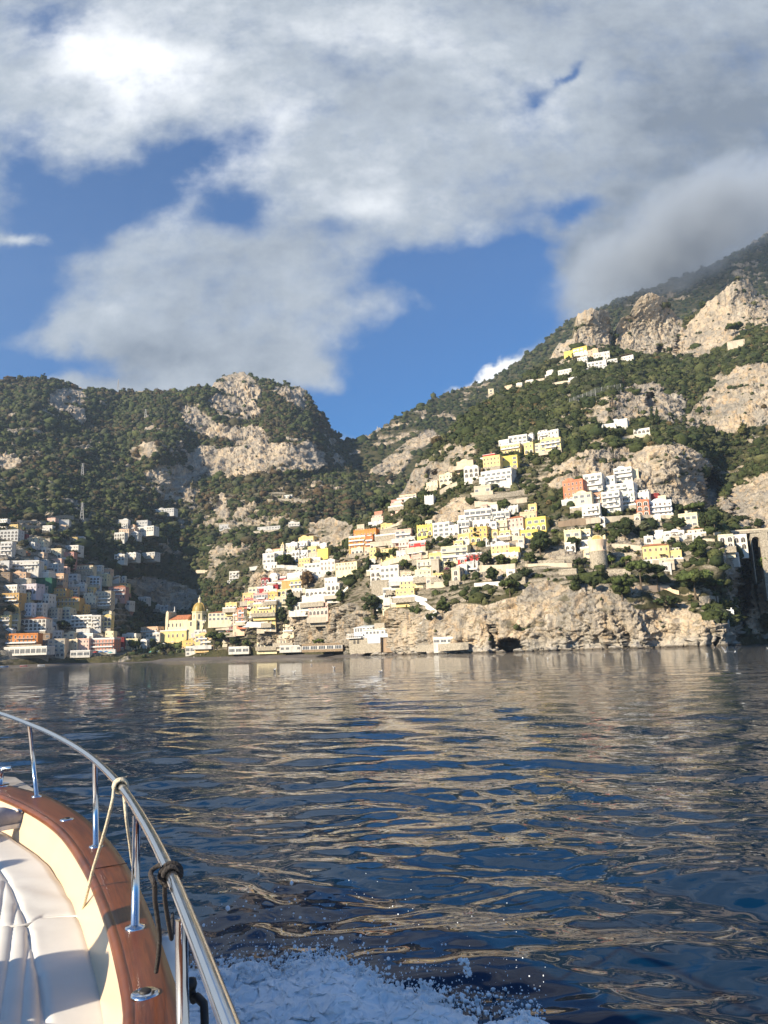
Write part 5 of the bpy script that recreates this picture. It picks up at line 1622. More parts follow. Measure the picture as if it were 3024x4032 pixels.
b = MB(); b.box(RX(372), RX(512), 4, 14, RZ(1765), RZ(1692), STONE); b.build('stone_room', sr)
for xq in (145, 195): link('window', win_mesh('arch', None, STONE), None, sr, (RX(xq), 0, RZ(1940)), None, (36 * u_, 1, 52 * u_))

# ------------------------------------------------------------------ walls, stairs, road
def strip_pts(g, pts, off=-1.0, dense=10.):
    q = [rp(g, *p) if g else p for p in pts]
    out = []
    for (a, b_) in zip(q[:-1], q[1:]):
        n = max(1, int(math.dist(a, b_) / dense))
        for k in range(n):
            out.append((a[0] + (b_[0] - a[0]) * k / n, a[1] + (b_[1] - a[1]) * k / n))
    out.append(q[-1])
    Yy = np.array([surf_y(min(x, 3300), y)[0] + off for x, y in out])
    if len(Yy) > 4:
        k_ = np.ones(5) / 5
        Yy = np.convolve(np.pad(Yy, 2, 'edge'), k_, 'valid')
    return np.array([at(x, y, yy) for (x, y), yy in zip(out, Yy)])


def wall_strip(name, g, pts, h, mat, label, cat, thick=1.2, group='dry stone and plastered terrace walls', cap=None, foot=3., off=-2.4):
    P = strip_pts(g, pts, off)
    b = MB()
    n = len(P)
    for i in range(n - 1):
        a, c = P[i], P[i + 1]
        dz = np.array([0, 0, h]); dy_ = np.array([0, thick, 0]); fz = np.array([0, 0, foot])
        f0, f1, t0, t1 = a - fz - dz * 0, c - fz, a + dz, c + dz
        b.poly([f0, f1, t1, t0], mat)
        b.poly([t0, t1, t1 + dy_, t0 + dy_], cap or mat)
        b.poly([f1 + dy_, f0 + dy_, t0 + dy_, t1 + dy_], mat)
    b.poly([P[0] - fz, P[0] + dz, P[0] + dz + dy_, P[0] - fz + dy_], mat)
    b.poly([P[-1] - fz, P[-1] - fz + dy_, P[-1] + dz + dy_, P[-1] + dz], mat)
    for i in range(n - 1):
        xa, ya = to_px(P[i] + np.array([0, 0, h])); xb, yb = to_px(P[i + 1] - np.array([0, 0, foot * .8]))
        keep_clear(min(xa, xb) - 1, min(ya, yb) - 2, max(xa, xb) + 1, max(ya, yb), P[i][1])
    o = b.build(name)
    tag(o, label, cat, group, 'thing')
    return P


LIME = stucco('beige'); BRN = stucco('brown')
W_ = [
    ('6', [(0, 395), (330, 345), (560, 320)], 2.4, BRN, 'brown retaining wall under the coastal road at the glass-veranda house', 4.5),
    ('6', [(560, 318), (800, 302), (1100, 285), (1470, 296)], 1.6, LIME, 'pale parapet wall of the coastal road below the coral house', 4.),
    ('6', [(1000, 1205), (1240, 1195), (1440, 1195), (1480, 1240), (1570, 1262)], 0.6, stucco('peachcream'), 'tall pale rubble wall holding the pine garden above the sea cliff', 12.),
    ('5', [(895, 925), (1200, 915), (1500, 912)], 1.2, LIME, 'pale garden wall running below the great dark tree', 2.),
    ('5', [(1050, 880), (1400, 872)], 1.2, STONE, 'grey lattice-topped terrace wall above the pale garden wall', 2.),
    ('5', [(225, 1172), (480, 1155), (740, 1138)], 1.0, WHITE, 'white edged terrace path above the sea cliff scrub', 2.),
    ('5', [(270, 945), (560, 938), (760, 920)], 1.3, LIME, 'stone wall under the trees in front of the red villa', 3.),
    ('5', [(480, 560), (700, 545), (940, 600)], 1.6, LIME, 'stone wall under the yellow cottages row', 4.),
    ('5', [(1240, 760), (1420, 730)], 1., STONE, 'short grey terrace wall under the pale yellow villa', 2.),
    ('5', [(1300, 820), (1480, 830), (1640, 800)], 1.1, STONE, 'grey terrace wall below the scalloped villa', 2.),
    ('6', [(760, 780), (1000, 775), (1090, 790)], 1.1, STONE, 'grey terrace wall between watchtower and yellow house', 2.5),
    ('6', [(700, 660), (900, 668), (1090, 690)], 1.2, LIME, 'pale terrace wall with pillars uphill of the watchtower', 2.),
    ('6', [(650, 1000), (860, 995), (940, 1010)], 1.2, STONE, 'grey rubble terrace wall at the watchtower foot', 3.),
    ('6', [(1230, 870), (1400, 880)], 1., LIME, 'rubble wall at the base of the terracotta-roofed house', 6.),
    ('4', [(480, 930), (640, 880), (900, 810), (1110, 775)], 2.4, LIME, 'long pale arcaded wall under the parasol terrace', 4.),
    ('4', [(740, 1005), (940, 1020)], 1.2, STONE, 'grey wall with ivy behind the white cliff villa', 2.5),
    ('4', [(1120, 1160), (1330, 1150)], 1.0, LIME, 'wall of the little terrace below the bougainvillea', 2.5),
    ('4', [(500, 480), (700, 390), (780, 330)], 1.4, LIME, 'upper planted terrace wall climbing past the orange palace', 3.),
    ('8', [(1010, 1420), (1200, 1410), (1400, 1380), (1580, 1350)], 2.2, STONE, 'upper arcaded stone wall beneath the long white balconies', 5.),
    ('8', [(1020, 1480), (1210, 1495), (1590, 1440)], 2.2, LIME, 'lower buttressed stone wall beneath the long white balconies', 6.),
    ('8', [(640, 1345), (720, 1295), (830, 1250)], 1.2, LIME, 'pale terrace wall below the low-arcaded cream house', 3.),
    ('3', [(270, 625), (420, 608), (640, 602), (900, 612)], 1.5, stucco('palegrey'), 'grey road parapet curling round the hamlet spur', 2.5),
    ('3', [(120, 1345), (300, 1340), (490, 1350)], 1.2, WHITE, 'white terrace wall beneath the flower-box terrace', 3.),
    ('3', [(480, 1395), (620, 1400)], 1.2, LIME, 'stone garden wall beside the white terrace wall', 3.),
    ('3', [(1230, 885), (1450, 975), (1560, 870)], .9, WHITE, 'white stair wall climbing to the arched white house', 1.5),
    ('3', [(830, 905), (1000, 900)], 1.2, LIME, 'stone wall below the golden villa', 2.5),
    ('9', [(610, 410), (700, 392), (830, 385)], 1.2, LIME, 'pale terrace wall under the arched pergola', 3.),
    ('9', [(1280, 1085), (1330, 1078)], 1.0, LIME, 'road wall where the pines meet the viaduct', 3.),
    ('7', [(690, 610), (900, 615)], 1.2, LIME, 'pale terrace wall below the magenta bush', 2.5),
    ('7', [(700, 1385), (830, 1370), (950, 1380)], 1.0, STONE, 'stone wall with a wooden shelter under the umbrella pines', 3.),
    ('1', [(0, 1905), (200, 1930), (420, 1945), (600, 1975)], 3.2, STONE, 'dark stone quay wall at the western end of the beach', 4.),
    ('1', [(560, 1640), (760, 1650), (950, 1650)], 1.2, stucco('palegrey'), 'pale railed road wall above the waterfront houses', 3.),
    ('1', [(610, 1690), (760, 1700), (980, 1690)], 2., STONE, 'brown stone wall behind the beige waterfront house', 4.),
    ('1', [(980, 1690), (1290, 1690)], 2.2, LIME, 'pale rock-faced wall under the white villa garden', 5.),
    ('b', [(140, 1352), (260, 1360), (380, 1368)], 1.5, STONE, 'grey dry terrace wall below the lower pylon', 3.),
    ('b', [(80, 1382), (200, 1392), (330, 1402)], 1.5, STONE, 'second grey dry terrace wall among the olive plots', 3.),
    ('b', [(390, 1325), (520, 1312), (600, 1318)], 1.5, STONE, 'thin dry wall above the ruined pale house', 3.),
    ('c', [(630, 1010), (720, 1000), (800, 1005)], 2., STONE, 'dry wall on the grassy terraces under the big cliff', 3.),
    ('c', [(700, 1045), (850, 1055), (980, 1055)], 2., STONE, 'lower dry wall on the grassy terraces under the big cliff', 3.),
    ('c', [(570, 1220), (650, 1212), (730, 1215)], 2., LIME, 'pale wall of the valley road terraces', 3.),
    ('c', [(200, 1222), (300, 1228), (480, 1220), (560, 1225)], 2., STONE, 'long grey wall of the valley road', 3.),
    ('2', [(1065, 660), (1200, 660), (1350, 668)], 1.5, LIME, 'thin pale path wall in the wood above the gorge', 2.5),
    ('a', [(30, 775), (100, 765), (160, 755)], 1.5, LIME, 'thin pale wall on the high green slope under the ridge', 2.5),
    ('a', [(210, 790), (270, 778), (330, 772)], 1.5, LIME, 'garden wall of the high cream wall house', 2.5),
]
for g, pts, h_, mt, lab, ft_ in W_:
    wall_strip('terrace_wall', g, pts, h_, mt, lab, 'wall', foot=ft_)
# white stair down the rocks
stair = wall_strip('cliff_stairway', '4', [(930, 1330), (1100, 1385)], 1.5, WHITE, 'upper white walled ramp beside the yellow cliff house', 'stairway', 2.0, 'white stairs down the rocks', foot=2.)
wall_strip('cliff_stairway', '4', [(960, 1345), (1100, 1450), (1228, 1548)], 1.7, WHITE, 'white walled stair slanting down from the yellow cliff house', 'stairway', 2.0, 'white stairs down the rocks', foot=2.)
wall_strip('cliff_stairway', '4', [(1225, 1552), (1090, 1625), (1040, 1690), (880, 1812), (670, 1940)], 1.8, WHITE, 'long white walled stair running down to the seaside restaurant', 'stairway', 2.0, 'white stairs down the rocks', foot=2.)
wall_strip('rock_ledge_path', '4', [(700, 1985), (1000, 1975), (1300, 1960), (1640, 1935)], .7, STONE, 'low grey bathing path along the foot of the sea cliff', 'path wall', 4., None, foot=3., off=-5)
# coastal road surface
ASPH = simple('asphalt', (.09, .088, .085), .9, scale=.5)
P = strip_pts('6', [(0, 395), (330, 345), (800, 302), (1100, 285), (1470, 296)], -.6)
b = MB()
for a, c in zip(P[:-1], P[1:]): b.poly([a, c, c + np.array([0, 7, 0]), a + np.array([0, 7, 0])], ASPH)
o = b.build('road'); o['kind'] = 'structure'

# viaduct
vp = [rp('7', 860, 512), rp('7', 1613, 520)]
Yv = 419.
a0 = at(*vp[0], Yv + 6); a1 = at(*vp[1], Yv - 2)
a1 = a1 + (a1 - a0) * .35
L = float(np.linalg.norm((a1 - a0)[:2])); ang_ = math.atan2(a1[1] - a0[1], a1[0] - a0[0])
vd = empty('road_viaduct', a0, ang_)
keep_clear(*rp('7', 1330, 500), *rp('7', 1660, 800), Yv)
tag(vd, 'stone road viaduct with a dark arch beside the cream arched hotel', 'viaduct')
um = Yv / FPX * .29386
b = MB(); b.box(0, L, 0, 8, -1.2, 0, STONE); b.build('deck', vd)
b = MB(); b.box(0, L, -.15, .2, 0, 1.0, LIME); b.build('parapet', vd)
VX = lambda x: (x - 860) * um * 1.03
n = 10
def arch_wall(x0, x1, zt, zs, zb):
    b = MB()
    m_ = (x0 + x1) / 2; r_ = (x1 - x0) / 2
    arc = [(m_ + r_ * math.cos(PI * k / n), zs + r_ * math.sin(PI * k / n)) for k in range(n + 1)]
    top = [(x1, zt), (x0, zt)]
    for i in range(n):
        b.poly([(arc[i][0], .6, arc[i][1]), (arc[i][0], .6, zt), (arc[i + 1][0], .6, zt), (arc[i + 1][0], .6, arc[i + 1][1])], STONE)
        b.poly([(arc[i][0], .6, arc[i][1]), (arc[i + 1][0], .6, arc[i + 1][1]), (arc[i + 1][0], 7.4, arc[i + 1][1]), (arc[i][0], 7.4, arc[i][1])], STONE)
    return b
arch_wall(VX(1335), VX(1430), -1.2, -5.5, 0).build('arch', vd)
b = MB(); b.box(VX(1430), VX(1528), .1, 7.8, -40, -1.2, STONE); b.build('pier', vd)
b = MB(); b.box(VX(1325), VX(1335), .6, 7.4, -30, -1.2, STONE); b.build('pier', vd)
arch_wall(VX(1528), VX(1720), -1.2, -9, 0).build('arch', vd)
b = MB(); b.box(VX(1720), VX(1800), .1, 7.8, -40, -1.2, STONE); b.build('pier', vd)
b = MB(); b.box(.2, L, .3, 7.7, .004, .03, ASPH); b.build('roadway', vd)

# ------------------------------------------------------------------ vehicles
PAINT = simple('white_paint', (.78, .78, .77), .3, var=.03)
TYRE = simple('tyre_rubber', (.02, .02, .02), .8)


def car(P, rz, label, L=4.2, bus=False):
    o = empty('parked_bus' if bus else 'parked_car', P, rz)
    tag(o, label, 'bus' if bus else 'car', 'vehicles on the coastal road')
    W, H = (2.3, 2.9) if bus else (1.7, 1.45)
    b = MB()
    if bus: b.prism([(-L / 2, .4), (L / 2, .4), (L / 2, 2.6), (L / 2 - .4, H), (-L / 2 + .3, H), (-L / 2, 2.6)], 0, W, PAINT)
    else: b.prism([(-L / 2, .3), (L / 2, .3), (L / 2, .8), (L * .28, .92), (L * .12, H), (-L * .3, H), (-L * .46, .95), (-L / 2, .85)], 0, W, PAINT)
    b.build('body', o)
    b = MB()
    if bus: b.box(-L / 2 + .3, L / 2 - .2, -.02, .05, 1.3, 2.3, GLASS)
    else: b.prism([(L * .24, .95), (L * .11, H - .1), (-L * .28, H - .1), (-L * .41, .97)], -.02, .05, GLASS)
    b.build('side_window', o)
    for xq in (-L * .3, L * .3):
        b = MB()
        for k in range(1): b.prism([(xq + .33 * math.cos(t), .33 + .33 * math.sin(t)) for t in np.linspace(0, 2 * PI, 13)[:-1]], -.03, .2, TYRE)
        b.build('wheel', o)


def vpt(x): return a0 + (a1 - a0) * (VX(x) / L) + np.array([0, 2., .05])


car(vpt(1480), ang_, 'white car crossing the viaduct nearer the arched hotel')
car(vpt(1600), ang_, 'white car at the outer end of the viaduct')
q = strip_pts('6', [(375, 336), (380, 336)], 3.)[0]
car(q + np.array([0, 0, .3]), math.radians(6), 'white minibus parked on the road below the glass-veranda house', 6.5, True)
q = strip_pts('6', [(925, 290), (930, 290)], 3.)[0]
car(q + np.array([0, 0, .6]), 0, 'white car parked by the road wall near the coral house')

# ------------------------------------------------------------------ trees
BARK = simple('bark', (.10, .075, .05), .95, var=.3, scale=2.)
TCOL = {'dark': (.026, .040, .016), 'green': (.045, .062, .020), 'grey': (.065, .075, .045), 'pine': (.050, .070, .022), 'brown': (.10, .065, .035), 'bright': (.075, .105, .022), 'olive': (.085, .085, .030), 'magenta': (.20, .03, .09)}
TREES = '''
5|1090,770,310,285|dark|round|great dark evergreen tree spreading above the garden terraces
5|960,905,185,180|green|round|round green tree in front of the great dark tree
5|390,915,200,150|dark|round|bushy dark tree hiding the red villa's lower wall
5|600,912,220,140|green|round|wide leafy tree below the yellow cottage
5|460,1135,210,185|dark|round|dark ivy-like tree on the bank under the red villa
5|880,1095,220,150|dark|round|dark tree behind the tiny stone hut
5|700,1120,110,90|green|round|small green tree beside the tiny stone hut
5|225,940,300,270|grey|bare|bare branching tree in front of the red villa
5|245,600,110,170|dark|pine|dark pine shading the golden house
5|430,650,90,170|grey|round|shaggy dead-topped palm-like tree below the pink arched house
5|620,210,190,150|green|round|bright hedge tree behind the low roof-top house
5|690,1290,260,160|pine|umbrella|wind-bent pine on the edge of the sea cliff
5|1270,510,110,70|bright|round|bright yellow-green bush near the road wall
5|110,590,60,120|dark|cypress|narrow dark tree by the pale golden house
6|870,545,270,245|dark|round|large dark tree just below the coastal road
6|1135,525,190,190|grey|round|grey-green tree below the coral house
6|1080,1195,330,310|pine|umbrella|broad stone pine over the rubble wall
6|1290,1190,250,250|dark|umbrella|dark stone pine next to the broad stone pine
6|830,1320,300,280|green|round|spreading tree on the cliff edge below the watchtower garden
6|690,895,130,110|bright|round|bright round bush touching the watchtower
6|780,938,110,68|dark|round|clipped dark bush between watchtower and stone pine
6|880,900,170,110|bright|round|small palm-like green bush above the broad stone pine
6|195,700,210,150|dark|round|dark fruit tree in front of the scalloped villa
6|265,905,240,85|dark|round|low dark hedge tree below the small outhouse
6|520,490,150,110|bright|round|yellow-green palm bush above the watchtower niche
6|1030,790,120,70|olive|round|olive bush next to the terracotta-roofed house
6|890,740,150,80|green|round|green garden bush uphill of the clipped dark bush
6|1355,380,80,80|dark|round|round clipped tree below the blue-white house
6|1480,640,120,90|dark|round|dark tree behind the terracotta-roofed house
6|240,1200,160,140|dark|round|dark cliff-edge tree below the dark-fronted shed
6|440,1230,190,160|dark|round|second dark cliff-edge tree nearer the watchtower
7|640,275,250,145|pine|umbrella|flat stone pine behind the deep-balcony house
7|420,240,180,120|dark|round|dark tree at the end of the blue-white house
7|900,490,240,290|dark|pine|tall dark pine beneath the overhanging cliff
7|740,460,110,240|dark|cypress|layered dark cedar next to the deep-balcony house
7|455,485,160,200|dark|round|ivy-covered tree beside the deep-balcony house
7|640,1345,460,280|pine|umbrella|wide stone pine above the bathing cliff
7|920,1385,260,225|pine|umbrella|separate stone pine leaning over the dark cliff
7|700,880,280,290|green|round|large shrubby tree below the magenta bush
7|320,690,130,120|dark|round|dark tree next to the yellow lower wing
7|830,1600,220,150|green|round|thick shrub above the small white cliff house
7|290,1500,420,140|dark|round|long dark shrub under the rubble wall
7|1000,1700,220,130|dark|round|dark shrub spilling beside the small white cliff house
7|730,445,100,40|magenta|round|magenta flowering bush next to the low tiled house
7|1590,1030,230,200|bright|round|bright ivy-clad tree mass right by the viaduct pier
7|1500,430,200,110|dark|round|dark trees on the road beyond the arched hotel
9|310,355,34,118|dark|cypress|tallest cypress over the long yellow house
9|375,365,26,98|dark|cypress|slim cypress second from the tallest one
9|420,375,28,112|dark|cypress|cypress midway between the yellow house and the shelf villa
9|452,375,34,122|dark|cypress|broad cypress nearest the long terrace wall
9|845,295,34,110|dark|cypress|cypress in the shadow of the rock alcove
9|882,300,34,125|dark|cypress|broader cypress in the shadow of the rock alcove
9|752,295,22,115|dark|cypress|lone thin cypress against the grey rock above the pergola
9|1195,372,26,115|dark|cypress|lone cypress against the orange cliff
9|1468,300,16,66|dark|cypress|tiny cypress high against the orange cliff
9|560,410,190,60|dark|round|dark orchard trees under the long terrace wall
9|1490,410,80,120|olive|pine|yellow-green conifer below the orange cliff
a|1443,470,108,92|pine|umbrella|lone umbrella pine standing against the high cliffs
4|515,875,190,110|dark|umbrella|flat-topped umbrella pine beside the long pale yellow villa
4|680,815,170,115|green|round|leafy tree between the yellow tiled house and the pink house
4|800,790,90,70|olive|round|olive-coloured tree under the red house
4|340,1050,150,230|dark|pine|tall dark pine left of the white cliff villa
4|100,1140,140,110|dark|round|dark round tree below the terraces of the long villa
4|545,1115,100,80|dark|round|clipped dark tree on the white cliff villa's terrace
4|645,1335,95,75|dark|round|dark bush against the white terrace restaurant
4|520,185,210,160|dark|round|dark crown on the ridge tip near the small pink house
4|1070,310,170,200|dark|round|ivy-dark tree clinging under the white retaining tower
4|920,420,120,120|dark|round|dark tree above the bright yellow house
4|1190,640,70,85|dark|cypress|dark clipped cypress next to the parasol terrace
4|1120,710,90,120|olive|round|autumn-tinged tree next to the red house
4|1400,610,170,70|green|round|green hedge trees under the white stepped house
4|820,960,180,110|green|round|green trees on the wall behind the white cliff villa
4|1200,1040,90,60|dark|round|clipped round tree under the beige side block
4|1370,960,120,110|dark|round|dark tree over the bougainvillea terrace
4|1360,985,100,40|magenta|round|magenta bougainvillea near the red villa
4|1300,1560,180,190|green|round|dark scrub tree at the bend of the white stair
4|1160,1640,180,110|dark|round|dark bush below the bend of the white stair
4|980,1190,110,100|olive|round|olive tree against the yellow cliff house
4|400,1500,330,180|dark|round|wide dark shrubbery above the seaside restaurant
3|830,1220,190,280|dark|round|dark tall tree between the yellow hotel and the cliff villa
3|690,1380,150,250|dark|round|dark tree below the yellow hotel's corner
3|1030,895,190,215|brown|round|brown-leaved tree next to the golden villa
3|810,1000,130,90|dark|round|dark rounded tree beside the gold arches
3|90,1650,170,170|dark|round|dark tree behind the beach villa's shore
3|250,1670,140,120|green|round|green tree beside the pale yellow beach villa
3|700,1650,110,60|bright|round|bright bush between the beach villas
3|1180,1620,240,75|bright|round|bright green creeper bush over the straw-coloured shed
3|1590,820,140,120|dark|round|dark round tree above the white stair wall
3|740,590,250,140|green|round|green trees in front of the hamlet church
3|1390,430,90,90|dark|round|dark tree beneath the pale rock outcrop
3|1460,1090,160,180|green|round|green ivy tree clinging over the cliff by the pink villa
2|262,1695,160,140|green|round|big plane tree at the beach gully mouth
2|490,1665,130,110|green|round|plane tree in front of the peach villa
2|650,1700,230,85|dark|round|low dark tree row before the yellow church
2|1300,1640,220,150|pine|umbrella|stone pine beside the glazed beach restaurant
2|1480,1660,260,170|pine|umbrella|stone pine grove next to the small beige house
2|922,1235,60,85|green|palm|palm tree in front of the dark gorge near the church dome
2|1180,1315,80,100|green|palm|palm tree right behind the church apse
2|1275,1330,100,120|green|palm|palm tree before the long cream palace
1|45,335,120,75|dark|umbrella|umbrella pine at the upper edge of the western town
1|48,435,18,120|dark|cypress|tall cypress under the umbrella pine
1|72,435,16,90|dark|cypress|shorter cypress under the umbrella pine
1|130,885,90,55|dark|round|dark bush in front of the grey-white house
1|330,1215,130,85|dark|round|dark tree patch beside the white two-arched house
1|1420,1215,100,110|dark|round|dark tree in front of the pink tiered house
1|790,1600,220,110|dark|round|spreading dark tree below the golden-yellow house
1|100,1390,220,70|dark|round|dark hedge over the yellow hotel wing
1|380,640,160,70|dark|round|dark trees under the cream ledge house
1|290,560,150,90|dark|round|dark trees beside the dark red cube house
1|860,870,200,200|dark|round|dark trees of the gully beside the white stepped row
'''
trng = np.random.RandomState(31)


def tree(px, py, wpx, hpx, col, kind, label):
    Yt_, lay = surf_y(px, py)
    k = Yt_ / FPX
    Wd, Ht = wpx * k, hpx * k * 1.05
    Yb_ = Yt_ - 1.0 - Wd * .18
    P0 = at(px, py, Yb_)
    root = empty({'umbrella': 'umbrella_pine', 'cypress': 'cypress_tree', 'palm': 'palm_tree', 'bare': 'bare_tree', 'pine': 'pine_tree'}.get(kind, 'broadleaf_tree'), P0, trng.uniform(0, 6))
    tag(root, label, 'bush' if ('bush' in label or 'shrub' in label or 'hedge' in label) else 'tree', 'trees among the houses and terraces')
    tr = trng
    b = MB()
    r0_ = max(.12, Wd * .03)
    th = Ht * {'umbrella': .68, 'cypress': .25, 'palm': .75, 'bare': .35, 'pine': .5}.get(kind, .42)
    b.tube([(0, 0, -3), (.1 * r0_, 0, 0), (Wd * .02, Wd * .02, th * .6), (Wd * .04, 0, th)], [r0_ * 1.3, r0_ * 1.1, r0_ * .8, r0_ * .55], BARK, 7)
    if kind == 'bare':
        def br(p, d, l, r, n):
            q = (p[0] + d[0] * l, p[1] + d[1] * l, p[2] + d[2] * l)
            b.tube([p, q], [r, r * .6], BARK, 5)
            if n:
                for _ in range(3):
                    e = np.array(d) + tr.normal(0, .5, 3) + np.array([0, 0, .06]); e /= np.linalg.norm(e)
                    br(q, e, l * .68, r * .6, n - 1)
        for a in np.linspace(0, 6.28, 8)[:-1]: br((Wd * .04, 0, th), (math.cos(a) * .85, math.sin(a) * .85, .5), Wd * .2, r0_ * .5, 3)
        b.build('trunk', root); return
    if kind != 'cypress':
        for a in np.linspace(0, 6.28, 6)[:-1]:
            b.tube([(Wd * .04, 0, th * .85), (Wd * .18 * math.cos(a), Wd * .18 * math.sin(a), th * 1.05), (Wd * .3 * math.cos(a), Wd * .3 * math.sin(a), th * 1.25)], [r0_ * .5, r0_ * .35, r0_ * .15], BARK, 5)
    b.build('trunk', root)
    if kind == 'palm':
        c_ = MB()
        for a in np.linspace(0, 6.28, 15)[:-1]:
            l = Wd * .55 * tr.uniform(.8, 1.1); up = tr.uniform(.1, .7)
            pts = [np.array([math.cos(a) * l * t, math.sin(a) * l * t, th + l * (up * t - .9 * t * t)]) for t in np.linspace(0, 1, 5)]
            sd = np.array([-math.sin(a), math.cos(a), 0]) * l * .16
            for i in range(4):
                w0, w1 = math.sin((i + .3) / 4 * PI), math.sin((i + 1) / 4 * PI) + .1
                c_.poly([pts[i] - sd * w0, pts[i] + sd * w0, pts[i + 1] + sd * w1, pts[i + 1] - sd * w1], FOLP)
        c_.build('fronds', root); return
    # crown: lumps spread through the volume with gaps
    n = int(np.clip(Wd * Ht * .55, 10, 46))
    if kind == 'cypress':
        t = tr.uniform(.02, 1, n * 2); n = len(t)
        rad = Wd * .5 * np.sin(PI * np.clip(t * .9 + .08, 0, 1)) ** .6 * (1 - t * .45)
        a = tr.uniform(0, 6.28, n)
        C = np.stack([rad * .55 * np.cos(a), rad * .55 * np.sin(a), Ht * (.06 + .92 * t)], 1)
        R = np.maximum(rad * .62, Wd * .10)
    elif kind == 'umbrella':
        a = tr.uniform(0, 6.28, n); rr_ = np.sqrt(tr.rand(n)) * Wd * .42
        C = np.stack([rr_ * np.cos(a), rr_ * np.sin(a), Ht * .80 + (1 - (rr_ / (Wd * .42)) ** 2) * Ht * .14 + tr.normal(0, Ht * .04, n)], 1)
        R = tr.uniform(.09, .16, n) * Wd
    else:
        d = tr.normal(size=(n, 3)); d /= np.linalg.norm(d, axis=1, keepdims=True)
        rr_ = tr.rand(n) ** .4
        zc, zr = (Ht * .58, Ht * .36) if kind == 'round' else (Ht * .62, Ht * .34)
        sx_ = 1.0 if kind == 'round' else (1 - .45 * (d[:, 2] > 0) * np.abs(d[:, 2]))
        C = np.stack([d[:, 0] * rr_ * Wd * .40 * sx_, d[:, 1] * rr_ * Wd * .36 * sx_, zc + d[:, 2] * rr_ * zr], 1)
        R = tr.uniform(.10, .19, n) * min(Wd, Ht * 1.3)
    c0 = np.array(TCOL[col])
    colr = c0 * tr.uniform(.65, 1.4, (n, 1)) * np.array([1, 1, 1]) + tr.uniform(0, .012, (n, 1)) * np.array([1.2, 1, .3])
    me = crowns('crown', C, R, colr, tr, 26, .85)
    link('crown', me, FOL, root)


FOLP = simple('palm_leaf', (.05, .07, .025), .7)
TL = []
for line in TREES.strip().split('\n'):
    g, bx, col, kind, label = line.split('|')
    x, y, w_, h_ = [float(q) for q in bx.split(',')]
    k = REG[g][2]
    TL.append((*rp(g, x, y), w_ * k, h_ * k, col, kind, label))

# ------------------------------------------------------------------ pylons, mast, fence
STEEL = simple('galvanised_steel', (.42, .41, .39), .6, var=.1)


def pylon(g, x, yb, yt, label, arms=True, th=.28):
    px, py = rp(g, x, yb)
    Yp = surf_y(px, py)[0] - 1
    P0 = at(px, py, Yp); H = float(at(px, rp(g, x, yt)[1], Yp)[2] - P0[2])
    root = empty('power_pylon' if arms else 'radio_mast', P0, .4)
    tag(root, label, 'pylon' if arms else 'mast', 'lattice towers on the mountain')
    b = MB()
    w0 = H * .10; N = 7
    lv = [(w0 * (1 - .86 * t), H * t - 3 * (t == 0)) for t in np.linspace(0, 1, N)]
    for (wa, za), (wb, zb) in zip(lv[:-1], lv[1:]):
        cs = [(-1, -1), (1, -1), (1, 1), (-1, 1)]
        for i in range(4):
            a, c = cs[i], cs[(i + 1) % 4]
            b.tube([(a[0] * wa, a[1] * wa, za), (a[0] * wb, a[1] * wb, zb)], th, STEEL, 4)
            b.tube([(a[0] * wa, a[1] * wa, za), (c[0] * wb, c[1] * wb, zb)], th * .6, STEEL, 4)
            b.tube([(c[0] * wa, c[1] * wa, za), (a[0] * wb, a[1] * wb, zb)], th * .6, STEEL, 4)
    b.build('lattice', root)
    if arms:
        for z_ in (.72, .84, .95):
            b = MB(); l = H * .13 * (1.2 - z_ * .3)
            b.tube([(-l, 0, H * z_), (0, 0, H * z_ + H * .02), (l, 0, H * z_)], th * .8, STEEL, 4); b.build('crossarm', root)


pylon('b', 668, 1340, 1200, 'lattice power pylon above the dry terraces')
pylon('b', 672, 990, 880, 'lattice power pylon halfway up the shaded left mountain')
pylon('b', 1187, 545, 437, 'lattice power pylon high on the spur by the slanted rock')
pylon('b', 965, 268, 195, 'thin mast standing alone on the left mountain skyline', False, .32)
pylon('c', 1450, 560, 515, 'small mast on the far ridge beside the mountain gap', False, .4)

NETM = simple('steel_net', (.16, .17, .16), .7)
P = strip_pts('9', [(258, 182), (350, 150), (440, 112), (530, 92), (620, 78)], -2, 18)
fr = empty('rockfall_fence', P[0]); tag(fr, 'tall wire rockfall fence with steel posts on the green slope', 'fence')
b = MB()
b2 = MB()
for i in range(len(P)):
    p = P[i] - P[0]
    b2.tube([p - np.array([0, 0, 2]), p + np.array([0, -.8, 7.5])], .16, STEEL, 5)
    if i < len(P) - 1:
        q = P[i + 1] - P[0]
        for k in range(9): b.tube([p + np.array([0, -.1 * k, .9 * k]), q + np.array([0, -.1 * k, .9 * k])], .06, NETM, 4, False)
        for k in range(12):
            t = k / 12; r_ = p + (q - p) * t
            b.tube([r_, r_ + np.array([0, -.8, 7.3])], .05, NETM, 4, False)
b.build('wire_net', fr); b2.build('posts', fr)
# ------------------------------------------------------------------ the boat we stand on
ZK = .6028


def zp(x, y): return x * ZK, 2750 + y * ZK


def zz_(pts, z):
    return np.array([on_z(np.float64(zp(*p)[0]), np.float64(zp(*p)[1]), z) for p in pts])


def resample(P, n, closed=False, sm_it=2):
    P = np.asarray(P, float)
    d = np.concatenate([[0], np.cumsum(np.linalg.norm(np.diff(P, axis=0), axis=1))])
    t = np.linspace(0, d[-1], n)
    Q = np.stack([np.interp(t, d, P[:, k]) for k in range(P.shape[1])], 1)
    for _ in range(sm_it * 6):
        Q[1:-1] = Q[1:-1] * .5 + (Q[:-2] + Q[2:]) * .25
    return Q


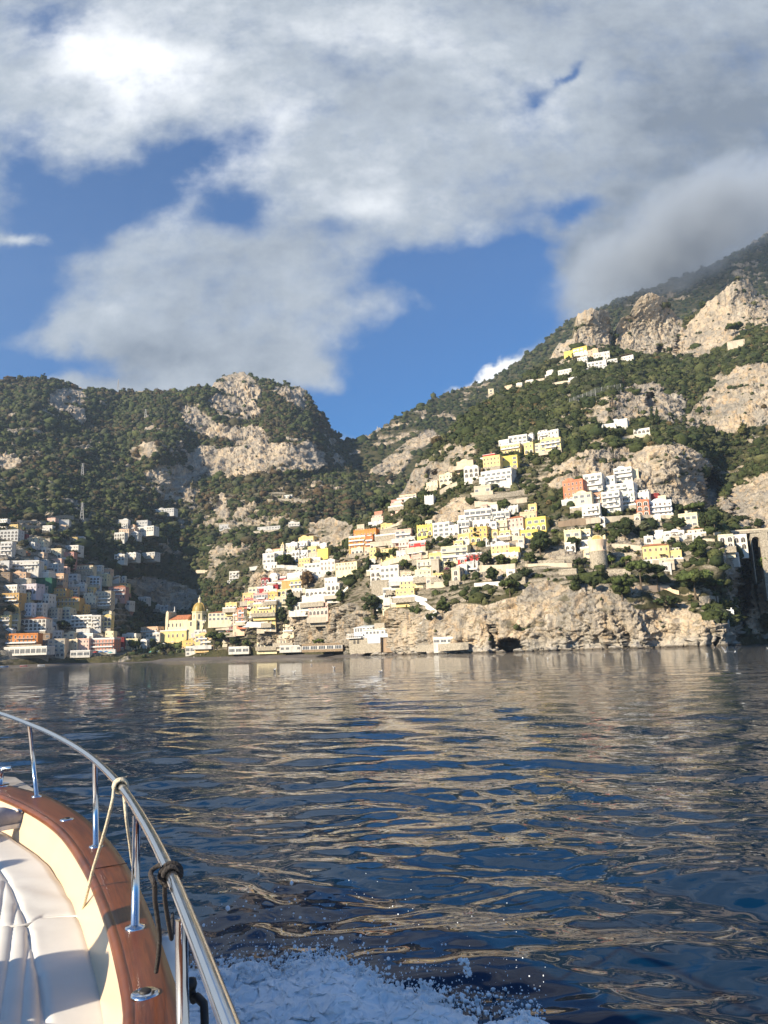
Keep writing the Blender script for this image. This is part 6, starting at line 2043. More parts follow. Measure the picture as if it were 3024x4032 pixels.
GZ = 1.255
OUT = zz_([(75, 570), (200, 600), (300, 628), (400, 676), (500, 735), (590, 800), (700, 905), (800, 1030), (870, 1146), (930, 1262), (990, 1404), (1050, 1566), (1090, 1686), (1130, 1805), (1160, 1897), (1210, 2010), (1250, 2127)], GZ)
INN = zz_([(0, 632), (110, 680), (220, 738), (320, 800), (400, 865), (450, 925), (500, 998), (550, 1080), (600, 1168), (640, 1266), (680, 1370), (720, 1482), (745, 1572), (770, 1676), (797, 1782), (822, 1900), (850, 2030), (870, 2127)], GZ)
tail_o = np.array([(-.36, 1.5, GZ), (-.27, 1.2, GZ), (-.17, .7, GZ), (-.10, .1, GZ), (-.07, -.8, GZ), (-.10, -2.6, GZ), (-.25, -4.0, GZ)])
tail_i = tail_o + np.array([-.16, 0, 0])
head_o = np.array([(-3.13, 5.44, GZ), (-2.98, 5.36, GZ), (-2.72, 5.14, GZ)])
head_i = np.array([(-3.04, 5.12, GZ), (-2.9, 5.02, GZ), (-2.60, 4.80, GZ)])
OUTC = resample(np.concatenate([head_o, OUT, tail_o]), 220)
INNC = resample(np.concatenate([head_i, INN, tail_i]), 220)
AX = np.array([-.3, .954, 0]); AX /= np.linalg.norm(AX)
AP = np.array([-3.10, 5.40, 0])


def mirror(P):
    P = np.asarray(P, float)
    d = P - AP; d[:, 2] = 0
    al = (d @ AX)[:, None] * AX
    pe = d - al
    Q = AP + al - pe
    Q[:, 2] = P[:, 2]
    return Q


# materials
ma, nt, bs = nodes('varnished_teak')
B = NB(nt)
uv = B.n('ShaderNodeAttribute', attribute_name='along').outputs['Vector']
g1 = B.noise(B.map(uv, (2.2, 26, 1)), 1.6, 7, .62, 1.2)
g2 = B.noise(B.map(uv, (1.1, 3, 1), (4, 2, 0)), 1.4, 4, .6)
g3 = B.noise(B.map(uv, (10, 110, 1)), 1.0, 4, .6)
cw = B.mix(B.rng(g1, .30, .70), (.062, .014, .0035), (.165, .042, .008))
cw = B.mix(B.math('MULTIPLY', B.rng(g2, .40, .70), .55), cw, (.20, .064, .016))
cw = B.mix(B.math('MULTIPLY', B.rng(g3, .52, .72), .45), cw, (.06, .016, .007))
B.l(cw, bs.inputs['Base Color'])
bs.inputs['Roughness'].default_value = .38
bs.inputs['Coat Weight'].default_value = .15
bs.inputs['Coat Roughness'].default_value = .12
B.l(B.bump(g3, .10, .004), bs.inputs['Normal'])
TEAK = ma
GEL = simple('cream_gelcoat', (.66, .51, .345), .32, var=.04, scale=2.)
HULLM = simple('white_gelcoat', (.74, .73, .70), .25, var=.03)
GREYD = simple('grey_deck', (.26, .24, .22), .7, var=.2, scale=8.)
ma, nt, bs = nodes('brushed_steel')
B = NB(nt)
bs.inputs['Base Color'].default_value = (.72, .73, .74, 1)
bs.inputs['Metallic'].default_value = 1
B.l(B.rng(B.noise(B.n('ShaderNodeTexCoord').outputs['Object'], 30, 4), .3, .7, .10, .20), bs.inputs['Roughness'])
INOX = ma
BLACKR = simple('black_rubber', (.018, .016, .015), .6)

boat = empty('motor_boat', (-1.4, 2.4, 0))
tag(boat, 'wooden-trimmed motor boat whose steel-railed bow fills the lower corner', 'boat')
bo = -np.array(boat.location)


def bmesh_obj(name, V, F, mat, parent=boat, smooth=True, attrs=None):
    off = -np.array(parent.matrix_world.translation) if parent is not boat else bo
    me = np_mesh(name, np.asarray(V) + bo, F, smooth, attrs)
    return link(name, me, mat, parent)


def ruled(rows):
    n = len(rows[0])
    return np.concatenate(rows), grid_faces(len(rows), n)


# teak covering board with rounded edges
Z = lambda P, dz: P + np.array([0, 0, dz])
lat = INNC - OUTC
wd = np.linalg.norm(lat, axis=1)
L = np.concatenate([[0], np.cumsum(np.linalg.norm(np.diff(OUTC, axis=0), axis=1))])
rows, vv = [], []
for t, dz in [(-.01, -.06), (-.03, -.030), (-.012, -.008), (.02, 0), (.25, .004), (.5, .006), (.75, .004), (.92, .002), (.98, -.004)]:
    rows.append(OUTC + lat * t + np.array([0, 0, dz])); vv.append(t)
V, F = ruled(rows)
al = np.concatenate([np.stack([L, wd * t, L * 0], 1) for t in vv])
bmesh_obj('covering_board', V, F, TEAK, attrs={'along': ('FLOAT_VECTOR', al)})
b = MB()
t_in = [tuple(p + bo + np.array([0, 0, -.014])) for p in (INNC - lat / wd[:, None] * .016)[::2]]
b.tube(t_in, .018, TEAK, 10)
o = b.build('inner_moulding', boat, smooth=True)
me = o.data
a = me.attributes.new('along', 'FLOAT_VECTOR', 'POINT')
a.data.foreach_set('vector', np.repeat(np.stack([L[::2], L[::2] * 0 + .3, L[::2] * 0], 1), 10, 0).astype(np.float32).ravel())
# butt joint in the board
b = MB()
j = [zz_([(622, 1112), (700, 1098), (770, 1086), (832, 1076)], GZ + .0075)[k] + bo for k in range(4)]
b.tube(j, .0016, simple('joint_caulk', (.035, .014, .008), .7), 4); b.build('board_joint', boat)
# port side
V, F = ruled([mirror(r) for r in rows])
bmesh_obj('covering_board', V, F[:, ::-1], TEAK, attrs={'along': ('FLOAT_VECTOR', al)})
# hull
hr_ = []
for k, (dz, ins) in enumerate([(-.045, .012), (-.10, .05), (-.25, .16), (-.6, .34), (-.95, .48), (-1.30, .58), (-1.6, .66)]):
    hr_.append(OUTC + lat / wd[:, None] * ins + np.array([0, 0, dz]) + AX * (-ins * .8))
V, F = ruled(hr_)
bmesh_obj('hull_side', V, F, HULLM)
V, F = ruled([mirror(r) for r in hr_])
bmesh_obj('hull_side', V, F[:, ::-1], HULLM)
# cream coaming falling from the teak to the sole
crow = []
for t, dz in [(0, -.022), (.018, -.05), (.045, -.10), (.085, -.155), (.13, -.20), (.18, -.235), (.30, -.255), (.9, -.26), (1.3, -.26)]:
    crow.append(INNC + lat / wd[:, None] * t + np.array([0, 0, dz]))
V, F = ruled(crow)
bmesh_obj('coaming', V, F, GEL)
V, F = ruled([mirror(r) for r in crow])
bmesh_obj('coaming', V, F[:, ::-1], GEL)
# bow platform and cleat
b = MB()
q = [p + bo for p in (at(-60, 3052, 5.2), at(60, 3060, 5.1), at(132, 3106, 4.75), at(40, 3112, 4.75), at(-60, 3110, 4.8))]
b.poly([tuple(p) for p in q], GREYD); b.poly([tuple(p - np.array([0, 0, .05])) for p in q], GREYD, True)
for i in range(5):
    p, r_ = q[i], q[(i + 1) % 5]
    b.poly([tuple(p - np.array([0, 0, .05])), tuple(r_ - np.array([0, 0, .05])), tuple(r_), tuple(p)], GREYD)
b.build('bow_platform', boat)
c0 = on_z(np.float64(2), np.float64(3092), GZ + .01) + bo
b = MB(); b.tube([c0, c0 + np.array([0, 0, .09])], .016, INOX, 8); b.tube([c0 + np.array([-.12, -.03, .095]), c0 + np.array([.05, .02, .095])], .016, INOX, 8); b.tube([c0 + np.array([0, 0, -.005]), c0 + np.array([0, 0, .008])], .05, INOX, 12)
b.build('mooring_cleat', boat, smooth=True)

# rail and stanchions
posts_b = [(240, 640), (627, 967), (882, 1497)]
posts_t = [(193, 178), (622, 395), (893, 765)]
PB_, PT_ = [], []
for pb, ptp in zip(posts_b, posts_t):
    p = on_z(*[np.float64(q) for q in zp(*pb)], GZ + .006)
    lo, hi = GZ + .1, GZ + .7
    for _ in range(40):
        md = (lo + hi) / 2
        if to_px(np.array([p[0], p[1], md]))[1] > zp(*ptp)[1]: lo = md
        else: hi = md
    t_ = at(*[np.float64(q) for q in zp(*ptp)], p[1])
    PB_.append(p); PT_.append(t_)
zt = [t_[2] for t_ in PT_]
RAILPX = [(-260, 20), (-120, 55), (0, 97), (90, 127), (185, 165), (300, 212), (400, 262), (500, 318), (610, 392), (700, 476), (800, 582), (900, 735), (1000, 905), (1080, 1068), (1150, 1225), (1215, 1390), (1270, 1530), (1330, 1690), (1385, 1830), (1440, 1975), (1498, 2127), (1600, 2400), (1720, 2750)]
zx = lambda x: np.interp(x, [0, 185, 610, 893, 1185, 1700], [zt[0] + .02, zt[0], zt[1], zt[2], zt[2] - .02, zt[2] - .02])
RP = np.array([on_z(*[np.float64(q) for q in zp(*p)], zx(p[0]) + .012) for p in RAILPX])
RP = resample(np.concatenate([[RP[0] + (RP[0] - RP[2]) * .5], RP]), 120, sm_it=1)
b = MB(); b.tube([tuple(p + bo) for p in RP], .0128, INOX, 14); b.build('guard_rail', boat, smooth=True)
p4t = on_z(*[np.float64(q) for q in zp(1186, 1442)], zx(1186) - .004)
PB_.append(np.array([p4t[0] + .006, p4t[1] + .01, GZ + .006])); PT_.append(p4t)
for pb, pt in zip(PB_, PT_):
    b = MB(); b.tube([tuple(pb + bo), tuple(pt + bo)], .0116, INOX, 14); st_ = b.build('stanchion', boat, smooth=True)
    b = MB(); c_ = pb + bo
    b.lathe([(.0005, .009), (.0135, .009), (.017, .006), (.026, .004), (.028, .001), (.028, -.004)], INOX, 20)
    o = b.build('base_flange', st_, c_, smooth=True)
for c_ in ((437, 790), (948, 1928)):
    p = on_z(*[np.float64(q) for q in zp(*c_)], GZ + .006) + bo
    b = MB(); b.lathe([(.0005, .004), (.026, .004), (.031, .002), (.032, -.002)], INOX, 28); pl = b.build('deck_filler', boat, p, smooth=True)
    b = MB(); b.lathe([(.0005, .009), (.010, .009), (.0135, .007), (.014, .003)], BLACKR, 20); b.build('filler_cap', pl, (0, 0, 0), smooth=True)
    for t in (.6, 2.7, 4.8):
        pass

# ------------------------------------------------------------------ sun pads
CU = zz_([(-140, 790), (0, 852), (80, 893), (160, 946), (250, 1004), (330, 1082), (420, 1200), (500, 1322), (545, 1405), (590, 1496), (622, 1600), (655, 1706), (700, 1822), (740, 1950), (780, 2100)], 1.13)
CU = np.concatenate([CU, np.array([(-.60, 1.75, 1.13), (-.50, 1.4, 1.13), (-.42, 1.0, 1.13), (-.36, .6, 1.13)])])
SEAM = zz_([(-200, 900), (-60, 1020), (0, 1110), (60, 1195), (120, 1330), (178, 1465), (205, 1600), (240, 1760), (272, 1900), (300, 2100), (330, 2300)], 1.13)
CH = [zz_(p, 1.13) for p in ([(110, 1340), (86, 1480), (66, 1650), (30, 1900), (0, 2100)], [(188, 1530), (180, 1640), (160, 1850), (140, 2127), (120, 2400)], [(32, 1190), (5, 1400), (-30, 1650), (-80, 1900), (-120, 2127)], [(-60, 1100), (-90, 1350), (-140, 1700), (-220, 2100)],
                             [(-150, 1050), (-200, 1350), (-280, 1700), (-400, 2100)], [(262, 1800), (268, 1960), (262, 2127)])]
CROSS = zz_([(548, 1408), (400, 1412), (270, 1424), (180, 1466), (90, 1476), (0, 1482), (-400, 1480)], 1.13)
VINYL = None
ma, nt, bs = nodes('white_vinyl')
B = NB(nt)
tco = B.n('ShaderNodeTexCoord').outputs['Object']
cl = B.noise(tco, 3.5, 5, .6)
B.l(B.mix(B.rng(cl, .3, .7), (.58, .565, .525), (.64, .62, .58)), bs.inputs['Base Color'])
bs.inputs['Roughness'].default_value = .5
B.l(B.bump(B.math('ADD', B.math('MULTIPLY', B.noise(tco, 420, 2), .06), B.noise(B.map(tco, (1, 1.2, 1)), 5.0, 3, .5)), .25, .012), bs.inputs['Normal'])
VINYL = ma


def dseg(P, poly):
    d = np.full(P.shape[:-1], 9.)
    for a, c in zip(poly[:-1, :2], poly[1:, :2]):
        e = c - a
        t = np.clip(((P - a) @ e) / (e @ e), 0, 1)
        d = np.minimum(d, np.linalg.norm(P - a - t[..., None] * e, axis=-1))
    return d


def side_of(P, poly):
    """signed side of an (ordered) line: + where forward of the cross seam"""
    y = np.interp(P[..., 0], poly[::-1, 0], poly[::-1, 1])
    return P[..., 1] - y


DV = np.array([-.93, -.37])
cu = resample(CU, 640, sm_it=1)
vs = np.concatenate([np.linspace(0, .05, 9)[:-1], np.linspace(.05, 1.5, 380)])
PX_ = cu[:, None, :2] + vs[None, :, None] * DV
sd = side_of(PX_, CROSS)
dse = dseg(PX_, SEAM); dcr = np.abs(sd)
zc = np.full(PX_.shape[:2], 1.13)
edge_ = np.minimum(dseg(PX_, CU), .06)
zc += .022 * np.sqrt(np.clip(edge_ / .035, 0, 1)) - .022
zc += .013 * (1 - np.exp(-dse / .009)) - .013
zc += .012 * (1 - np.exp(-dcr / .014)) - .012
inner = None
for c_ in CH:
    dc = dseg(PX_, c_)
    zc +=   .006 * (1 - np.exp(-dc / .006)) - .006 + .002 * np.exp(-((dc - .02) / .02) ** 2)
q3 = np.stack([PX_[..., 0] * 1.5 - PX_[..., 1] * .6, PX_[..., 0] * .6 + PX_[..., 1] * 1.5, PX_[..., 0] * 0], -1)
wr = np.sin((PX_[..., 0] * .55 + PX_[..., 1] * .84) * 2 * PI / .16 + 2.2 * fbm(q3 * 1.5, 2, 9)) * np.exp(-((sd - .30) / .28) ** 2) * np.exp(-((edge_ - .05) / .2) ** 2)
zc += .0024 * wr + .0022 * fbm(q3 * 2.5, 3, 12)
PZ = np.concatenate([PX_, zc[..., None]], -1)
# side skirt going down at the outer edge
skirt = [np.concatenate([cu[:, :2] + np.array([.012, .004]) * s_, np.full((len(cu), 1), z_)], 1)[:, None] for s_, z_ in ((.2, .99), (1.0, 1.0), (1.3, 1.04), (.9, 1.075))]
PZ = np.concatenate(skirt + [PZ], 1)
sdq = np.concatenate([side_of(PZ[:, :4, :2], CROSS), sd], 1)
GF = grid_faces(PZ.shape[0], PZ.shape[1])
sf = sdq.ravel()[GF].mean(1)
for nm, mk, lab in (('sun_pad', sf > .0, 'cream sun pad section nearest the bow, creased along its outer edge'), ('sun_pad', sf <= .0, 'cream sun pad section behind the cross seam, crossed by a grey shadow')):
    f = GF[mk]
    us, inv = np.unique(f.ravel(), return_inverse=True)
    P = PZ.reshape(-1, 3)[us]
    c0 = P.mean(0); c0[2] = 1.0
    me = np_mesh(nm, P - c0, inv.reshape(-1, 4)[:, ::-1], True)
    o = link(nm, me, VINYL, None, c0)
    tag(o, lab, 'cushion', 'sun pads on the foredeck')
    b = MB()
    hh = CROSS[:, :2]
    if lab.endswith('edge'):
        pts = resample(np.concatenate([CROSS[:, :2], np.full((len(CROSS), 1), 1.122)], 1), 60, sm_it=1)
        b.tube([tuple(p - c0 + np.array([0, .004, 0])) for p in pts], .0045, VINYL, 6)
    else:
        pts = np.concatenate([cu[:, :2] + np.array([.006, .002]), np.full((len(cu), 1), 1.097)], 1)
        pts = pts[side_of(pts[:, :2], CROSS) < 0]
        b.tube([tuple(p - c0) for p in pts[::3]], .004, VINYL, 6)
    b.build('piping', o, smooth=True)

# ------------------------------------------------------------------ ropes and fender
ROPEW = simple('cream_rope', (.66, .58, .42), .85, var=.25, scale=160., bump=.6)
ROPED = simple('charcoal_rope', (.045, .038, .034), .9, var=.35, scale=160., bump=.6)


def rail_at(x):
    """point of the rail at zoom column x"""
    q = np.array([to_px(p)[0] for p in RP]); k = np.argmin(np.abs(q - x * ZK))
    return RP[k], (RP[min(k + 1, len(RP) - 1)] - RP[max(k - 1, 0)]) / np.linalg.norm(RP[min(k + 1, len(RP) - 1)] - RP[max(k - 1, 0)])


def coil(c, t, r, turns, pitch, n=18):
    t = t / np.linalg.norm(t)
    a = np.cross(t, [0, 0, 1]); a /= np.linalg.norm(a); bb = np.cross(t, a)
    return [c + t * pitch * (k / n - turns / 2) + r * (a * math.cos(2 * PI * k / n) + bb * math.sin(2 * PI * k / n)) for k in range(int(turns * n) + 1)]


def px3(x, y, z): return on_z(*[np.float64(q) for q in zp(x, y)], z)


c, t = rail_at(795)
root = empty('mooring_line', c); tag(root, 'cream rope looped round the rail, one end trailing on to the sun pad', 'rope')
b = MB(); b.tube([tuple(p - c) for p in coil(c, t, .0205, 3, .0105)], .006, ROPEW, 7); b.build('hitch', root, smooth=True)
left = [c + np.array([-.018, -.01, -.01]), px3(738, 660, 1.585), px3(690, 850, 1.48), px3(645, 1000, 1.39), px3(603, 1125, 1.315), px3(588, 1190, 1.285), px3(566, 1290, 1.225), px3(540, 1378, 1.15)]
b = MB(); b.tube([tuple(p - c) for p in resample(left, 40, sm_it=1)], .0052, ROPEW, 8); b.build('rope_end', root, smooth=True)
outp = OUTC[np.argmin(np.linalg.norm(OUTC[:, :2] - px3(866, 1140, GZ)[:2], axis=1))] + np.array([.02, .01, 0])
rt = [c + np.array([.012, 0, -.018]), px3(822, 770, 1.50), px3(850, 960, 1.38), px3(866, 1110, 1.285), outp + np.array([0, 0, -.03]), outp + np.array([.02, 0, -.45])]
b = MB(); b.tube([tuple(p - c) for p in resample(rt, 40, sm_it=1)], .0052, ROPEW, 8); b.build('rope_end', root, smooth=True)

c, t = rail_at(1110)
root = empty('fender_line', c); tag(root, 'dark grey rope hitched in thick turns on the rail, its end hanging loose', 'rope')
b = MB(); b.tube([tuple(p - c) for p in coil(c, t, .0172, 3.0, .0088)], .0047, ROPED, 9); b.tube([tuple(p - c) for p in coil(c - t * .003, t, .0225, 1.1, .010)], .0046, ROPED, 9); b.build('hitch', root, smooth=True)
hang = [c + np.array([-.02, -.01, .022]), c + np.array([-.045, -.012, .012]), px3(1012, 1210, 1.555), px3(1012, 1320, 1.49), px3(1030, 1440, 1.44), px3(1045, 1560, 1.385), px3(1034, 1690, 1.33), px3(1020, 1785, 1.285)]
b = MB(); b.tube([tuple(p - c) for p in resample(hang, 50, sm_it=1)], .0052, ROPED, 9); b.build('rope_end', root, smooth=True)
fo = OUTC[np.argmin(np.linalg.norm(OUTC[:, :2] - px3(1060, 1560, GZ)[:2], axis=1))]
fc = px3(1078, 1550, 1.17)
dn = [c + np.array([-.012, 0, -.02]), px3(1075, 1310, 1.47), px3(1098, 1450, 1.40), px3(1122, 1590, 1.31), np.array([fc[0] + .03, fc[1] - .03, 1.24])]
b = MB(); b.tube([tuple(p - c) for p in resample(dn, 40, sm_it=1)], .0052, ROPED, 9); b.build('fender_lanyard', root, smooth=True)
b = MB(); b.lathe([(.001, .0), (.03, -.004), (.032, -.03), (.06, -.05), (.070, -.10), (.074, -.2), (.074, -.45), (.07, -.55), (.03, -.6), (.001, -.61)], HULLM, 24)
o = b.build('boat_fender', None, fc, smooth=True); tag(o, 'white plastic fender hanging outside the teak edge', 'fender')
c = px3(1262, 2090, 1.16)
b = MB(); b.tube([tuple(np.array(p)) for p in resample([(-.02, .05, .05), (-.012, .045, .02), (.0, .03, .035), (.025, .0, .03), (.035, -.03, 0), (.03, -.05, -.06), (.02, -.05, -.2)], 30, sm_it=0)], .010, BLACKR, 8)
b.lathe([(.001, .07), (.013, .066), (.016, .055), (.013, .044), (.001, .04)], BLACKR, 10, -.02, .05)
o = b.build('black_line', None, c, smooth=True); tag(o, 'short black line knotted outside the hull near the camera', 'rope')

# ------------------------------------------------------------------ people
SKIN = simple('skin', (.50, .29, .19), .55, var=.08)
HAIRM = simple('brown_hair', (.05, .03, .02), .6)
CLOTH = {}


def cloth(name, c): return simple('cloth_' + name, c, .85, var=.15, scale=20.)


def skin_body(J, E, root='pelvis', sub=2):
    """J: name -> (xyz, radius); one continuous skin surface"""
    me = bpy.data.meshes.new('tmp')
    names = list(J); ix = {n: i for i, n in enumerate(names)}
    me.from_pydata([J[n][0] for n in names], [(ix[a], ix[b_]) for a, b_ in E], [])
    o = bpy.data.objects.new('tmp', me); COL.objects.link(o)
    md = o.modifiers.new('s', 'SKIN')
    sv = me.skin_vertices[0].data
    for n in names:
        r_ = J[n][1]; sv[ix[n]].radius = (r_, r_) if not isinstance(r_, tuple) else r_
    sv[ix[root]].use_root = True
    ss = o.modifiers.new('u', 'SUBSURF'); ss.levels = sub; ss.render_levels = sub
    dg = bpy.context.evaluated_depsgraph_get()
    m2 = bpy.data.meshes.new_from_object(o.evaluated_get(dg))
    bpy.data.objects.remove(o); bpy.data.meshes.remove(me)
    return m2


BONES = [('pelvis', 'waist'), ('waist', 'chest'), ('chest', 'neck'), ('neck', 'head'), ('head', 'crown'),
         ('chest', 'shL'), ('shL', 'elL'), ('elL', 'wrL'), ('wrL', 'haL'), ('chest', 'shR'), ('shR', 'elR'), ('elR', 'wrR'), ('wrR', 'haR'),
         ('pelvis', 'hiL'), ('hiL', 'knL'), ('knL', 'anL'), ('anL', 'toL'), ('pelvis', 'hiR'), ('hiR', 'knR'), ('knR', 'anR'), ('anR', 'toR')]
RAD = dict(pelvis=.135, waist=.12, chest=.145, neck=.055, head=.085, crown=.07, shL=.065, shR=.065, elL=.043, elR=.043, wrL=.030, wrR=.030, haL=.03, haR=.03, hiL=.09, hiR=.09, knL=.062, knR=.062, anL=.043, anR=.043, toL=.035, toR=.035)


def figure(pos, label, top, legs, shoes, group=None, J=None, loc=(0, 0, 0), sub=2):
    Jd = {k: (v, RAD[k]) for k, v in J.items()}
    me = skin_body(Jd, [e for e in BONES if e[0] in J and e[1] in J], sub=sub)
    reg = {'leg': ['hiL', 'hiR', 'knL', 'knR', 'anL', 'anR', 'pelvis'], 'top': ['waist', 'chest', 'shL', 'shR', 'elL', 'elR'], 'skin': ['neck', 'head', 'haL', 'haR', 'wrL', 'wrR'], 'hair': ['crown'], 'shoe': ['toL', 'toR']}
    mats = [legs, top, SKIN, HAIRM, shoes]
    for m_ in mats: me.materials.append(m_)
    pts, rid = [], []
    for k, (rn, js) in enumerate(reg.items()):
        for j_ in js:
            if j_ in J: pts.append(J[j_]); rid.append(k)
    pts = np.array(pts)
    for p in me.polygons:
        p.material_index = rid[int(np.argmin(((pts - np.array(p.center)) ** 2).sum(1)))]
        p.use_smooth = True
    o = link('person', me, None, None, loc)
    tag(o, label, 'person', group)
    return o


STAND = dict(pelvis=(0, 0, .93), waist=(0, .01, 1.10), chest=(0, 0, 1.34), neck=(0, 0, 1.50), head=(0, -.02, 1.60), crown=(0, -.01, 1.68),
             shL=(-.19, 0, 1.40), elL=(-.24, .02, 1.12), wrL=(-.25, -.06, .88), haL=(-.25, -.09, .80), shR=(.19, 0, 1.40), elR=(.24, .02, 1.12), wrR=(.25, -.06, .88), haR=(.25, -.09, .80),
             hiL=(-.09, 0, .88), knL=(-.10, -.02, .49), anL=(-.11, .03, .09), toL=(-.12, -.13, .04), hiR=(.09, 0, .88), knR=(.11, .05, .49), anR=(.12, .10, .09), toR=(.13, -.05, .04))
SIT = dict(STAND)
SIT.update(pelvis=(0, 0, .14), waist=(0, .05, .30), chest=(0, .06, .54), neck=(0, .04, .70), head=(0, .02, .80), crown=(0, .03, .88), shL=(-.19, .06, .60), elL=(-.25, .0, .34), wrL=(-.2, -.2, .28), haL=(-.17, -.27, .28),
           shR=(.19, .06, .60), elR=(.25, .0, .34), wrR=(.2, -.2, .28), haR=(.17, -.27, .28), hiL=(-.1, -.05, .12), knL=(-.12, -.42, .42), anL=(-.13, -.62, .08), toL=(-.13, -.76, .05), hiR=(.1, -.05, .12), knR=(.14, -.44, .40), anR=(.13, -.66, .08), toR=(.14, -.8, .05))
NAVY, BLACKC, DENIM, OLIVE, REDC, WHITEC = cloth('navy', (.02, .025, .05)), cloth('black', (.012, .012, .013)), cloth('denim', (.06, .09, .16)), cloth('olive', (.05, .05, .025)), cloth('red', (.35, .04, .03)), cloth('white', (.7, .68, .64))
SHOEG = cloth('grey_shoe', (.30, .30, .33))

# companion lying on the pad, one shoe in the picture
foot = on_z(np.float64(48), np.float64(3212), 1.215)
J = dict(pelvis=(-3.05, 2.62, 1.26), waist=(-3.12, 2.52, 1.42), chest=(-3.2, 2.40, 1.66), neck=(-3.22, 2.36, 1.82), head=(-3.2, 2.36, 1.92), crown=(-3.21, 2.36, 2.01),
         shL=(-3.35, 2.53, 1.72), elL=(-3.45, 2.6, 1.46), wrL=(-3.4, 2.75, 1.27), haL=(-3.36, 2.82, 1.22), shR=(-3.05, 2.30, 1.72), elR=(-2.95, 2.3, 1.46), wrR=(-2.85, 2.4, 1.27), haR=(-2.8, 2.46, 1.22),
         hiL=(-3.05, 2.73, 1.24), knL=(-2.75, 3.30, 1.46), anL=(-2.5, 3.82, 1.19), toL=(-2.44, 3.96, 1.17), hiR=(-2.95, 2.6, 1.24), knR=(-2.58, 3.2, 1.38), anR=(foot[0] - .13, foot[1] - .15, 1.21), toR=(foot[0] - .08, foot[1] - .09, 1.19))
pA = figure(None, 'person in black trousers sitting by the bow with one grey sneaker showing', NAVY, BLACKC, BLACKC, J=J)
sh_dir = np.array([.62, .78, 0])
b = MB()
side_ = np.array([.78, -.62, 0])
def shoe_ring(t, w_, h_, zb):
    c_ = foot + sh_dir * t
    return [tuple(c_ + side_ * (w_ * math.cos(a)) + np.array([0, 0, zb + h_ * (.5 + .5 * math.sin(a))]) - foot) for a in np.linspace(0, 2 * PI, 15)[:-1]]
rings = [shoe_ring(t, w_, h_, -.055) for t, w_, h_ in [(-.15, .02, .05), (-.14, .032, .09), (-.10, .038, .115), (-.04, .040, .105), (.02, .045, .08), (.07, .047, .06), (.11, .040, .045), (.135, .022, .03), (.142, .005, .02)]]
V = np.array([p for r_ in rings for p in r_]); n = 14
F = [[i * n + k, i * n + (k + 1) % n, (i + 1) * n + (k + 1) % n, (i + 1) * n + k] for i in range(len(rings) - 1) for k in range(n)]
me = np_mesh('sneaker', V, np.array(F), True)
shoe = link('sneaker', me, SHOEG, pA, foot)
b = MB()
sole = [(t, w_) for t, w_ in [(-.155, .02), (-.14, .036), (-.05, .042), (.04, .049), (.10, .047), (.135, .030), (.150, .008)]]
up_ = [foot + sh_dir * t + side_ * w_ - foot for t, w_ in sole] + [foot + sh_dir * t - side_ * w_ - foot for t, w_ in sole[::-1]]
b.poly([tuple(p + np.array([0, 0, -.058])) for p in up_], WHITEC, True); b.poly([tuple(p + np.array([0, 0, -.036])) for p in up_], WHITEC)
for i in range(len(up_)):
    p, q = up_[i], up_[(i + 1) % len(up_)]
    b.poly([tuple(p + np.array([0, 0, -.058])), tuple(q + np.array([0, 0, -.058])), tuple(q + np.array([0, 0, -.036])), tuple(p + np.array([0, 0, -.036]))], WHITEC)
b.build('sole', shoe)
for k in range(4):
    t = .012 + k * .022
    hh = np.interp(t, [-.04, .02, .07, .11], [.105, .08, .06, .045]) - .055
    b = MB(); b.tube([tuple(sh_dir * t + side_ * w_ + np.array([0, 0, hh - (w_ / .05) ** 2 * .018 + .004])) for w_ in np.linspace(-.036, .036, 7)], .0055, WHITEC, 6); b.build('lace', shoe, smooth=True)
# second companion sits further aft, out of the picture, and throws the shadow across the pad
el = on_z(np.float64(-8), np.float64(3915), 1.30)
bx, by = -1.92, 1.52
J = dict(pelvis=(bx, by, 1.25), waist=(bx - .02, by - .03, 1.42), chest=(bx - .03, by - .04, 1.66), neck=(bx, by - .02, 1.82), head=(bx + .02, by, 1.92), crown=(bx + .01, by, 2.01),
         shL=(bx - .2, by + .06, 1.72), elL=(bx - .28, by + .16, 1.46), wrL=(bx - .1, by + .35, 1.34), haL=(bx - .05, by + .42, 1.32), shR=(bx + .17, by - .08, 1.72), elR=(bx + .26, by + .0, 1.46), wrR=(bx + .2, by + .22, 1.36), haR=(bx + .16, by + .30, 1.34),
         hiL=(bx - .08, by + .08, 1.24), knL=(bx - .1, by + .55, 1.42), anL=(bx - .45, by + .8, 1.2), toL=(bx - .56, by + .86, 1.18), hiR=(bx + .1, by + .05, 1.24), knR=(el[0] - .09, el[1] - .06, 1.25), anR=(bx - .1, by + .62, 1.19), toR=(bx - .22, by + .66, 1.18))
figure(None, 'person in an olive jacket sitting cross-legged on the rear of the sun pad', OLIVE, OLIVE, BLACKC, J=J)

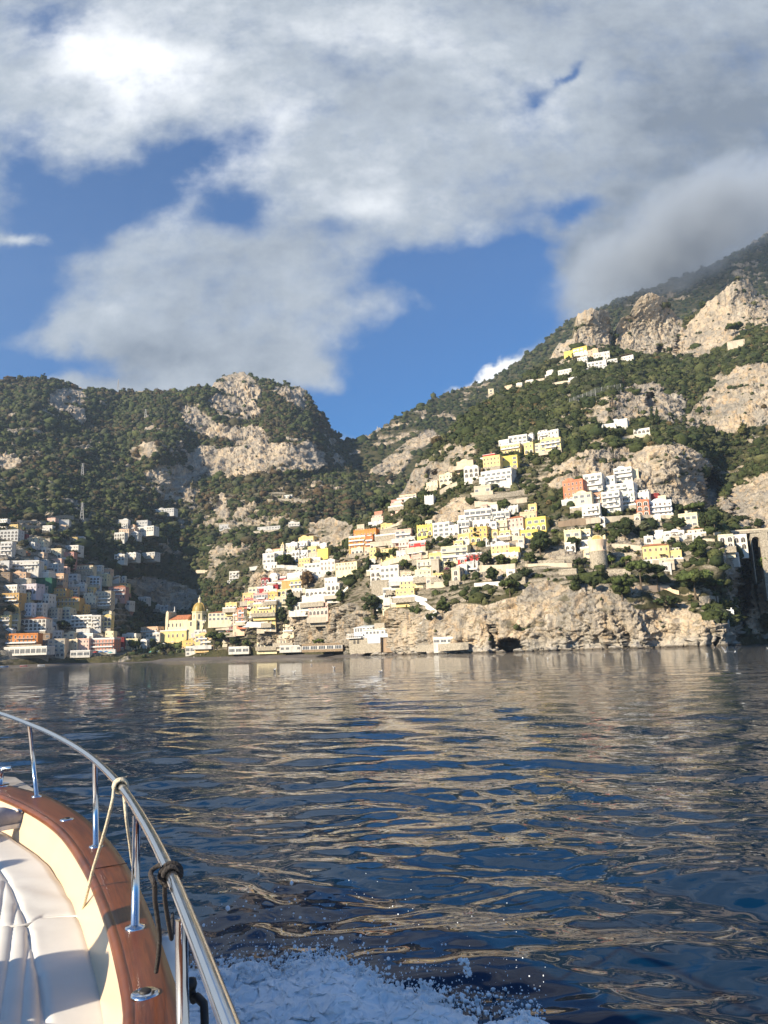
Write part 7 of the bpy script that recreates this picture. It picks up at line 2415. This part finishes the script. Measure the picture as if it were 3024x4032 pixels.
# figures on the beach
BP = [('2', 130, 1815, 'S', NAVY, DENIM, 'seated person in navy at the water line nearest the western houses'), ('2', 165, 1818, 'T', WHITEC, DENIM, 'standing person in white and blue jeans among the seated beach group'), ('2', 230, 1815, 'S', WHITEC, BLACKC, 'seated person in white at the water line in front of the moored beach boats'),
      ('2', 290, 1815, 'T', BLACKC, BLACKC, 'standing person all in black at the middle of the beach group'), ('2', 345, 1812, 'S', REDC, DENIM, 'seated person in red on the dark sand'), ('2', 402, 1812, 'T', NAVY, BLACKC, 'standing person in navy and black near the sea edge'), ('2', 455, 1815, 'S', BLACKC, DENIM, 'seated person in black and jeans at the sea edge'),
      ('2', 508, 1812, 'T', WHITEC, BLACKC, 'standing person in white and black below the plane trees'), ('2', 560, 1805, 'S', NAVY, BLACKC, 'seated person in navy and black below the plane trees'), ('2', 590, 1800, 'T', REDC, BLACKC, 'standing person in red and black at the end of the group'),
      ('2', 838, 1800, 'S', OLIVE, DENIM, 'seated person in olive on open sand below the church'), ('2', 880, 1770, 'T', BLACKC, NAVY, 'standing person in black near the glazed beach restaurant'), ('2', 1040, 1798, 'T', WHITEC, WHITEC, 'standing person all in white on the open sand'), ('2', 1355, 1785, 'S', REDC, BLACKC, 'seated person in red on the open sand below the diners'),
      ('2', 1385, 1788, 'S', WHITEC, DENIM, 'seated person in white next to the seated one in red'), ('2', 1540, 1765, 'T', OLIVE, BLACKC, 'standing person in olive by the beach restaurant'), ('3', 133, 1775, 'T', BLACKC, BLACKC, 'lone person in black walking on the empty sand'),
      ('3', 1140, 1745, 'T', NAVY, WHITEC, 'person in navy and pale trousers at the sea edge below the straw-coloured shed'), ('3', 1160, 1742, 'T', BLACKC, DENIM, 'person in black and jeans beside the one in navy'), ('3', 1197, 1738, 'T', OLIVE, WHITEC, 'person in olive standing a few steps from the pair')]


for g, x, y, pose, tp, lg, lab in BP:
    figure(None, lab, tp, lg, BLACKC, 'people on the beach', STAND if pose == 'T' else SIT, beach_pt(*rp(g, x, y)), 1).rotation_euler = (0, 0, random.uniform(-2, 2))

# ------------------------------------------------------------------ small boats on the shore
BLUEP = simple('blue_paint', (.08, .22, .45), .5); AQUA = simple('aqua_cloth', (.10, .42, .40), .7); REDP = simple('red_paint', (.45, .06, .05), .5)


def dinghy(P, rz, label, hullm, L=5.2):
    root = empty('rowing_boat', P, rz); tag(root, label, 'boat', 'small boats drawn up at the shore')
    n = 15; rows = []
    for k in range(n):
        t = k / (n - 1); w_ = .95 * math.sin(PI * (t * .78 + .18)) ** .8 if t < .98 else .05
        s_ = .25 * (t - .4) ** 2 * 2
        x = (t - .5) * L
        rows.append([(x, -w_, .75 + s_), (x, -w_ * .85, .35 + s_ * .6), (x, -w_ * .3, .03), (x, w_ * .3, .03), (x, w_ * .85, .35 + s_ * .6), (x, w_, .75 + s_)])
    V = np.array(rows).reshape(-1, 3)
    me = np_mesh('hull', V, grid_faces(n, 6), True); link('hull', me, hullm, root)
    b = MB(); b.tube([r_[0] for r_ in rows], .05, PAINT, 5); b.tube([r_[-1] for r_ in rows], .05, PAINT, 5); b.build('gunwale', root)
    for x in (-1., .5):
        b = MB(); b.box(x - .15, x + .15, -.8, .8, .5, .55, WOODM); b.build('thwart', root)


DN = [('1', 520, 2030, 0, PAINT, 'white rowing boat floating off the stone quay', 1), ('1', 720, 1990, .3, PAINT, 'white rowing boat on the shore at the quay end', 0), ('1', 845, 1990, -.2, BLUEP, 'blue-hulled rowing boat on the sand by the quay end', 0), ('1', 60, 2025, .1, BLUEP, 'blue-hulled rowing boat tied under the quay wall', 1), ('1', 300, 2022, .0, REDP, 'red-hulled rowing boat tied under the quay wall', 1),
      ('2', 60, 1772, .4, PAINT, 'white rowing boat drawn up below the beach cabins', 0), ('2', 125, 1772, .2, AQUA, 'aqua rowing boat drawn up below the beach cabins', 0), ('2', 190, 1770, .5, PAINT, 'white rowing boat drawn up beside the people on the sand', 0), ('2', 330, 1775, .1, REDP, 'red-hulled rowing boat drawn up behind the seated group', 0)]
for g, x, y, a, hm, lab, flo in DN:
    px, py = rp(g, x, y)
    P = on_z(np.float64(px), np.float64(py), 0.) if flo else beach_pt(px, py)
    if flo:
        Yq = float(interp(SHORE, px)) - 10; d = ray(np.float64(px), np.float64(py)); P = np.array([d[0] / d[1] * Yq, Yq, -.2])
    dinghy(P, a, lab, hm)
# striped cabins and awnings
for k in range(5):
    px, py = rp('1', 1195 + k * 28, 1955)
    P = beach_pt(px, py - 2)
    root = empty('beach_cabin', P, 0); tag(root, ['white beach cabin at the near end of the cabin row', 'blue beach cabin between two white ones at the row start', 'white beach cabin in the middle of the cabin row', 'blue beach cabin next to the aqua awning stall', 'white beach cabin under the aqua awning'][k], 'cabin', 'beach cabins')
    m_ = BLUEP if k % 2 else PAINT
    b = MB(); b.box(-.75, .75, 0, 1.5, -.3, 2.1, m_); b.build('wall', root)
    b = MB(); b.prism([(-.85, 2.1), (.85, 2.1), (0, 2.6)], -.1, 1.6, PAINT); b.build('roof', root)
    b = MB(); b.box(-.35, .35, -.04, .02, 0, 1.8, PAINT if k % 2 else BLUEP); b.build('door', root)
PAR = [('1', 1195, 1895, REDP, 'red parasol above the beach cabins'), ('1', 1262, 1890, BLUEP, 'blue parasol above the beach cabins'), ('1', 1330, 1890, BLUEP, 'blue parasol next to the aqua awning'), ('1', 1385, 1900, AQUA, 'aqua parasol awning at the end of the beach cabins'),
       ('2', 480, 1735, AQUA, 'pale aqua pointed parasol under the plane trees'), ('2', 585, 1725, AWN, 'white parasol under the plane trees'), ('2', 640, 1625, AWN, 'white parasol terrace below the yellow church'), ('2', 760, 1600, AWN, 'white parasol at the church arcade'),
       ('4', 890, 790, AWN, 'white parasol under the red house, beside the wall'), ('4', 945, 785, AWN, 'white parasol in the middle of the red house terrace'), ('4', 1030, 770, AWN, 'white parasol at the far side of the red house terrace')]
for g, x, y, m_, lab in PAR:
    px, py = rp(g, x, y); k = REG[g][2]
    Yq = surf_y(px, py + 6)[0] - 5
    P = at(px, py + 6, Yq)
    root = empty('parasol', P); tag(root, lab, 'parasol', 'parasols on terraces and beach')
    b = MB(); b.tube([(0, 0, -1.5), (0, 0, 2.7)], .05, PAINT, 6); b.build('pole', root)
    b = MB(); b.lathe([(2.1, 2.0), (2.1, 2.2), (1.0, 2.75), (.02, 3.15)], m_, 8); b.build('canopy', root)

# ------------------------------------------------------------------ gulls
GREYW = simple('gull_grey', (.35, .36, .38), .8); BEAK = simple('gull_beak', (.55, .28, .04), .6)


def gull_mesh():
    rings = []
    for t, r_, z in [(-.20, .004, .12), (-.16, .03, .11), (-.08, .06, .09), (0, .075, .075), (.07, .065, .09), (.11, .042, .14), (.125, .034, .19), (.15, .040, .225), (.185, .033, .225), (.205, .012, .22), (.21, .002, .218)]:
        rings.append([(t, r_ * math.cos(a), z + r_ * .9 * math.sin(a)) for a in np.linspace(0, 2 * PI, 11)[:-1]])
    V = np.array(rings).reshape(-1, 3); n = 10
    F = [[i * n + k, i * n + (k + 1) % n, (i + 1) * n + (k + 1) % n, (i + 1) * n + k] for i in range(len(rings) - 1) for k in range(n)]
    return np_mesh('gull_body', V, np.array(F), True)


GB = gull_mesh(); GB.materials.append(WHITEC)


def wing_mesh(s, spread, dihedral):
    b = MB(); pts = []
    if spread:
        ctl = [(.06, .05, .10, .10), (.05, .30, .12, .20), (-.02, .62, .10, .14), (-.10, .72, .02, .10)]
        top = [(x, s * y * math.cos(dihedral), .13 + y * math.sin(dihedral)) for x, y, *_ in [(.08, .04), (.09, .32), (.02, .62), (-.08, .74)]]
        bot = [(x, s * y * math.cos(dihedral), .125 + y * math.sin(dihedral)) for x, y in [(-.10, .04), (-.06, .30), (-.09, .58), (-.085, .74)]]
        for i in range(3): b.poly([top[i], top[i + 1], bot[i + 1], bot[i]], GREYW); b.poly([tuple(np.array(q) - [0, 0, .012]) for q in (bot[i], bot[i + 1], top[i + 1], top[i])], WHITEC)
    else:
        b.tube([(.07, s * .05, .115), (-.02, s * .07, .12), (-.14, s * .045, .135), (-.24, s * .012, .14)], [.02, .038, .028, .006], GREYW, 7)
    return b.mesh('wing')


FW = [wing_mesh(s, False, 0) for s in (-1, 1)]; SW = [wing_mesh(s, True, .15) for s in (-1, 1)]; UW = [wing_mesh(s, True, .95) for s in (-1, 1)]
bk = MB(); bk.tube([(.205, 0, .221), (.245, 0, .212)], [.009, .003], BEAK, 6); BK = bk.mesh('beak')
GL = [('7', 800, 2135, 'f'), ('7', 1045, 2115, 'u'), ('7', 1172, 2118, 's'), ('7', 897, 2040, 'f'), ('7', 1606, 2052, 'f'), ('6', 820, 2016, 'f'), ('6', 905, 2014, 'f'), ('6', 600, 2092, 'f'), ('5', 917, 2140, 'f'), ('5', 1185, 2140, 'f'), ('4', 180, 2092, 'f'), ('4', 945, 2114, 'f'), ('4', 1470, 2064, 'f'),
      ('3', 605, 1952, 'f'), ('3', 1080, 1826, 'f'), ('3', 1375, 1930, 'f'), ('3', 1080, 1885, 'f'), ('2', 1055, 1912, 'f')]
EXTRA = [(1081, 2642), (1158, 2649), (1314, 2632), (1498, 2649), (1226, 2602)]
gi = 0
for q in [rp(g, x, y) + (k,) for g, x, y, k in GL] + [e + ('f',) for e in EXTRA]:
    px, py, k = q
    P = on_z(np.float64(px), np.float64(py), .45 if k != 'f' else .02)
    if P[1] > 330 or P[1] < 0: P = at(px, py, 300.); P[2] = max(P[2], -.02) if k == 'f' else P[2]
    root = empty('gull', P + np.array([0, 0, -.03 if k == 'f' else 0]), random.uniform(-3, 3) if k == 'f' else (.4 if k == 'u' else .9))
    root.scale = (1.25,) * 3
    lab = {'u': 'gull with wings raised lifting off the water below the dark cliff', 's': 'gull gliding low with wings stretched beside the one lifting off'}.get(k, 'white gull floating on the sea with folded grey wings')
    tag(root, lab, 'gull', 'gulls on the bay' if k != 'f' else 'gulls floating on the bay')
    link('body', GB, None, root); link('beak', BK, None, root)
    for wm_ in {'f': FW, 's': SW, 'u': UW}[k]: link('wing', wm_, None, root)

# ------------------------------------------------------------------ bow spray
ma, nt, bs = nodes('sea_foam')
B = NB(nt)
gp = B.n('ShaderNodeNewGeometry').outputs['Position']
n1 = B.noise(gp, 9, 8, .7)
B.l(B.mix(B.rng(n1, .28, .50), (.88, .88, .87), (.97, .955, .93)), bs.inputs['Base Color'])
bs.inputs['Roughness'].default_value = .55
bs.inputs['Subsurface Weight'].default_value = .6
bs.inputs['Subsurface Radius'].default_value = (.05, .05, .05)
B.l(B.bump(B.noise(gp, 60, 6, .75), .45, .012), bs.inputs['Normal'])
FOAM = ma
frng = np.random.RandomState(17)
FT = [(600, 3880), (740, 3862), (850, 3850), (1000, 3845), (1120, 3838), (1200, 3812), (1290, 3800), (1370, 3822), (1450, 3855), (1560, 3905), (1650, 3935), (1720, 3930), (1800, 3962), (1900, 3990), (1980, 3985), (2060, 4010), (2200, 4080)]
gx = np.arange(600, 2260, 3.2); gy = np.concatenate([np.arange(3760, 4200, 3.2), np.arange(4200, 4800, 6.)])
GX, GY = np.meshgrid(gx, gy)
P = on_z(GX, GY, 0.)
up = GY - interp(FT, gx)[None]
q = P * np.array([1, 1, 1.])
nn = fbm(q * 3.2, 5, 301, .6) * 60 + fbm(q * 11, 4, 302, .6) * 42
mk = up + nn
brk = fbm(q * 7., 5, 303, .62)
ins = (mk > 0) & ~((GX > 1640) & (mk < 95) & (brk < sm(1640, 2080, GX) * .55 - .28))
hgt = .08 * sm(0, 150, mk) + .030 * np.abs(fbm(q * 9, 5, 305, .62)) + .009 * np.abs(fbm(q * 34, 4, 306, .6)) + .022 * sm(-40, 60, mk) * ridged(q * 4.2, 4, 307) + .05 * fbm(q * 2.2, 3, 308)
P = P + np.stack([.05 * fbm(q * 14, 3, 310), .05 * fbm(q * 14, 3, 311), .02 + hgt * sm(0, 14, mk)], -1)
GF = grid_faces(*GX.shape)
GF = GF[ins.ravel()[GF].all(1)]
us, inv = np.unique(GF.ravel(), return_inverse=True)
me = np_mesh('bow_foam', P.reshape(-1, 3)[us], inv.reshape(-1, 4)[:, ::-1], True)
o = link('bow_foam', me, FOAM); tag(o, 'churned white foam thrown off the bow beside the hull', 'foam', kind='stuff')
# flying drops: many beads of uneven size, some drawn out
n = 4200
px = np.concatenate([frng.normal(1150, 260, n // 2), frng.uniform(700, 2150, n - n // 2)])
dy = frng.exponential(46, n) * np.where(frng.rand(n) < .18, 2.6, 1) - 22
py = interp(FT, px) - dy
sel = (py > 3420) & (px > 690)
px, py, dy = px[sel], py[sel], dy[sel]
Yd = on_z(px, interp(FT, px), 0.)[:, 1] + frng.uniform(-.35, .25, len(px))
C = at(px, py, Yd)
C[:, 2] = np.maximum(C[:, 2], .02)
R = frng.gamma(1.2, .0019, len(C)) + .0011
R = np.minimum(R * np.where(dy > 60, .8, 1.15), .0075)
st = 1 + (frng.rand(len(C), 1) < .3) * frng.uniform(0, 1.6, (len(C), 3))
V = IC1_V[None] * (1 + frng.uniform(-.15, .15, (len(C), len(IC1_V), 1))) * R[:, None, None] * st[:, None] + C[:, None]
F = IC1_F[None] + (np.arange(len(C)) * len(IC1_V))[:, None, None]
# clots: chains of beads
cl = []
for (x, y, k) in [(1810, 3775, 34), (1830, 3830, 16), (1300, 3770, 26), (1880, 3930, 26), (1270, 3840, 20), (1670, 3890, 30), (1990, 3960, 60), (2030, 3985, 50), (1540, 3890, 20), (905, 3785, 22), (980, 3820, 30), (1120, 3800, 22), (1420, 3830, 22)]:
    c = np.array([x, y], float)
    for _ in range(k):
        c += frng.normal(0, 6, 2) + np.array([.2, 1.2])
        cl.append((c[0], c[1], frng.uniform(.004, .012)))
cl = np.array(cl)
C2 = at(cl[:, 0], cl[:, 1], on_z(cl[:, 0], interp(FT, cl[:, 0]), 0.)[:, 1])
V2 = IC1_V[None] * (1 + frng.uniform(-.25, .25, (len(C2), len(IC1_V), 1))) * cl[:, 2][:, None, None] + C2[:, None]
F2 = IC1_F[None] + (np.arange(len(C2)) * len(IC1_V))[:, None, None] + len(C) * len(IC1_V)
me = np_mesh('spray_drops', np.concatenate([V.reshape(-1, 3), V2.reshape(-1, 3)]), np.concatenate([F.reshape(-1, 3), F2.reshape(-1, 3)]), True)
ma, nt, bs = nodes('water_drops')
bs.inputs['Base Color'].default_value = (.80, .83, .86, 1); bs.inputs['Roughness'].default_value = .2
o = link('spray_drops', me, ma); tag(o, 'white water drops flying up from the bow foam', 'spray', kind='stuff')
for t in TL: tree(*t)


def clear_of_houses(c, R):
    x, y = to_px(c)
    keep = np.ones(len(c), bool)
    rp = R / np.linalg.norm(c, axis=1) * FPX
    for a, b_, c_, d, Yh in HB:
        keep &= ~((x > a - rp * .35) & (x < c_ + rp * .35) & (y > b_ - 2) & (y < d + rp * .25) & (c[:, 1] < Yh + 6))
    return keep


rng = np.random.RandomState(5)
c, px, py, rk = A.scatter(24000, rng, dens_a)
dist = np.linalg.norm(c - CAM, axis=1)
R = rng.gamma(1.7, .72, len(c)) + .5
R *= np.where(rk > .5, .55, 1) * np.where(py < 1750, 1.15, .9)
colr = palette(len(c), rng, GREENS + [(.10, .075, .035)], [3, 3, 2.6, 2, 1.2, .25])
c[:, 2] += R * .25
kp = clear_of_houses(c, R)
c, R, colr = c[kp], R[kp], colr[kp]
o = link('hillside_wood', crowns('hillside_wood', c, R, colr, rng, 14), FOL)
tag(o, 'dense scrub and low trees covering the sunlit right hillside between houses and cliffs', 'scrub', kind='stuff')


def dens_b(px, py):
    d = np.ones(px.shape)
    d[(px < 480) & (py > 2230)] = .2
    d[(px < 250) & (py > 2150)] = .25
    return d


c, px, py, rk = Bs.scatter(31000, rng, dens_b)
R = rng.gamma(1.9, 1.0, len(c)) + .95
R *= np.where(rk > .5, .5, 1) * np.where(py > 2200, .75, 1)
br = sm(-.1, .5, fbm(c / 120., 3, 77))
colr = palette(len(c), rng, GREENS[:4] + [(.075, .058, .030), (.068, .060, .034)], [3, 3, 2, 2, 1.0, 1.0])
brown = palette(len(c), rng, [(.078, .055, .030), (.068, .058, .032), (.06, .055, .03)], [1, 1, 1])
msk = (rng.rand(len(c)) < br * .55)[:, None]
colr = np.where(msk, brown, colr) * 1.2
c[:, 2] += R * .25
kp = clear_of_houses(c, R)
c, R, colr = c[kp], R[kp], colr[kp]
o = link('mountain_wood', crowns('mountain_wood', c, R, colr, rng, 12), FOL)
tag(o, 'dark green and brown wood clothing the shaded left mountain', 'wood', kind='stuff')

c, px, py, rk = Cs.scatter(7000, rng)
R = (rng.gamma(6, .6, len(c)) + 1.2) * np.where(rk > .5, .5, 1)
colr = palette(len(c), rng, GREENS[:3], [3, 2, 1])
o = link('ridge_scrub', crowns('ridge_scrub', c, R, colr, rng, 6), FOL)
tag(o, 'low scrub on the bare far ridge running up into the cloud', 'scrub', kind='stuff')

# ------------------------------------------------------------------ haze
def box_mesh(name, x0, x1, y0, y1, z0, z1):
    v = [(x, y, z) for x in (x0, x1) for y in (y0, y1) for z in (z0, z1)]
    return np_mesh(name, v, np.array([[0, 1, 3, 2], [4, 6, 7, 5], [0, 4, 5, 1], [2, 3, 7, 6], [0, 2, 6, 4], [1, 5, 7, 3]]), False)


ma = bpy.data.materials.new('haze'); ma.use_nodes = True
nt = ma.node_tree
nt.nodes.remove(nt.nodes['Principled BSDF'])
pv = nt.nodes.new('ShaderNodeVolumePrincipled')
pv.inputs['Color'].default_value = (.62, .78, 1.0, 1)
pv.inputs['Density'].default_value = .00008
pv.inputs['Anisotropy'].default_value = .2
nt.links.new(pv.outputs[0], nt.nodes['Material Output'].inputs['Volume'])
HZ = ma
o = link('haze', box_mesh('haze', -2600, 3200, -200, 2700, -6, 1500), HZ)
tag(o, kind='stuff')
# ------------------------------------------------------------------ cloud hanging on the right-hand crest
ma = bpy.data.materials.new('cloud'); ma.use_nodes = True
nt = ma.node_tree
nt.nodes.remove(nt.nodes['Principled BSDF'])
B = NB(nt)
pv = nt.nodes.new('ShaderNodeVolumePrincipled')
pv.inputs['Color'].default_value = (.78, .88, 1.0, 1)
pv.inputs['Anisotropy'].default_value = 0.0
gp = B.n('ShaderNodeNewGeometry').outputs['Position']
oc = B.n('ShaderNodeTexCoord').outputs['Object']
ln = B.n('ShaderNodeVectorMath', operation='LENGTH'); B.l(oc, ln.inputs[0])
nz = B.math('ADD', B.math('MULTIPLY', B.noise(gp, .0040, 5, .6), .62), B.math('MULTIPLY', B.noise(B.map(gp, (1, 1, 1.6), (50, 9, 3)), .013, 5, .65), .38))
d_ = B.math('SUBTRACT', B.math('ADD', B.math('SUBTRACT', 1., ln.outputs['Value']), B.math('MULTIPLY', B.math('SUBTRACT', nz, .5), 2.9)), .10)
d_ = B.math('MULTIPLY', d_, B.rng(ln.outputs['Value'], .70, .98, 1., 0.))
B.l(B.math('MULTIPLY', B.rng(d_, .0, .95), .0115), pv.inputs['Density'])
nt.links.new(pv.outputs[0], nt.nodes['Material Output'].inputs['Volume'])
pts = [at(2440, 1120, 1750.), at(3024, 860, 1850.)]
c0 = (pts[0] + pts[1]) / 2
ax = pts[1] - pts[0]
me = np_mesh('crest_cloud', ICO_V * 1.0, ICO_F, True)
o = link('crest_cloud', me, ma)
rotm = Vector(ax).to_track_quat('X', 'Z').to_matrix().to_4x4()
o.matrix_world = Matrix.Translation(c0 + np.array([40, 0, 75])) @ rotm @ Matrix.Diagonal((640, 300, 170, 1))
tag(o, kind='stuff')
